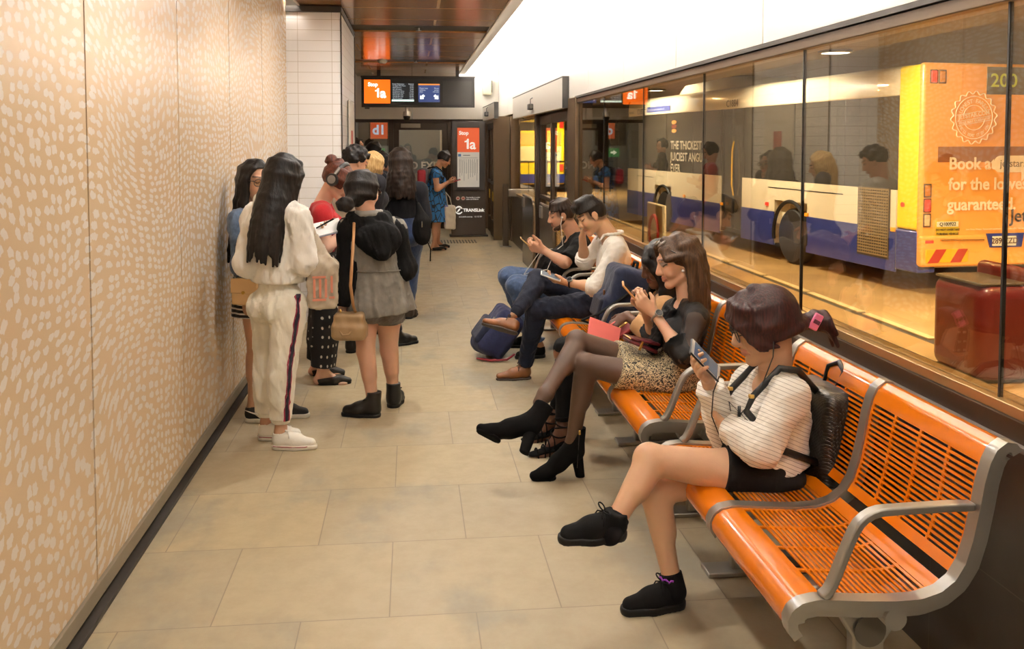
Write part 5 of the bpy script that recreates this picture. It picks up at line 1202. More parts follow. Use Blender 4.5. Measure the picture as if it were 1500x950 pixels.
for q_ in (1, -1):
    SJ = J['SL'] if q_ == 1 else J['SR']; sh = lerp(J['N'], SJ, .55)
    st_ = MB().tube([cc + ax * .13 + sd_ * .05 * q_ - bk_ * .04, sh + ax * .055 - p.front * .05, sh + ax * .065 + p.front * .02, sh + p.front * .115 - ax * .03, lerp(sh, J['C'], .6) + p.front * .15 + sd_ * .05 * q_ - ax * .02, J['C'] + sd_ * .155 * q_ - ax * .09 + p.front * .07, cc - ax * .11 + sd_ * .085 * q_ + bk_ * .03], [.006] * 7, 8, flat=2.2).build('shoulder_strap', black_l, br_, sm=True, base=b0)
    bp_ = sh + p.front * .122 - ax * .03; MB().box(bp_, (.018, .02, .014)).build('buckle', gold, st_, bevel=.004, base=b0)
MB().tube([cc + bk_ * .062 + sd_ * a * .13 + ax * (.12 - .5 * a * a * .2) for a in np.linspace(-.8, .8, 9)], .003, 6).build('zip', gold, br_, sm=True, base=b0)
pk = empty('plastic_bag', tuple(at(1062, 640, 3.36)), label='small clear crinkled plastic bag beside the girl in striped top', cat='bag'); k0 = np.array(pk.location)
clr = bpy.data.materials.new('clear_plastic'); clr.use_nodes = True; nb = clr.node_tree.nodes['Principled BSDF']; nb.inputs['Base Color'].default_value = lin((236, 226, 214)); nb.inputs['Roughness'].default_value = .15; nb.inputs['Alpha'].default_value = .5
skin_obj('film', solid([G_([ell(k0 + V(0, 0, -.085), (.055, .06, .09)), cap(k0 + V(0, 0, -.02), k0 + V(.01, 0, .05), .03, .02)], .03)], .006, fold=(.010, 60, 8)), clr, pk, k0)

# ---- 2. woman in the patterned skirt
J = dict(HD=at(992, 380, 4.42), N=at(1010, 440, 4.42), SL=at(1022, 464, 4.24), SR=at(990, 452, 4.59), EL=at(1003, 522, 4.16), WL=at(958, 458, 4.32), ER=at(962, 497, 4.64), WR=at(944, 452, 4.50),
         P=at(992, 552, 4.42), HL=at(982, 560, 4.33), HR=at(978, 550, 4.51), KL=at(857, 533, 4.34), AL=at(839, 640, 4.40), KR=at(846, 500, 4.44), AR=at(799, 577, 4.20))
J['C'] = lerp(J['P'], J['N'], .66); J['AL'][2] = .17; J['TL'] = V(J['AL'][0] - .165, J['AL'][1] - .02, 0)
J['UR'] = nz(J['KR'] - J['AR'] + V(.02, -.04, .1)); J['TR'] = J['AR'] - J['UR'] * .15 + nz(V(-.86, -.05, -.34)) * .19
p = Person('woman in sheer black blouse and gold-black patterned skirt, legs crossed, reading a phone', J, (-1, .02, -.30), (222, 172, 138), hs=1.04, fat=.95, limb=.92, q=1.1, lips=(176, 92, 90), lid=(120, 134, 138))
p.hands = {'L': dict(d=nz(V(-.55, .12, .5)), n=nz(V(.3, .8, .25)), curl=[.55, .6, .7, .8], thumb=(.7, .5, .5)), 'R': dict(d=nz(V(-.5, -.1, .55)), n=nz(V(.35, -.85, .2)), curl=[.6, .65, .7, .8], thumb=(.7, .5, .5))}
p.body()
sheer = M('sheer_black', (24, 18, 15), .6, bump=(300, .3)); sheer.node_tree.nodes['Principled BSDF'].inputs['Alpha'].default_value = .80
p.top('sheer_blouse', sheer, .013, (1.28, 1.28), hem=J['P'] + p.up * .10, loose=.005, fold=(.007, 34, 13), neck=.058)
p.top('camisole', black_c, .007, (0, 0), hem=J['P'] + p.up * .08, neck=.075, vneck=.0)
for sd in 'LR':
    E, W = J['E' + sd], J['W' + sd]; d = nz(W - E); q_ = lerp(E, W, .28)
    skin_obj('ruffle_cuff', solid([G_([cap(E + d * .02, q_ + d * .03, .052, .075)], .01, cuts=[(d, q_ + d * .015)])], .0075, fold=(.008, 70, 6)), black_c, p.root, p.base)
rf = []
for i in range(9): t = i / 8; c_ = J['N'] + p.front * (.085 + .07 * t) - p.up * (.06 + .20 * t); rf += [cap(c_ - p.lat * .035 + p.front * .005 * (i % 2), c_ + p.lat * .04, .024, .020)]
skin_obj('neck_ruffle', solid([G_(rf, .006)], .006, fold=(.006, 80, 9)), black_c, p.root, p.base)
sk = M('maze_skirt', rough=.6); g = N(sk); co = g.co(); w1 = g.noise(co, 54, 2); w2 = g.math('FRACT', g.math('MULTIPLY', w1, 5.5)); g.color(g.mix(g.step(w2, .40, .50), (34, 29, 23), (208, 192, 152))); g.bump(w2, .1, .002)
hp_ = (J['HL'] + J['HR']) / 2; kd = nz((J['KL'] + J['KR']) / 2 - hp_); kl = lerp(hp_, (J['KL'] + J['KR']) / 2, .62)
p.cloth('skirt', [G_(p.torso(.012)[:2] + p.torso(.012)[-2:] + [cap(lerp(J['HL'], J['KL'], .1), lerp(J['HL'], J['KL'], .8), .095, .078), cap(lerp(J['HR'], J['KR'], .1), lerp(J['HR'], J['KR'], .8), .095, .075), cap(lerp(hp_, kl, .2), kl + kd * .1, .085, .08)], .05, cuts=[(p.up, J['P'] + p.up * .13), (kd, kl)])], sk, .008, fold=(.003, 26, 5))
tg = M('tights', (82, 60, 46), .5, spec=.4, noise=(3, .1))
p.cloth('tights', [G_(p.leg(q, .003, 2.0) + [cap(J['A' + q], J['A' + q] - nz(J.get('U' + q, V(0, 0, 1))) * .03 + nz(J['T' + q] - J['A' + q]) * .02, .037, .03)], .02) for q in 'LR'], tg, .007, fold=None)
lk = p.long_locks(34, .23, -84, 84, (.022, .013), back=.05, seed=5, spread=.6, wave=.004)
for sd in (1, -1):
    for i in range(4): lk.append(([p.H(.03, sd * .01, .104), p.H(.070 - .012 * i, sd * .05, .074), p.H(.066 - .018 * i, sd * .076, .03), p.H(.018 - .014 * i, sd * .086, .030), p.H(-.035 - .01 * i, sd * .088, -.01), p.H(-.055 - .006 * i, sd * .084, -.14), p.H(-.04, sd * .075, -.24)], .015, .011))
p.hair(brown_hair, lk, line=.07)
MB().lathe([(0, -.007), (.007, -.004), (.008, 0), (.007, .004), (0, .007)], p.H(.006, .080, -.042), 12).build('earring', M('pearl', (240, 236, 232), .15), p.root, sm=True, base=p.base)
MB().lathe([(0, -.007), (.007, -.004), (.008, 0), (.007, .004), (0, .007)], p.H(.006, -.080, -.042), 12).build('earring', M('pearl'), p.root, sm=True, base=p.base)
sgm = M('sunglass_lens', (120, 112, 104), .1, .3); q = MB()
for sd in (1, -1): q.tube([p.H(.060, sd * .045, .088), p.H(.02, sd * .085, .052), p.H(-.03, sd * .092, .01)], .0028, 6)
sg_ = q.build('sunglasses', bframe, p.root, sm=True, base=p.base); q = MB()
for sd in (1, -1): q.lathe([(0, 0), (.026, .002), (.024, .006), (0, .008)], p.H(.055, sd * .03, .098), 16, Matrix((p.L, np.cross(nz(p.U + p.Fh * .5), p.L), nz(p.U + p.Fh * .5))).transposed())
q.build('lens', sgm, sg_, sm=True, base=p.base)
wristband(p, 'L', .030)
p.shoe('L', 'heel', black_s, black_s); o, T_ = p.shoe('R', 'heel', black_s, black_s)
zz = MB(); Lp = frame(J['AL'] - V(0, 0, .17) - nz(V(-1, -.1, 0)) * .05, V(-1, -.1, 0), V(0, 0, 1)); zz.tube([Lp(.04, .045, .06), Lp(.035, .046, .15), Lp(.03, .048, .24)], .0018, 6); zo = zz.build('boot_zip', M('zip_dark', (58, 52, 48), .4, .6), p.root, sm=True, base=p.base); MB().box(Lp(.03, .052, .235), (.010, .005, .022)).build('zip_pull', gold, zo, bevel=.002, base=p.base)
pc = lerp(J['WL'], J['WR'], .5) + V(-.085, 0, .085)
phone('gold-cased phone in the hands of woman in patterned skirt', pc, at(911, 411, 4.4) - at(932, 434, 4.4), nz(V(.75, -.25, .62)), (.072, .145, .01), (196, 140, 84), (40, 40, 44), .05)
pu = empty('purse', tuple(at(938, 505, 4.36)), label='small burgundy zip purse lying open on the patterned skirt', cat='purse', rot=(0, R(24), R(8))); bur = M('burgundy_leather', (84, 24, 30), .35)
q = MB().box((0, 0, 0), (.16, .10, .018)); q.build('lower_panel', bur, pu, bevel=.008, seg=3); MB().box((.0, .01, .024), (.165, .10, .014), Matrix.Rotation(R(-10), 3, 'Y')).build('flap', bur, pu, bevel=.006, seg=3)
MB().tube([(-.08, -.05, .012), (-.08, .05, .014), (.08, .05, .016)], .003, 6).build('zip', gold, pu, sm=True); MB().box((-.02, -.055, .0), (.012, .006, .045)).build('zip_pull', gold, pu, bevel=.002)

# ---- 3. woman in beige beside her
J = dict(HD=at(966, 385, 4.86), N=at(975, 430, 4.88), SL=at(973, 450, 4.72), SR=at(962, 443, 5.05), EL=at(950, 486, 4.72), WL=at(917, 462, 4.80), ER=at(962, 490, 5.06), WR=at(925, 482, 4.90), P=at(970, 532, 4.9), HL=at(968, 537, 4.81), HR=at(966, 530, 4.99),
         KL=at(828, 510, 4.80), AL=at(824, 632, 4.74), KR=at(838, 505, 5.0), AR=at(812, 618, 4.98))
J['C'] = lerp(J['P'], J['N'], .66)
for sd in 'LR': J['A' + sd][2] = .13; J['T' + sd] = V(J['A' + sd][0] - .15, J['A' + sd][1] - .02, .0)
p = Person('dark-skinned woman in beige top and ripped black jeans sitting behind the patterned skirt', J, (-.95, -.05, -.35), (96, 62, 44), fat=.95, limb=.9, q=1.25, lips=(120, 56, 54))
p.hands = {'L': dict(d=nz(V(-.55, .05, -.4)), n=nz(V(-.1, .3, -.8)), curl=[.45, .5, .5, .6]), 'R': dict(d=nz(V(-.8, -.3, -.1)), n=V(0, -.3, .8), curl=.7)}
p.body(feet=True); p.top('beige_top', cloth_mat('beige_jersey', (204, 160, 110), n=(10, .08)), .012, (1.62, 1.62), hem=J['P'] + p.up * .08, loose=.006, fold=(.004, 32, 21))
p.pants('ripped_jeans', black_c, .009, 1.9, fold=(.004, 44, 5)); kn = J['KL'] - nz(J['AL'] - J['KL']) * 0 + V(-.048, -.03, .0)
skin_obj('ripped_knee', solid([G_([ell(J['KL'] + V(-.006, -.004, -.02), (.0585, .054, .066))], .01)], .006), M('knee_skin', (100, 66, 48), .45), p.root, p.base)
p.hair(black_hair, p.long_locks(28, .36, -125, 125, (.022, .012), seed=9, spread=.8, flow=p.front * .25, wave=.006) + [([p.H(.04, -.01 * i + .03, .10), p.H(.085, .05 + .004 * i, .06), p.H(.07 - .01 * i, .082, .0), p.H(.05 - .012 * i, .086, -.08), p.H(.04, .075, -.2), p.H(.06, .06, -.30)], .016, .009) for i in range(5)], line=.06)
for sd in 'LR':
    A, T = J['A' + sd], J['T' + sd]; d = nz(V(T[0] - A[0], T[1] - A[1], 0)); f_ = frame(V(A[0], A[1], 0) - d * .045, d, V(0, 0, 1))
    o = skin_obj('sandal', solid([G_([cap(f_(.03, 0, .075), f_(.11, 0, .04), .034, .036, (V(0, 0, 1), .2)), cap(f_(.11, 0, .03), f_(.20, 0, .012), .040, .036, (V(0, 0, 1), .25))], .012), G_([cap(f_(.02, 0, .07), f_(.015, 0, .0), .028, .02)], .01, cuts=[(V(0, 0, -1), f_(0, 0, 0))])], .006), black_s, p.root, p.base)
    q = MB()
    for i, (x, z, r_) in enumerate(((.185, .022, .040), (.15, .042, .042), (.125, .064, .042), (.10, .086, .043), (.075, .112, .042), (.055, .14, .040), (.05, .165, .042), (.05, .19, .044))): q.tube([f_(x - .012 * math.cos(a) * 0, r_ * math.cos(a), z - .03 + .046 * math.sin(a) * (1 if i < 4 else .2) + (0 if i < 4 else .04) + .008 * math.cos(a) * (1 if i % 2 else -1)) if i < 4 else f_(x + r_ * math.sin(a) - .01, r_ * math.cos(a), z + .012 * math.cos(a) * (1 if i % 2 else -1)) for a in [2 * math.pi * j / 18 for j in range(18)]], .0042, 6, closed=True)
    q.build('straps', black_s, o, sm=True, base=p.base)
pf_ = at(884, 490, 4.66); fo = empty('folder', tuple(pf_), label='pink folder on the lap of the woman in beige', cat='folder', rot=(R(58), R(22), R(6)))
pk_m = M('folder_pink', (232, 118, 112), .5); MB().box((0, 0, 0), (.18, .14, .006)).build('cover', pk_m, fo, bevel=.002); MB().box((.004, 0, -.006), (.172, .132, .006)).build('pages', M('paper_cream', (236, 220, 206), .6), fo)
cl_ = empty('wallet', tuple(at(914, 478, 4.84)), label='red clutch wallet under the dark hand of the woman in beige', cat='wallet', rot=(R(20), R(-30), R(10))); MB().box((0, 0, 0), (.12, .11, .02)).build('body', M('wallet_red', (170, 62, 64), .4), cl_, bevel=.006, seg=3); MB().box((.0, 0, .012), (.11, .012, .006)).build('trim', gold, cl_, bevel=.002)
pn = empty('pen', tuple(at(900, 472, 4.80)), label='coral pen sticking out above the pink folder', cat='pen', rot=(0, R(65), R(20))); MB().cyl((0, 0, -.06), (0, 0, .06), .0045, 10).build('barrel', pk_m, pn); MB().tube([(0, 0, .06), (0, 0, .075)], [.0045, .001], 10).build('tip', gold, pn)

# ---- 4. man in the white shirt
J = dict(HD=at(866, 314, 6.25), N=at(897, 348, 6.25), SL=at(905, 366, 6.05), SR=at(882, 357, 6.44), EL=at(872, 420, 6.0), WL=at(832, 414, 6.10), ER=at(856, 382, 6.46), WR=at(853, 347, 6.34), P=at(890, 442, 6.25), HL=at(877, 448, 6.15), HR=at(873, 441, 6.35),
         KL=at(785, 452, 6.18), AL=at(769, 535, 6.30), KR=at(788, 409, 6.28), AR=at(757, 456, 6.06))
J['C'] = lerp(J['P'], J['N'], .68) + V(.02, 0, 0); J['AL'][2] = .088; J['TL'] = V(J['AL'][0] - .20, J['AL'][1] - .02, 0); J['UR'] = nz(V(-.10, -.62, .78)); J['UR'] = nz(V(.30, .42, .86)); J['TR'] = at(716, 474, 6.0)
J['TR'] = J['AR'] - J['UR'] * .085 + nz(V(-1, -.03, -.03)) * .20
p = Person('man in white shirt and dark jeans resting his forehead on one hand', J, (-.92, -.05, -.50), (208, 160, 122), fem=False, hs=1.02, fat=.98, limb=1.0, q=1.25, lips=(176, 110, 96), scalp=(lin((26, 21, 19))[:3], -.03, .75))
p.hands = {'L': dict(d=nz(V(-.9, .1, .12)), n=nz(V(.2, .2, .8)), curl=.55, thumb=(.8, .3, .5)), 'R': dict(d=nz(V(.1, -.25, .9)), n=nz(V(.8, -.3, .1)), curl=.35)}
p.body(); p.top('white_shirt', white_c, .015, (1.12, 1.2), hem=J['P'] + p.up * .04, loose=.006, fold=(.0095, 52, 31), neck=.07, vneck=0)
cz = frame(J['N'] + p.up * .015, p.front, nz(p.up + p.front * .3)); skin_obj('collar', solid([G_([cap(cz(.085 * math.cos(a) * .82 + .005, .082 * math.sin(a), .02 + .012 * -math.cos(a)), cz(.085 * math.cos(a2) * .82 + .005, .082 * math.sin(a2),   .02 + .012 * -math.cos(a2)), .009) for a, a2 in [(R(30 + i * 20), R(50 + i * 20)) for i in range(15)]] + [cap(cz(.07, .045, .01), cz(.10, .05, -.035), .012, .006), cap(cz(.07, -.045, .01), cz(.10, -.05, -.035), .012, .006)], .01)], .006), white_c, p.root, p.base)
for sd in 'LR':
    E, W = J['E' + sd], J['W' + sd]; d = nz(W - E); q_ = lerp(E, W, .16); skin_obj('rolled_cuff', solid([G_([cap(q_ - d * .03, q_ + d * .03, .060, .058)], .01, cuts=[(d, q_ + d * .022), (-d, q_ - d * .03)])], .006, fold=(.003, 60, 3)), white_c, p.root, p.base)
p.pants('jeans', denim_dk, .013, 1.975, fold=(.009, 52, 6), loose=.004)
lk = []
for i in range(26): a = R(-150 + 300 * i / 25); hd = -p.Fh * math.cos(a) + p.L * math.sin(a); rad = math.hypot(.10 * math.cos(a), .080 * math.sin(a)); lk.append(([p.H(-.01, 0, .112), p.C + hd * rad * .62 + p.U * .103, p.C + hd * rad * .93 + p.U * .05], .018, .010))
for i in range(10): lk.append(([p.H(-.03, -.045 + i * .01, .112), p.H(.05, -.044 + i * .0098, .116), p.H(.082, -.046 + i * .0102, .095), p.H(.090, -.046 + i * .0102, .070)], .018, .009))
p.hair(black_hair, lk, thick=.004, line=.066, cutback=.02, h=.004)
tan_l = M('tan_leather', (134, 82, 42), .35, noise=(20, .25), coat=.2); sole_b = M('sole_brown', (62, 50, 42), .6)
p.shoe('L', 'oxford', tan_l, sole_b, M('lace_brown', (70, 44, 26), .7)); p.shoe('R', 'oxford', tan_l, sole_b, M('lace_brown'))
skin_obj('sock', solid([G_([cap(J['AR'], lerp(J['AR'], J['KR'], .16), .041, .043)], .01, cuts=[(J['AR'] - J['KR'], J['AR'] + nz(J['AR'] - J['KR']) * .040)])], .005), M('sock_navy', (30, 33, 44), .9, spec=.2), p.root, p.base)
wristband(p, 'L', .034, steel_=False)
phone('white-edged phone in the lap hand of man in white shirt', J['WL'] + V(-.12, -.02, .05), V(-1, .1, .35), V(.3, -.25, .8), (.07, .14, .009), (226, 224, 220), (70, 80, 92), .3)

# ---- 5. man in the black tee
J = dict(HD=at(822, 313, 7.1), N=at(845, 346, 7.12), SL=at(851, 360, 6.92), SR=at(838, 353, 7.32), EL=at(828, 385, 6.80), WL=at(797, 367, 6.92), ER=at(815, 380, 7.38), WR=at(792, 362, 7.1), P=at(842, 418, 7.12), HL=at(832, 424, 7.0), HR=at(828, 418, 7.24),
         KL=at(757, 418, 6.92), KR=at(745, 405, 7.28), AL=V(.96, 6.92, .088), AR=V(.94, 7.3, .088))
J['C'] = lerp(J['P'], J['N'], .64); J['TL'] = V(.77, 6.88, 0); J['TR'] = V(.75, 7.28, 0)
p = Person('bearded man in black tee shirt and blue jeans, looking down, with white earphones', J, (-1, .02, -.25), (202, 150, 118), fem=False, fat=1.12, limb=1.08, belly=.18, q=1.35, lips=(160, 96, 84), scalp=(lin((40, 28, 22))[:3], -.02, .75))
p.hands = {'L': dict(d=nz(V(-.85, .2, .25)), n=nz(V(.2, .7, .4)), curl=.7), 'R': dict(d=nz(V(-.8, -.3, .2)), n=nz(V(.2, -.7, .4)), curl=.7)}
p.body(); p.top('black_tee', black_c, .018, (.85, .85), hem=J['P'] + p.up * .0, loose=.014, fold=(.008, 42, 41))
p.pants('jeans', denim, .014, 1.93, fold=(.010, 48, 8), loose=.01)
lk = [([p.H(-.01, 0, .108), p.C + (-p.Fh * math.cos(a) * .07 + p.L * math.sin(a) * .055) + p.U * .095, p.C + (-p.Fh * math.cos(a) * .098 + p.L * math.sin(a) * .078) + p.U * .045], .016, .009) for a in [R(-140 + 280 * i / 19) for i in range(20)]]
p.hair(dark_hair, lk, thick=.004, line=.075, cutback=.03, h=.004)
skin_obj('beard', solid([G_([cap(p.H(.0, q_ * .058, -.045), p.H(.055, q_ * .036, -.095), .013, .016) for q_ in (1, -1)] + [cap(p.H(.05, .03, -.098), p.H(.05, -.03, -.098), .02), cap(p.H(.075, .018, -.104), p.H(.075, -.018, -.104), .014), cap(p.H(.086, .016, -.054), p.H(.086, -.016, -.054), .006)], .012)], .005, fold=(.003, 120, 2)), hair_mat('beard_brown', (58, 40, 30), (92, 66, 50), .6), p.root, p.base)
pm_ = M('print_orange', (226, 96, 40), .6); q = MB()
for i in range(9): c_ = lerp(J['C'], J['P'], .35 + .05 * (i % 3)) + p.front * .245 + p.lat * (-.02 + .03 * (i // 3)); q.lathe([(0, -.012), (.014, 0), (0, .012)], c_, 8)
q.build('shirt_print', pm_, p.root, base=p.base)
wc = M('cord_white', (232, 228, 220), .5); ea = p.H(.01, .078, -.012)
p.tube('earphone_cord', [ea, ea + V(-.01, -.01, -.05), J['N'] + V(-.12, -.06, -.06), J['C'] + p.front * .2 + p.lat * .03, J['WL'] + V(.06, -.02, -.05), J['WL'] + V(.02, -.03, -.14), J['KL'] + V(.12, .03, .10), J['KL'] + V(.05, -.02, .085), J['WL'] + V(-.03, .05, -.02)], .003, wc)
MB().lathe([(0, -.009), (.008, -.006), (.009, .004), (0, .009)], ea, 12).build('earbud', wc, p.root, sm=True, base=p.base)
p.shoe('L', 'sneaker', black_c, rub, black_c); p.shoe('R', 'sneaker', black_c, rub, black_c)
phone('slim gold phone held by the man in black tee', J['WL'] + V(-.12, .06, .05), V(-.7, 0, .6), V(.6, -.1, .7), (.07, .14, .009), (190, 150, 90), (40, 40, 46), .1)
# ------------------------------------------------------------------ the queue along the dotted wall
def resample3(P, n):
    P = np.array(P); s_ = np.r_[0, np.cumsum(np.linalg.norm(np.diff(P, axis=0), axis=1))]; q = np.linspace(0, s_[-1], n); return np.stack([np.interp(q, s_, P[:, i]) for i in range(3)], 1)
def fill(J, **k):
    for q, v in k.items(): J[q] = np.asarray(v, float)
    J['C'] = lerp(J['P'], J['N'], .63); return J
SEAT.clear()
# ---- 6. girl in the denim jacket against the wall
J = stand(-.90, 5.62, -112, 1.55, feet={'L': (-.80, 5.58, -100), 'R': (-.93, 5.50, -95)})
J = fill(J, HD=at(374, 264, 5.6), N=at(371, 306, 5.62)); J['SL'] = J['N'] + J['l'] * .16 - V(0, 0, .05); J['SR'] = J['N'] - J['l'] * .16 - V(0, 0, .05)
J['ER'] = J['SR'] + V(.03, -.06, -.26); J['WR'] = J['ER'] + V(.20, .02, .02); J['EL'] = J['SL'] + V(.06, .05, -.24); J['WL'] = at(452, 345, 5.62)
J['P'][0:2] = J['N'][0:2] * .5 + J['P'][0:2] * .5; J = fill(J)
p = Person('girl in blue denim jacket, striped skirt and glasses against the dotted wall', J, (.60, -.79, -.08), (204, 156, 124), fat=.90, limb=.90, q=1.15)
p.hands = {'L': dict(d=nz(V(.9, .05, .25)), n=nz(V(-.1, .2, .9)), curl=[.5, .55, .6, .7], thumb=(.7, .4, .5)), 'R': dict(d=nz(V(.8, -.1, .2)), n=V(0, .2, .9), curl=.5)}
p.body(); p.top('denim_jacket', denim_lt, .020, (1.9, 1.9), hem=J['P'] + p.up * .06, loose=.010, fold=(.009, 52, 51))
ss = stripes('striped_skirt', (26, 24, 24), (226, 220, 208), (.05, .05, 1), .026, .36)
p.cloth('skirt', [G_([cap(J['P'] + V(0, 0, .10), J['P'] - V(0, 0, .28), .145, .170, (J['f'], .85))], .02, cuts=[(V(0, 0, -1), V(0, 0, .61)), (V(0, 0, 1), J['P'] + V(0, 0, .12))])], ss)
p.hair(black_hair, p.long_locks(30, .40, -130, 130, (.022, .012), seed=11, spread=.9, wave=.008, flow=V(-.15, -.1, 0)) + [([p.H(.03, 0, .104), p.H(.062 - .01 * i, q * .05, .075), p.H(.05 - .014 * i, q * .082, .02), p.H(.01 - .01 * i, q * .092, -.03), p.H(-.02, q * .09, -.10)], .016, .012) for q in (1, -1) for i in range(4)], line=.066)
p.glasses(M('glasses_brown', (34, 24, 20), .3), r=.024)
nk_ = M('sneaker_black', (26, 25, 24), .7, bump=(300, .3))
for sd in 'LR':
    o, T_ = p.shoe(sd, 'sneaker', nk_, wrub, wrub)
    for q in (1, -1):   # pale side stroke
        MB().tube([T_(.075, q * .044, .055), T_(.105, q * .047, .036), T_(.15, q * .046, .042), T_(.02, q * .046, .074)][:3] + [T_(.12, q * .048, .046), T_(.06, q * .047, .062), T_(.015, q * .044, .078)], [.003, .006, .003, .005, .004, .001], 6).build('side_stroke', wrub, o, sm=True, base=p.base)
hb_ = empty('handbag', tuple(at(362, 427, 5.36)), label='small tan box handbag hanging at the striped skirt by the wall', cat='handbag', rot=(0, 0, R(-25))); tan_b = M('tan_bag', (234, 196, 142), .45)
MB().box((0, 0, 0), (.17, .06, .15)).build('body', tan_b, hb_, bevel=.008, seg=3); MB().box((0, -.032, .035), (.172, .008, .085)).build('flap', tan_b, hb_, bevel=.004); MB().cyl((0, -.036, .0), (0, -.042, .0), .010, 12).build('clasp', gold, hb_)
q = np.array(hb_.location); tipz = J['SR'] + V(.02, 0, .055)
MB().tube([V(-.06, 0, .07), V(-.05, .0, .13), V(0, .0, .15), V(.05, 0, .13), V(.06, 0, .07)], .005, 6).build('handle', tan_b, hb_, sm=True)
# notebook and pen
nb_ = empty('notebook', tuple(J['WL'] + V(.09, -.02, .045)), label='open white notebook held out by the girl in denim', cat='notebook', rot=(R(25), R(-12), R(10)))
MB().box((0, 0, 0), (.21, .15, .008)).build('pages', M('paper_white2', (236, 234, 230), .6), nb_, bevel=.002); MB().box((0, 0, -.006), (.215, .155, .004)).build('cover', M('cover_blue', (150, 160, 186), .5), nb_)
pe = empty('pen', tuple(J['WL'] + V(.10, -.03, .075)), label='black pen held over the open notebook', cat='pen', rot=(0, R(62), R(-10))); MB().cyl((0, 0, -.06), (0, 0, .06), .005, 10).build('barrel', rub, pe); MB().tube([(0, 0, .06), (0, 0, .074)], [.0045, .001], 8).build('tip', steel, pe)

# ---- 7. girl in the white hooded top
J = stand(-.66, 5.10, -48, 1.61, feet={'R': (-.70, 4.99, -98), 'L': (-.80, 5.16, -95)})
J = fill(J, HD=at(416, 257, 5.08), N=at(408, 297, 5.06)); J['SL'] = at(374, 312, 5.14); J['SR'] = at(437, 317, 4.98)
J['EL'] = at(362, 385, 5.05); J['WL'] = at(372, 385, 5.28); J['ER'] = at(445, 383, 4.98); J['WR'] = at(450, 360, 5.18)
J['P'] = at(408, 432, 5.08); J['HL'] = at(393, 445, 5.14); J['HR'] = at(424, 447, 5.02); J['KL'] = at(392, 535, 5.16); J['KR'] = at(414, 532, 4.99); J = fill(J)
p = Person('girl with long straight black hair in white hooded top and white side-striped trousers', J, (.45, .88, -.2), (205, 158, 126), hs=.96, fat=.89, limb=.95, q=1.1)
p.hands = {'R': dict(d=nz(V(.3, .5, .5)), n=nz(V(-.5, .3, .4)), curl=.7)}
p.body(); p.top('hooded_top', white_c, .022, (1.8, 1.8), hem=at(408, 412, 5.08), loose=.014, fold=(.011, 46, 61), hemn=V(0, 0, -1), neck=.05, extra=[cap(J['P'] + p.up * .12, J['C'], .160, .15, (p.front, .8))])
hz_ = J['N'] - p.front * .07 - V(0, 0, .03)
p.cloth('hood', [G_([cap(J['N'] + p.lat * .10 + p.front * .03 + V(0, 0, -.005), at(382, 292, 5.03), .03, .032), cap(at(382, 292, 5.03), at(371, 326, 5.0), .032, .034), cap(at(371, 326, 5.0), at(386, 350, 4.98), .034, .028), cap(at(386, 350, 4.98), at(412, 335, 4.98), .03, .03)], .03)], white_c, .006, (.004, 40, 7))
tro_ = p.pants('trousers', offw, .012, 1.80, loose=.013, fold=(.010, 46, 12), waist=J['P'] + V(0, 0, .10))
for sd in 'LR':
    K, A = J['K' + sd], J['A' + sd]; d = nz(A - K); c_ = lerp(K, A, .80); skin_obj('ankle_cuff', solid([G_([cap(c_ - d * .03, c_ + d * .03, .050, .046)], .01, cuts=[(d, c_ + d * .022), (-d, c_ - d * .022)])], .006, fold=(.003, 90, 3)), offw, p.root, p.base)
rt_ = nz(J['HR'] - J['HL']); nv = M('stripe_navy', (30, 26, 40), .7); rd = M('stripe_red', (150, 44, 66), .7)
out = nz(rt_ * .82 + V(.25, -.6, 0)); 
pts = [J['P'] + rt_ * .165 + V(.015, -.02, .03), J['HR'] + out * .118, lerp(J['HR'], J['KR'], .5) + out * .106, J['KR'] + out * .092, lerp(J['KR'], J['AR'], .4) + out * .082, lerp(J['KR'], J['AR'], .82) + out * .062]
for off, r_, m_ in ((0, .010, nv), (-.014, .004, rd), (.014, .004, rd)):
    tv = nz(np.cross(out, V(0, 0, 1))); so_ = MB().tube(resample3([q_ + tv * off for q_ in pts], 50), r_, 8).build('side_stripe', m_, p.root, sm=True, base=p.base); sw_ = so_.modifiers.new('wrap', 'SHRINKWRAP'); sw_.target = tro_; sw_.offset = .0025 if off == 0 else .002
p.hair(black_hair, p.long_locks(36, .40, -112, 112, (.018, .007), seed=21, spread=.3, back=.62, flow=V(-.06, 0, 0)) + [([p.H(.03, 0, .104), p.H(.05, q * .05, .08), p.H(.04, q * .084, .02), p.H(.015, q * .092, -.05), p.H(.02, q * .088, -.16), p.H(.03, q * .08, -.28)], .02, .012) for q in (1, -1)], line=.066, thick=.010)
cm = M('canvas_white', (232, 228, 216), .7, bump=(300, .2))
for sd in 'LR':
    o, T_ = p.shoe(sd, 'canvas', cm, wrub, white_c)
    q = MB(); q.tube([T_(.0 + .0, 0, .020)] + [T_(.046 - .046 * math.cos(a), .046 * math.sin(a), .020) for a in np.linspace(R(-60), R(60), 7)][0:0] + [T_(x, y, .021) for x, y in ((.002, .0), (.02, .036), (.07, .044), (.13, .047), (.19, .042), (.232, .0), (.19, -.042), (.13, -.047), (.07, -.044), (.02, -.036), (.002, .0))][1:], .0022, 6); q.build('sole_line', rd, o, sm=True, base=p.base)
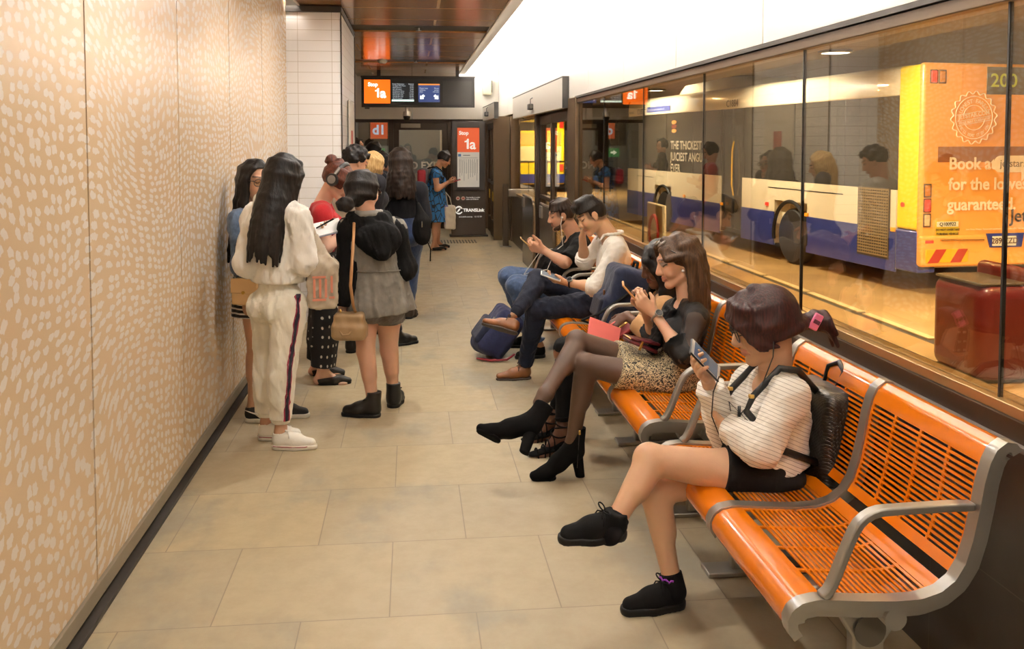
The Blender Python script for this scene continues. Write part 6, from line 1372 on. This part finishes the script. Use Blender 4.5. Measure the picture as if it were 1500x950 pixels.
# plastic shopping bag on her arm
bg_ = empty('shopping_bag', tuple(at(472, 400, 5.02)), label='translucent plastic shopping bag with faded red print on the arm in white', cat='bag', rot=(0, 0, R(8))); b0 = np.array(bg_.location)
plm = bpy.data.materials.new('bag_plastic'); plm.use_nodes = True; n_ = plm.node_tree.nodes['Principled BSDF']; n_.inputs['Base Color'].default_value = lin((196, 182, 160)); n_.inputs['Roughness'].default_value = .25; n_.inputs['Alpha'].default_value = .82
o = skin_obj('film', solid([G_([rbox(b0 + V(0, 0, -.06), (.05, .035, .10), None, .03), cap(b0 + V(0, 0, .03), b0 + V(-.03, 0, .20), .06, .015)], .06)], .007, fold=(.011, 45, 17)), plm, bg_, b0)
prm = M('bag_print', (206, 130, 104), .6); q = MB()
for i, (x, z, w_, h_) in enumerate(((-.02, -.01, .07, .012), (-.045, -.07, .012, .10), (-.015, -.07, .012, .10), (.015, -.07, .012, .10), (-.02, -.13, .07, .012), (.045, -.05, .012, .09), (.045, -.12, .03, .012))): q.box((x, -.078, z), (w_, .002, h_))
q.build('bag_print', prm, bg_, bevel=.001)
MB().tube([(-.03, 0, .18), (-.05, .0, .235), (-.075, .02, .22), (-.05, .03, .16)], .008, 6, flat=2.2).build('handle', plm, bg_, sm=True)

# ---- 8. woman in the red top with headphones
J = stand(-.60, 6.40, -86, 1.60, feet={'L': (-.66, 6.55, -92), 'R': (-.60, 6.30, -88)}, lean=(.10, 0))
J = fill(J, HD=at(496, 263, 6.36), N=at(470, 296, 6.38)); J['SR'] = at(472, 312, 6.18); J['SL'] = at(476, 308, 6.56); J['ER'] = at(478, 362, 6.14); J['WR'] = at(497, 345, 6.26); J['EL'] = at(492, 355, 6.6); J['WL'] = at(512, 342, 6.48); J = fill(J)
p = Person('woman in red tee shirt wearing over-ear headphones, red-brown hair in a top bun', J, (.80, -.28, -.52), (222, 176, 148), fat=1.04, limb=1.05, q=1.25, lips=(180, 100, 96))
p.body(feet=True); p.top('red_tee', cloth_mat('red_jersey', (176, 22, 30), n=(10, .08), sheen=.1), .013, (.62, .62), hem=J['P'] + V(0, 0, .04), loose=.008, fold=(.004, 34, 71), neck=.085, vneck=.01)
dm = M('dotted_trousers', rough=.8); g = N(dm); co = g.co(); sx = g.sep(co); ang = g.math('ADD', g.math('MULTIPLY', sx[0], 1.0), sx[1])
vo = g.n('TexVoronoi', voronoi_dimensions='2D'); g.l(g.map(g.comb(ang, sx[2]), (22, 15, 1)), vo.inputs['Vector']); vo.inputs['Scale'].default_value = 1; vo.inputs['Randomness'].default_value = .15
g.color(g.mix(g.step(vo.outputs['Distance'], .13, .17, 1, 0), (22, 20, 20), (206, 200, 188)))
p.pants('wide_trousers', dm, .016, 1.90, loose=.030, fold=(.006, 30, 14), waist=J['P'] + V(0, 0, .13))
lk = [([p.H(-.06, 0, .105), p.C + (-p.Fh * math.cos(a) * .108 + p.L * math.sin(a) * .084) * .8 + p.U * .07, p.C + (-p.Fh * math.cos(a) * .108 + p.L * math.sin(a) * .084) + p.U * .02, p.C + (-p.Fh * math.cos(a) * .098 + p.L * math.sin(a) * .08) - p.U * .03], .018, .013) for a in [R(-128 + 256 * i / 23) for i in range(24)]]
bunc = p.H(-.115, 0, .085); p.hair(red_brown, lk, line=.06, extra=[G_([ell(bunc, (.042, .042, .04)), cap(p.H(-.07, 0, .07), bunc, .03)] + [cap(bunc + V(.03 * math.cos(i), .03 * math.sin(i), .02 * math.sin(2 * i)), bunc + V(.036 * math.cos(i + .9), .036 * math.sin(i + .9), -.01), .013) for i in range(7)], .008)])
p.glasses(bframe)
hm = M('headphone_black', (26, 25, 25), .4); hs_ = M('headphone_silver', (150, 148, 144), .3, .8)
hpn = p.tube('headphones', [p.H(-.005 + .02 * math.sin(a) * 0, .098 * math.cos(a), .0 + .122 * math.sin(a)) for a in np.linspace(R(18), R(162), 17)], .010, hm, 8, flat=1.8)
for q_ in (1, -1):
    c0, c1 = p.H(-.005, q_ * .076, -.008), p.H(-.005, q_ * .112, -.008); MB().tube([c0, c0 * .6 + c1 * .4, c1], [.036, .045, .040], 24).build('ear_cup', hm, hpn, sm='auto', base=p.base); MB().cyl(c1, c1 + (c1 - c0) * .06, .028, 24).build('ear_disc', hs_, hpn, base=p.base)
    MB().tube([p.H(-.005, q_ * .103, .035), p.H(-.005, q_ * .088, .085)], .011, 8).build('slider', hs_, hpn, base=p.base)
for sd in 'LR': p.shoe(sd, 'flat', black_l, rub)
p.tube('bra_strap', [J['N'] + p.lat * q + p.up * .0 - p.front * .02 for q in (-.06, -.09, -.115)], .006, M('strap_grey', (150, 140, 120), .6), 6)

# ---- 9. woman in the grey hooded jacket
J = stand(-.20, 5.62, 2, 1.535, feet={'L': (-.235, 5.52, 76), 'R': (-.115, 5.72, -12)})
J = fill(J, HD=at(532, 278, 5.60), N=at(540, 318, 5.58)); J['SL'] = at(513, 332, 5.58); J['SR'] = at(578, 334, 5.62); J['EL'] = at(508, 395, 5.56); J['WL'] = at(501, 455, 5.54); J['ER'] = at(592, 392, 5.62); J['WR'] = at(580, 378, 5.84)
J['P'] = at(549, 425, 5.62); J['HL'] = at(535, 446, 5.60); J['HR'] = at(568, 446, 5.64); J['KL'] = at(536, 515, 5.55); J['KR'] = at(570, 512, 5.68); J = fill(J)
p = Person('woman in grey jacket with black hood and sleeves, low hair bun, black ankle boots', J, (.62, .72, -.30), (206, 156, 128), fat=.98, limb=.98, q=1.1)
p.hands = {'L': dict(d=V(-.02, -.05, -1), n=nz(V(.5, .8, 0)), curl=[.9, .95, 1, 1])}
p.body(); gj = cloth_mat('jacket_grey', (126, 121, 112), .65, n=(24, .2), sheen=.1)
flr = [cap(J['P'] + V(.01, 0, .20), J['P'] + V(.01, 0, -.14), .150, .205, (V(0, 1, 0), .78)), cap(J['P'] + V(.10, .05, .12), at(598, 452, 5.66), .07, .055)]
p.top('grey_jacket', gj, .026, (0, 0), hem=V(0, 0, J['P'][2] - .125), hemn=nz(V(.06, 0, -1)), extra=flr, fold=(.010, 44, 81), neck=.04)
sl_ = [];
for sd in 'LR': sl_ += [G_(p.arm(sd, .024, 1.85, .010), .03, cuts=[(J['W' + sd] - J['E' + sd], lerp(J['E' + sd], J['W' + sd], .88))])]
p.cloth('black_sleeves', sl_, black_c, .0085, (.009, 50, 15))
hc_ = at(553, 356, 5.44)
p.cloth('black_hood', [G_([cap(J['N'] + V(-.10, .0, .0), hc_ + V(-.075, .04, .02), .035, .045), cap(J['N'] + V(.10, .0, .0), hc_ + V(.085, .04, .02), .035, .045), cap(hc_ + V(-.075, .04, .02), hc_ + V(.03, .0, -.06), .048, .04), cap(hc_ + V(.085, .04, .02), hc_ + V(.03, .0, -.06), .048, .04), ell(hc_ + V(.01, .04, .02), (.12, .07, .11)), cap(J['N'] + V(-.08, -.045, -.005), J['N'] + V(.08, -.045, -.005), .04)], .035)], black_c, .007, (.009, 48, 16))
p.cloth('collar', [G_([cap(J['N'] + V(.075 * math.cos(a), .065 * math.sin(a), .02), J['N'] + V(.075 * math.cos(a + .35), .065 * math.sin(a + .35), .02), .022) for a in np.arange(0, 6.28, .35)], .01)], gj, .006, (.003, 60, 2))
p.tube('waist_seam', [J['P'] + V(.01 + .172 * math.cos(a), .135 * math.sin(a), .13) for a in np.linspace(R(185), R(350), 16)], .004, gj, 6)
p.pants('plaid_shorts', cloth_mat('shorts_grey', (96, 88, 80), n=(80, .3)), .016, .36, loose=.022, fold=(.004, 30, 4))
lk = [([p.H(.02, 0, .108), p.C + (-p.Fh * math.cos(a) * .108 + p.L * math.sin(a) * .084) * .82 + p.U * .07, p.C + (-p.Fh * math.cos(a) * .110 + p.L * math.sin(a) * .086) + p.U * .01, p.C + (-p.Fh * math.cos(a) * .10 + p.L * math.sin(a) * .07) - p.U * .055, p.H(-.10, 0, -.09)], .020, .014) for a in [R(-100 + 200 * i / 23) for i in range(24)]]
bunc = p.H(-.118, .030, -.115); p.hair(black_hair, lk, line=.07, extra=[G_([ell(p.H(-.055, 0, -.065), (.055, .055, .055)), ell(bunc, (.055, .05, .045)), cap(p.H(-.09, 0, -.08), bunc, .03)] + [cap(bunc + V(.035 * math.cos(i), -.02, .03 * math.sin(i)), bunc + V(.042 * math.cos(i + .9), -.03, .034 * math.sin(i + .9)), .014) for i in range(7)], .008)])
p.glasses(bframe)
p.shoe('L', 'boot', black_l, rub, black_c); p.shoe('R', 'boot', black_l, rub, black_c)
tb_ = empty('handbag', tuple(at(512, 474, 5.42)), label='taupe leather handbag hanging beside the grey jacket on a tan strap', cat='handbag', rot=(0, 0, R(-6))); b0 = np.array(tb_.location); tp_ = M('taupe_leather', (160, 130, 92), .4, bump=(60, .1))
skin_obj('body', solid([G_([rbox(b0 + V(0, 0, -.01), (.065, .028, .055), None, .022), rbox(b0 + V(0, 0, -.04), (.078, .035, .02), None, .022)], .03)], .006, fold=(.003, 40, 4)), tp_, tb_, b0)
MB().tube([(-.055, -.03, .05), (-.06, -.05, -.01), (-.03, -.06, -.055), (.01, -.058, -.05), (.035, -.045, .0), (.03, -.03, .055)], .008, 8).build('handle', tp_, tb_, sm=True)
cam_s = M('strap_tan', (178, 130, 84), .5); sq = J['SL'] + V(.02, -.085, .03) - b0
MB().tube([(.035, 0, .07), (.038, -.09, .12), (.035, -.16, .25), tuple(lerp(V(.04, -.11, .3), sq, .75)), tuple(sq), tuple(sq + V(.01, .06, .045))], .009, 8, flat=.5).build('strap', cam_s, tb_, sm=True)
for x in (.036, -.05): MB().tube([(x, 0, .045), (x, -.01, .085)], .006, 8).build('ring', gold, tb_, sm=True)

# ---- 10. curly haired man, 11. blonde, 12. woman behind them
J = stand(-.40, 7.22, -40, 1.66, feet={'L': (-.47, 7.25, -30), 'R': (-.12, 7.45, -60)}, fem=False); J = fill(J, HD=at(521, 236, 7.25), N=at(512, 268, 7.22)); J['SL'] = J['N'] + J['l'] * .19 - V(0, 0, .05); J['SR'] = J['N'] - J['l'] * .19 - V(0, 0, .05); J['P'] = V(-.42, 7.2, .88)
J['ER'] = J['SR'] + V(-.05, -.06, -.28); J['WR'] = J['ER'] + V(.12, .16, -.12); J['EL'] = J['SL'] + V(-.06, .0, -.28); J['WL'] = J['EL'] + V(.14, .14, -.12); J = fill(J)
p = Person('curly black-haired man in pale grey shirt, head bowed, behind the woman in red', J, (.74, .55, -.5), (196, 146, 116), fem=False, limb=1.05, q=1.6)
p.body(); p.top('grey_shirt', cloth_mat('shirt_grey', (182, 174, 160), n=(10, .08)), .022, (1.1, 1.1), hem=J['P'] - V(0, 0, .02), loose=.014, fold=(.006, 32, 91)); p.pants('jeans', denim_dk, .014, 1.9, loose=.006)
rs = np.random.RandomState(4); cu = []
for i in range(150):
    v = nz(rs.randn(3)); f, l, u = v @ p.Fh, v @ p.L, v @ p.U
    if u < -.1 + .55 * f: continue
    c_ = p.H(-.012 + .100 * f, .082 * l, .020 + .098 * u); cu.append(cap(c_, c_ + nz(rs.randn(3)) * .016, .016, .011))
p.hair(black_hair, (), thick=.010, line=.066, extra=[G_(cu, .006)], cutback=.03, fold=(.004, 120, 3)); p.shoe('L', 'boot', black_l, rub); p.shoe('R', 'boot', black_l, rub)
def plain(label, x, y, yaw, Hh, face, skin, hair, top_m, bot_m, hd=None, length=.3, skirt=None, fem=True, sleeve=(1.8, 1.8), q=1.8, arms=None, curl=None, bun=False, **k):
    J = stand(x, y, yaw, Hh, fem=fem); f, l = J['f'], J['l']
    for sd, s_ in (('L', 1), ('R', -1)): J['E' + sd] = J['S' + sd] + l * s_ * .03 - V(0, 0, .26); J['W' + sd] = J['E' + sd] + f * .18 - l * s_ * .06 + V(0, 0, .07)
    if hd is not None: J['HD'] = np.asarray(hd, float)
    if arms: J.update({a: np.asarray(b, float) for a, b in arms.items()})
    J = fill(J); p = Person(label, J, face, skin, fem=fem, q=q, **k); p.body(); p.top('top', top_m, .016, sleeve, hem=J['P'] + V(0, 0, -.02), loose=.010, fold=(.005, 34, int(y * 10)))
    if skirt is None: p.pants('trousers', bot_m, .012, 1.9, loose=.008)
    if length > 0: p.hair(hair, p.long_locks(28, length, -125, 125, (.022, .012), seed=int(y * 7), spread=.6, wave=.004), line=.066, thick=.016)
    else: p.hair(hair, [([p.H(-.02, 0, .106), p.C + (-p.Fh * math.cos(a) * .104 + p.L * math.sin(a) * .082) * .8 + p.U * .07, p.C + (-p.Fh * math.cos(a) * .102 + p.L * math.sin(a) * .08) - p.U * .02], .018, .012) for a in [R(-125 + 250 * i / 19) for i in range(20)]], line=.066, thick=.010)
    for sd in 'LR': p.shoe(sd, 'boot', black_l, rub)
    return p
plain('blonde woman in a dark top beyond the curly-haired man', -.36, 8.02, -60, 1.62, (.80, .55, -.3), (216, 166, 134), blonde, cloth_mat('top_slate', (44, 44, 50), sheen=.05), denim_dk, hd=at(547, 243, 8.02), length=.22, arms=dict(EL=V(-.36, 8.3, 1.05), WL=V(-.30, 8.3, .85), ER=V(-.30, 7.98, 1.05), WR=V(-.28, 8.0, .85)))
pk_ = plain('dark-skinned woman in navy looking right, just behind the blonde', -.27, 9.1, -95, 1.60, (.95, -.28, -.1), (128, 84, 60), black_hair, cloth_mat('navy_cloth', (24, 26, 36), sheen=.05), black_c, hd=at(561, 240, 9.1), length=.0, arms=dict(EL=V(-.34, 9.3, 1.02), WL=V(-.30, 9.28, .82), ER=V(-.30, 8.92, 1.02), WR=V(-.27, 8.94, .82)))
pk_.glasses(M('glasses_brown'))

# ---- 13. woman with waist-long brown hair and drawstring bag
J = stand(-.07, 8.45, 4, 1.615, feet={'R': (-.03, 8.60, -20), 'L': (-.22, 8.5, 20)}); J = fill(J, HD=at(587, 237, 8.40), N=at(589, 266, 8.38)); J['SL'] = at(562, 276, 8.4); J['SR'] = at(616, 276, 8.4); J['EL'] = at(556, 318, 8.42); J['WL'] = at(568, 325, 8.65); J['ER'] = at(622, 318, 8.42); J['WR'] = at(614, 318, 8.65); J = fill(J)
p = Person('woman with very long dark brown hair, black top and blue jeans, seen from behind', J, (.10, .98, -.15), (206, 158, 128), q=1.35)
p.body(); p.top('black_top', cloth_mat('top_charcoal', (32, 33, 38), sheen=.05), .016, (1.85, 1.85), hem=J['P'] + V(0, 0, .10), loose=.010, fold=(.005, 34, 101)); p.pants('jeans', cloth_mat('denim_mid', (44, 62, 98), n=(60, .25)), .012, 1.85, loose=.006)
p.hair(dark_hair, p.long_locks(44, .26, -115, 115, (.026, .018), seed=31, spread=2.2, back=.05, wave=.006), line=.066, thick=.022)
br2 = M('boot_brown', (46, 34, 26), .5)
for sd in 'LR': p.shoe(sd, 'boot', br2, rub, br2)
ds = empty('drawstring_bag', tuple(at(618, 328, 8.22)), label='black drawstring backpack slung on the long-haired woman in jeans', cat='bag'); b0 = np.array(ds.location)
skin_obj('bag', solid([G_([ell(b0 + V(0, 0, -.06), (.085, .07, .13)), cap(b0 + V(0, 0, .03), b0 + V(-.03, .02, .17), .06, .022)], .05)], .008, fold=(.007, 45, 6, (1, 1, .3))), black_c, ds, b0)
MB().tube([(-.03, .02, .16), (-.05, .06, .24), (-.055, .12, .30), (-.06, .2, .28)], .007, 6).build('cord', black_c, ds, sm=True); MB().tube([(.05, 0, -.16), (.075, -.01, -.22), (.072, 0, -.33)], .006, 6).build('loose_cord', black_c, ds, sm=True); MB().tube([(.0, -.078, .03), (.0, -.085, -.02)], .005, 6).build('key_tag', steel, ds)

# ---- 14. woman in the blue dress at the kiosk
J = stand(.36, 14.15, -84, 1.53, feet={'L': (.40, 14.35, -88), 'R': (.34, 14.02, -80)}, toe=.2); J = fill(J, HD=at(651, 232, 14.15), N=at(639, 246, 14.15)); J['SR'] = at(638, 254, 13.97); J['SL'] = at(641, 252, 14.32); J['ER'] = at(640, 277, 13.93); J['WR'] = at(656, 267, 14.05); J['EL'] = at(645, 276, 14.36); J['WL'] = at(658, 266, 14.22); J = fill(J)
p = Person('woman in blue black-patterned dress reading a phone beside the kiosk', J, (.86, -.05, -.5), (186, 132, 100), fat=1.10, limb=1.08, q=1.7)
p.hands = {'R': dict(d=nz(V(.8, .2, .2)), n=V(0, .6, .6), curl=.7), 'L': dict(d=nz(V(.8, -.2, .2)), n=V(0, -.6, .6), curl=.7)}
p.body(feet=True); dm = M('leaf_dress', rough=.8); g = N(dm); co = g.co(); vo = g.n('TexVoronoi', feature='DISTANCE_TO_EDGE'); g.l(g.map(co, (1, 1, .5)), vo.inputs['Vector']); vo.inputs['Scale'].default_value = 16
g.color(g.mix(g.step(g.math('ADD', vo.outputs['Distance'], g.math('MULTIPLY', g.noise(co, 30, 2), .12)), .10, .14), (18, 20, 28), (26, 92, 146)))
p.top('dress', dm, .016, (.30, .30), hem=V(0, 0, .43), hemn=V(0, 0, -1), extra=[cap(J['P'] + V(-.02, 0, .12), V(J['P'][0] - .0, J['P'][1], .36), .165, .24)], fold=(.006, 26, 111))
p.hair(black_hair, [([p.H(-.02, 0, .106), p.C + (-p.Fh * math.cos(a) * .104 + p.L * math.sin(a) * .082) * .8 + p.U * .07, p.C + (-p.Fh * math.cos(a) * .104 + p.L * math.sin(a) * .082) - p.U * .01], .020, .016) for a in [R(-125 + 250 * i / 15) for i in range(16)]], line=.066, thick=.012, cutback=.03)
for sd in 'LR': p.shoe(sd, 'flat', black_l, rub)
phone('phone in a red cover read by the woman in the blue dress', lerp(J['WR'], J['WL'], .5) + V(.11, 0, .02), V(.9, 0, .25), V(-.25, -.1, .9), (.08, .15, .012), (170, 30, 40), (60, 60, 64), .05)
rbk = empty('backpack', tuple(J['C'] + V(-.185, 0, .0)), label='red and grey backpack worn over the blue dress', cat='backpack'); b0 = np.array(rbk.location); skin_obj('bag', solid([G_([rbox(b0, (.035, .08, .11), None, .045)], .02)], .012), M('pack_grey', (84, 82, 86), .7), rbk, b0)
skin_obj('side_panel', solid([G_([rbox(b0 + V(-.03, -.05, .02), (.03, .06, .08), None, .035)], .02)], .012), M('pack_red', (150, 26, 42), .7), rbk, b0)
for q in (1, -1): MB().tube([b0 + V(.06, q * .1, .15), J['N'] + V(.0, q * .12, .03), J['N'] + V(.13, q * .12, -.08), J['C'] + V(.08, q * .15, -.12), b0 + V(.06, q * .13, -.12)], .018, 8, flat=.4).build('shoulder_strap', black_c, rbk, sm=True, base=b0)
tbg = empty('tote_bag', tuple(at(659, 316, 14.1)), label='white carrier bag with lilac side hanging beside the blue dress', cat='bag'); b0 = np.array(tbg.location)
skin_obj('bag', solid([G_([rbox(b0 + V(0, 0, -.02), (.055, .10, .15), None, .03)], .02)], .011, fold=(.006, 30, 5)), M('bag_white', (226, 218, 204), .6), tbg, b0); MB().box((-.055, -.115, .02), (.05, .01, .30)).build('side', M('bag_lilac', (140, 132, 190), .6), tbg); MB().tube([(-.03, 0, .15), (-.05, 0, .28), (-.06, .06, .36), (.0, .04, .28), (.03, 0, .15)], .008, 6).build('handle', M('bag_white'), tbg, sm=True)

# ---- 15, 16. far queue
pf1 = plain('woman with sunglasses pushed up and floral top, far back by the end glazing', -.86, 15.3, -75, 1.72, (.92, -.35, 0), (206, 158, 130), dark_hair, M('floral_top', (46, 40, 34), .7, noise=(16, .9)), black_c, hd=at(524, 213, 15.3), length=.0, sleeve=(1.4, 1.4), q=2.0)
q = MB()
for s_ in (1, -1): q.tube([pf1.H(.06, s_ * .045, .09), pf1.H(.02, s_ * .088, .055), pf1.H(-.03, s_ * .094, .02)], .004, 6); q.tube([pf1.H(.06 + .0 * math.cos(a), s_ * .035 + .028 * math.cos(a), .095 + .02 * math.sin(a)) for a in [2 * math.pi * i / 12 for i in range(12)]], .005, 6, closed=True)
q.build('sunglasses', bframe, pf1.root, sm=True, base=pf1.base)
plain('dark-haired woman in a red top, mostly hidden mid queue', -.45, 11.5, -80, 1.62, (.85, .0, -.5), (190, 140, 110), black_hair, cloth_mat('red_top2', (150, 24, 34)), black_c, hd=at(548, 222, 11.5), length=.0, q=2.0)

# ------------------------------------------------------------------ bags by the bench
nvy = cloth_mat('pack_navy', (30, 36, 58), n=(60, .15), sheen=.1); nv2 = cloth_mat('pack_navy_dark', (24, 26, 40), sheen=.05)
pb = at(886, 432, 5.60); bp1 = empty('backpack', (1.30, 5.62, .462), label='large navy backpack standing on the bench beside the man in white', cat='backpack'); b0 = np.array(bp1.location); ax = [nz(V(.97, 0, -.24)), V(0, 1, 0), nz(V(.24, 0, .97))]; c0 = b0 + V(.0, 0, .205)
skin_obj('bag', solid([G_([rbox(c0, (.065, .12, .15), ax, .05), rbox(c0 - ax[0] * .07 - ax[2] * .08, (.04, .11, .05), ax, .035)], .03)], .006, fold=(.004, 30, 6)), nvy, bp1, b0)
skin_obj('front_pocket', solid([G_([rbox(c0 - ax[0] * .125 - ax[2] * .085, (.015, .10, .045), ax, .02), rbox(c0 - ax[0] * .02 - ax[1] * .16 - ax[2] * .09, (.05, .008, .05), ax, .015)], .01)], .006), nv2, bp1, b0)
T_ = frame(c0, ax[0], ax[2]); MB().tube([T_(-.10, y, .08 + .11 * math.sqrt(max(0, 1 - (y / .16) ** 2)) - .02) for y in np.linspace(-.15, .15, 13)], .004, 6).build('zip', black_c, bp1, sm=True, base=b0); MB().tube([T_(.03, -.05, .19), T_(.03, -.04, .235), T_(.03, .04, .235), T_(.03, .05, .19)], .009, 8).build('top_handle', black_c, bp1, sm=True, base=b0)
MB().box(T_(-.13, -.05, -.0), (.012, .014, .06)).build('leather_tab', tan_l, bp1, bevel=.002, base=b0); MB().tube([T_(.06, -.10, .15), T_(-.02, -.18, .05), T_(-.16, -.175, -.1), T_(-.25, -.15, -.17), T_(-.1, -.14, -.19)], .012, 8, flat=.5).build('strap', black_c, bp1, sm=True, base=b0)
bp2 = empty('backpack', (.64, 6.98, 0), label='dark blue backpack slumped on the floor at the feet of the man in black', cat='backpack', rot=(0, 0, R(0))); b0 = np.array(bp2.location); ax = [nz(V(.62, 0, .78)), V(0, 1, 0), nz(V(-.78, 0, .62))]; ax = [nz(V(.80, .1, -.60)), nz(V(-.1, 1, 0)), nz(V(.6, .0, .8))]; c0 = b0 + V(.02, 0, .20)
skin_obj('bag', solid([G_([rbox(c0, (.06, .10, .13), ax, .05), ell(c0 - ax[2] * .10, (.16, .16, .10))], .04, cuts=[(V(0, 0, -1), V(0, 0, 0))])], .007, fold=(.006, 30, 8)), cloth_mat('pack_blue', (32, 38, 76), n=(40, .2), sheen=.1), bp2, b0)
skin_obj('front_pocket', solid([G_([rbox(c0 - ax[0] * .10 - ax[2] * .06, (.02, .09, .07), ax, .03)], .02, cuts=[(V(0, 0, -1), V(0, 0, 0))])], .007), nvy, bp2, b0); T_ = frame(c0, ax[0], ax[2])
MB().tube([T_(-.11, -.06, .07), T_(-.115, -.065, .02)], .006, 6).build('zip_pull', steel, bp2, base=b0); MB().tube([T_(-.12, .02, -.0), T_(-.125, .01, -.05)], .006, 6).build('zip_pull', steel, bp2, base=b0)
MB().tube([V(b0[0] - .16, 6.86, .02), V(b0[0] - .06, 6.80, .015), V(b0[0] + .06, 6.79, .02), V(b0[0] + .12, 6.83, .05)], .008, 6).build('piping', M('pipe_red', (150, 40, 50), .6), bp2, sm=True, base=b0)
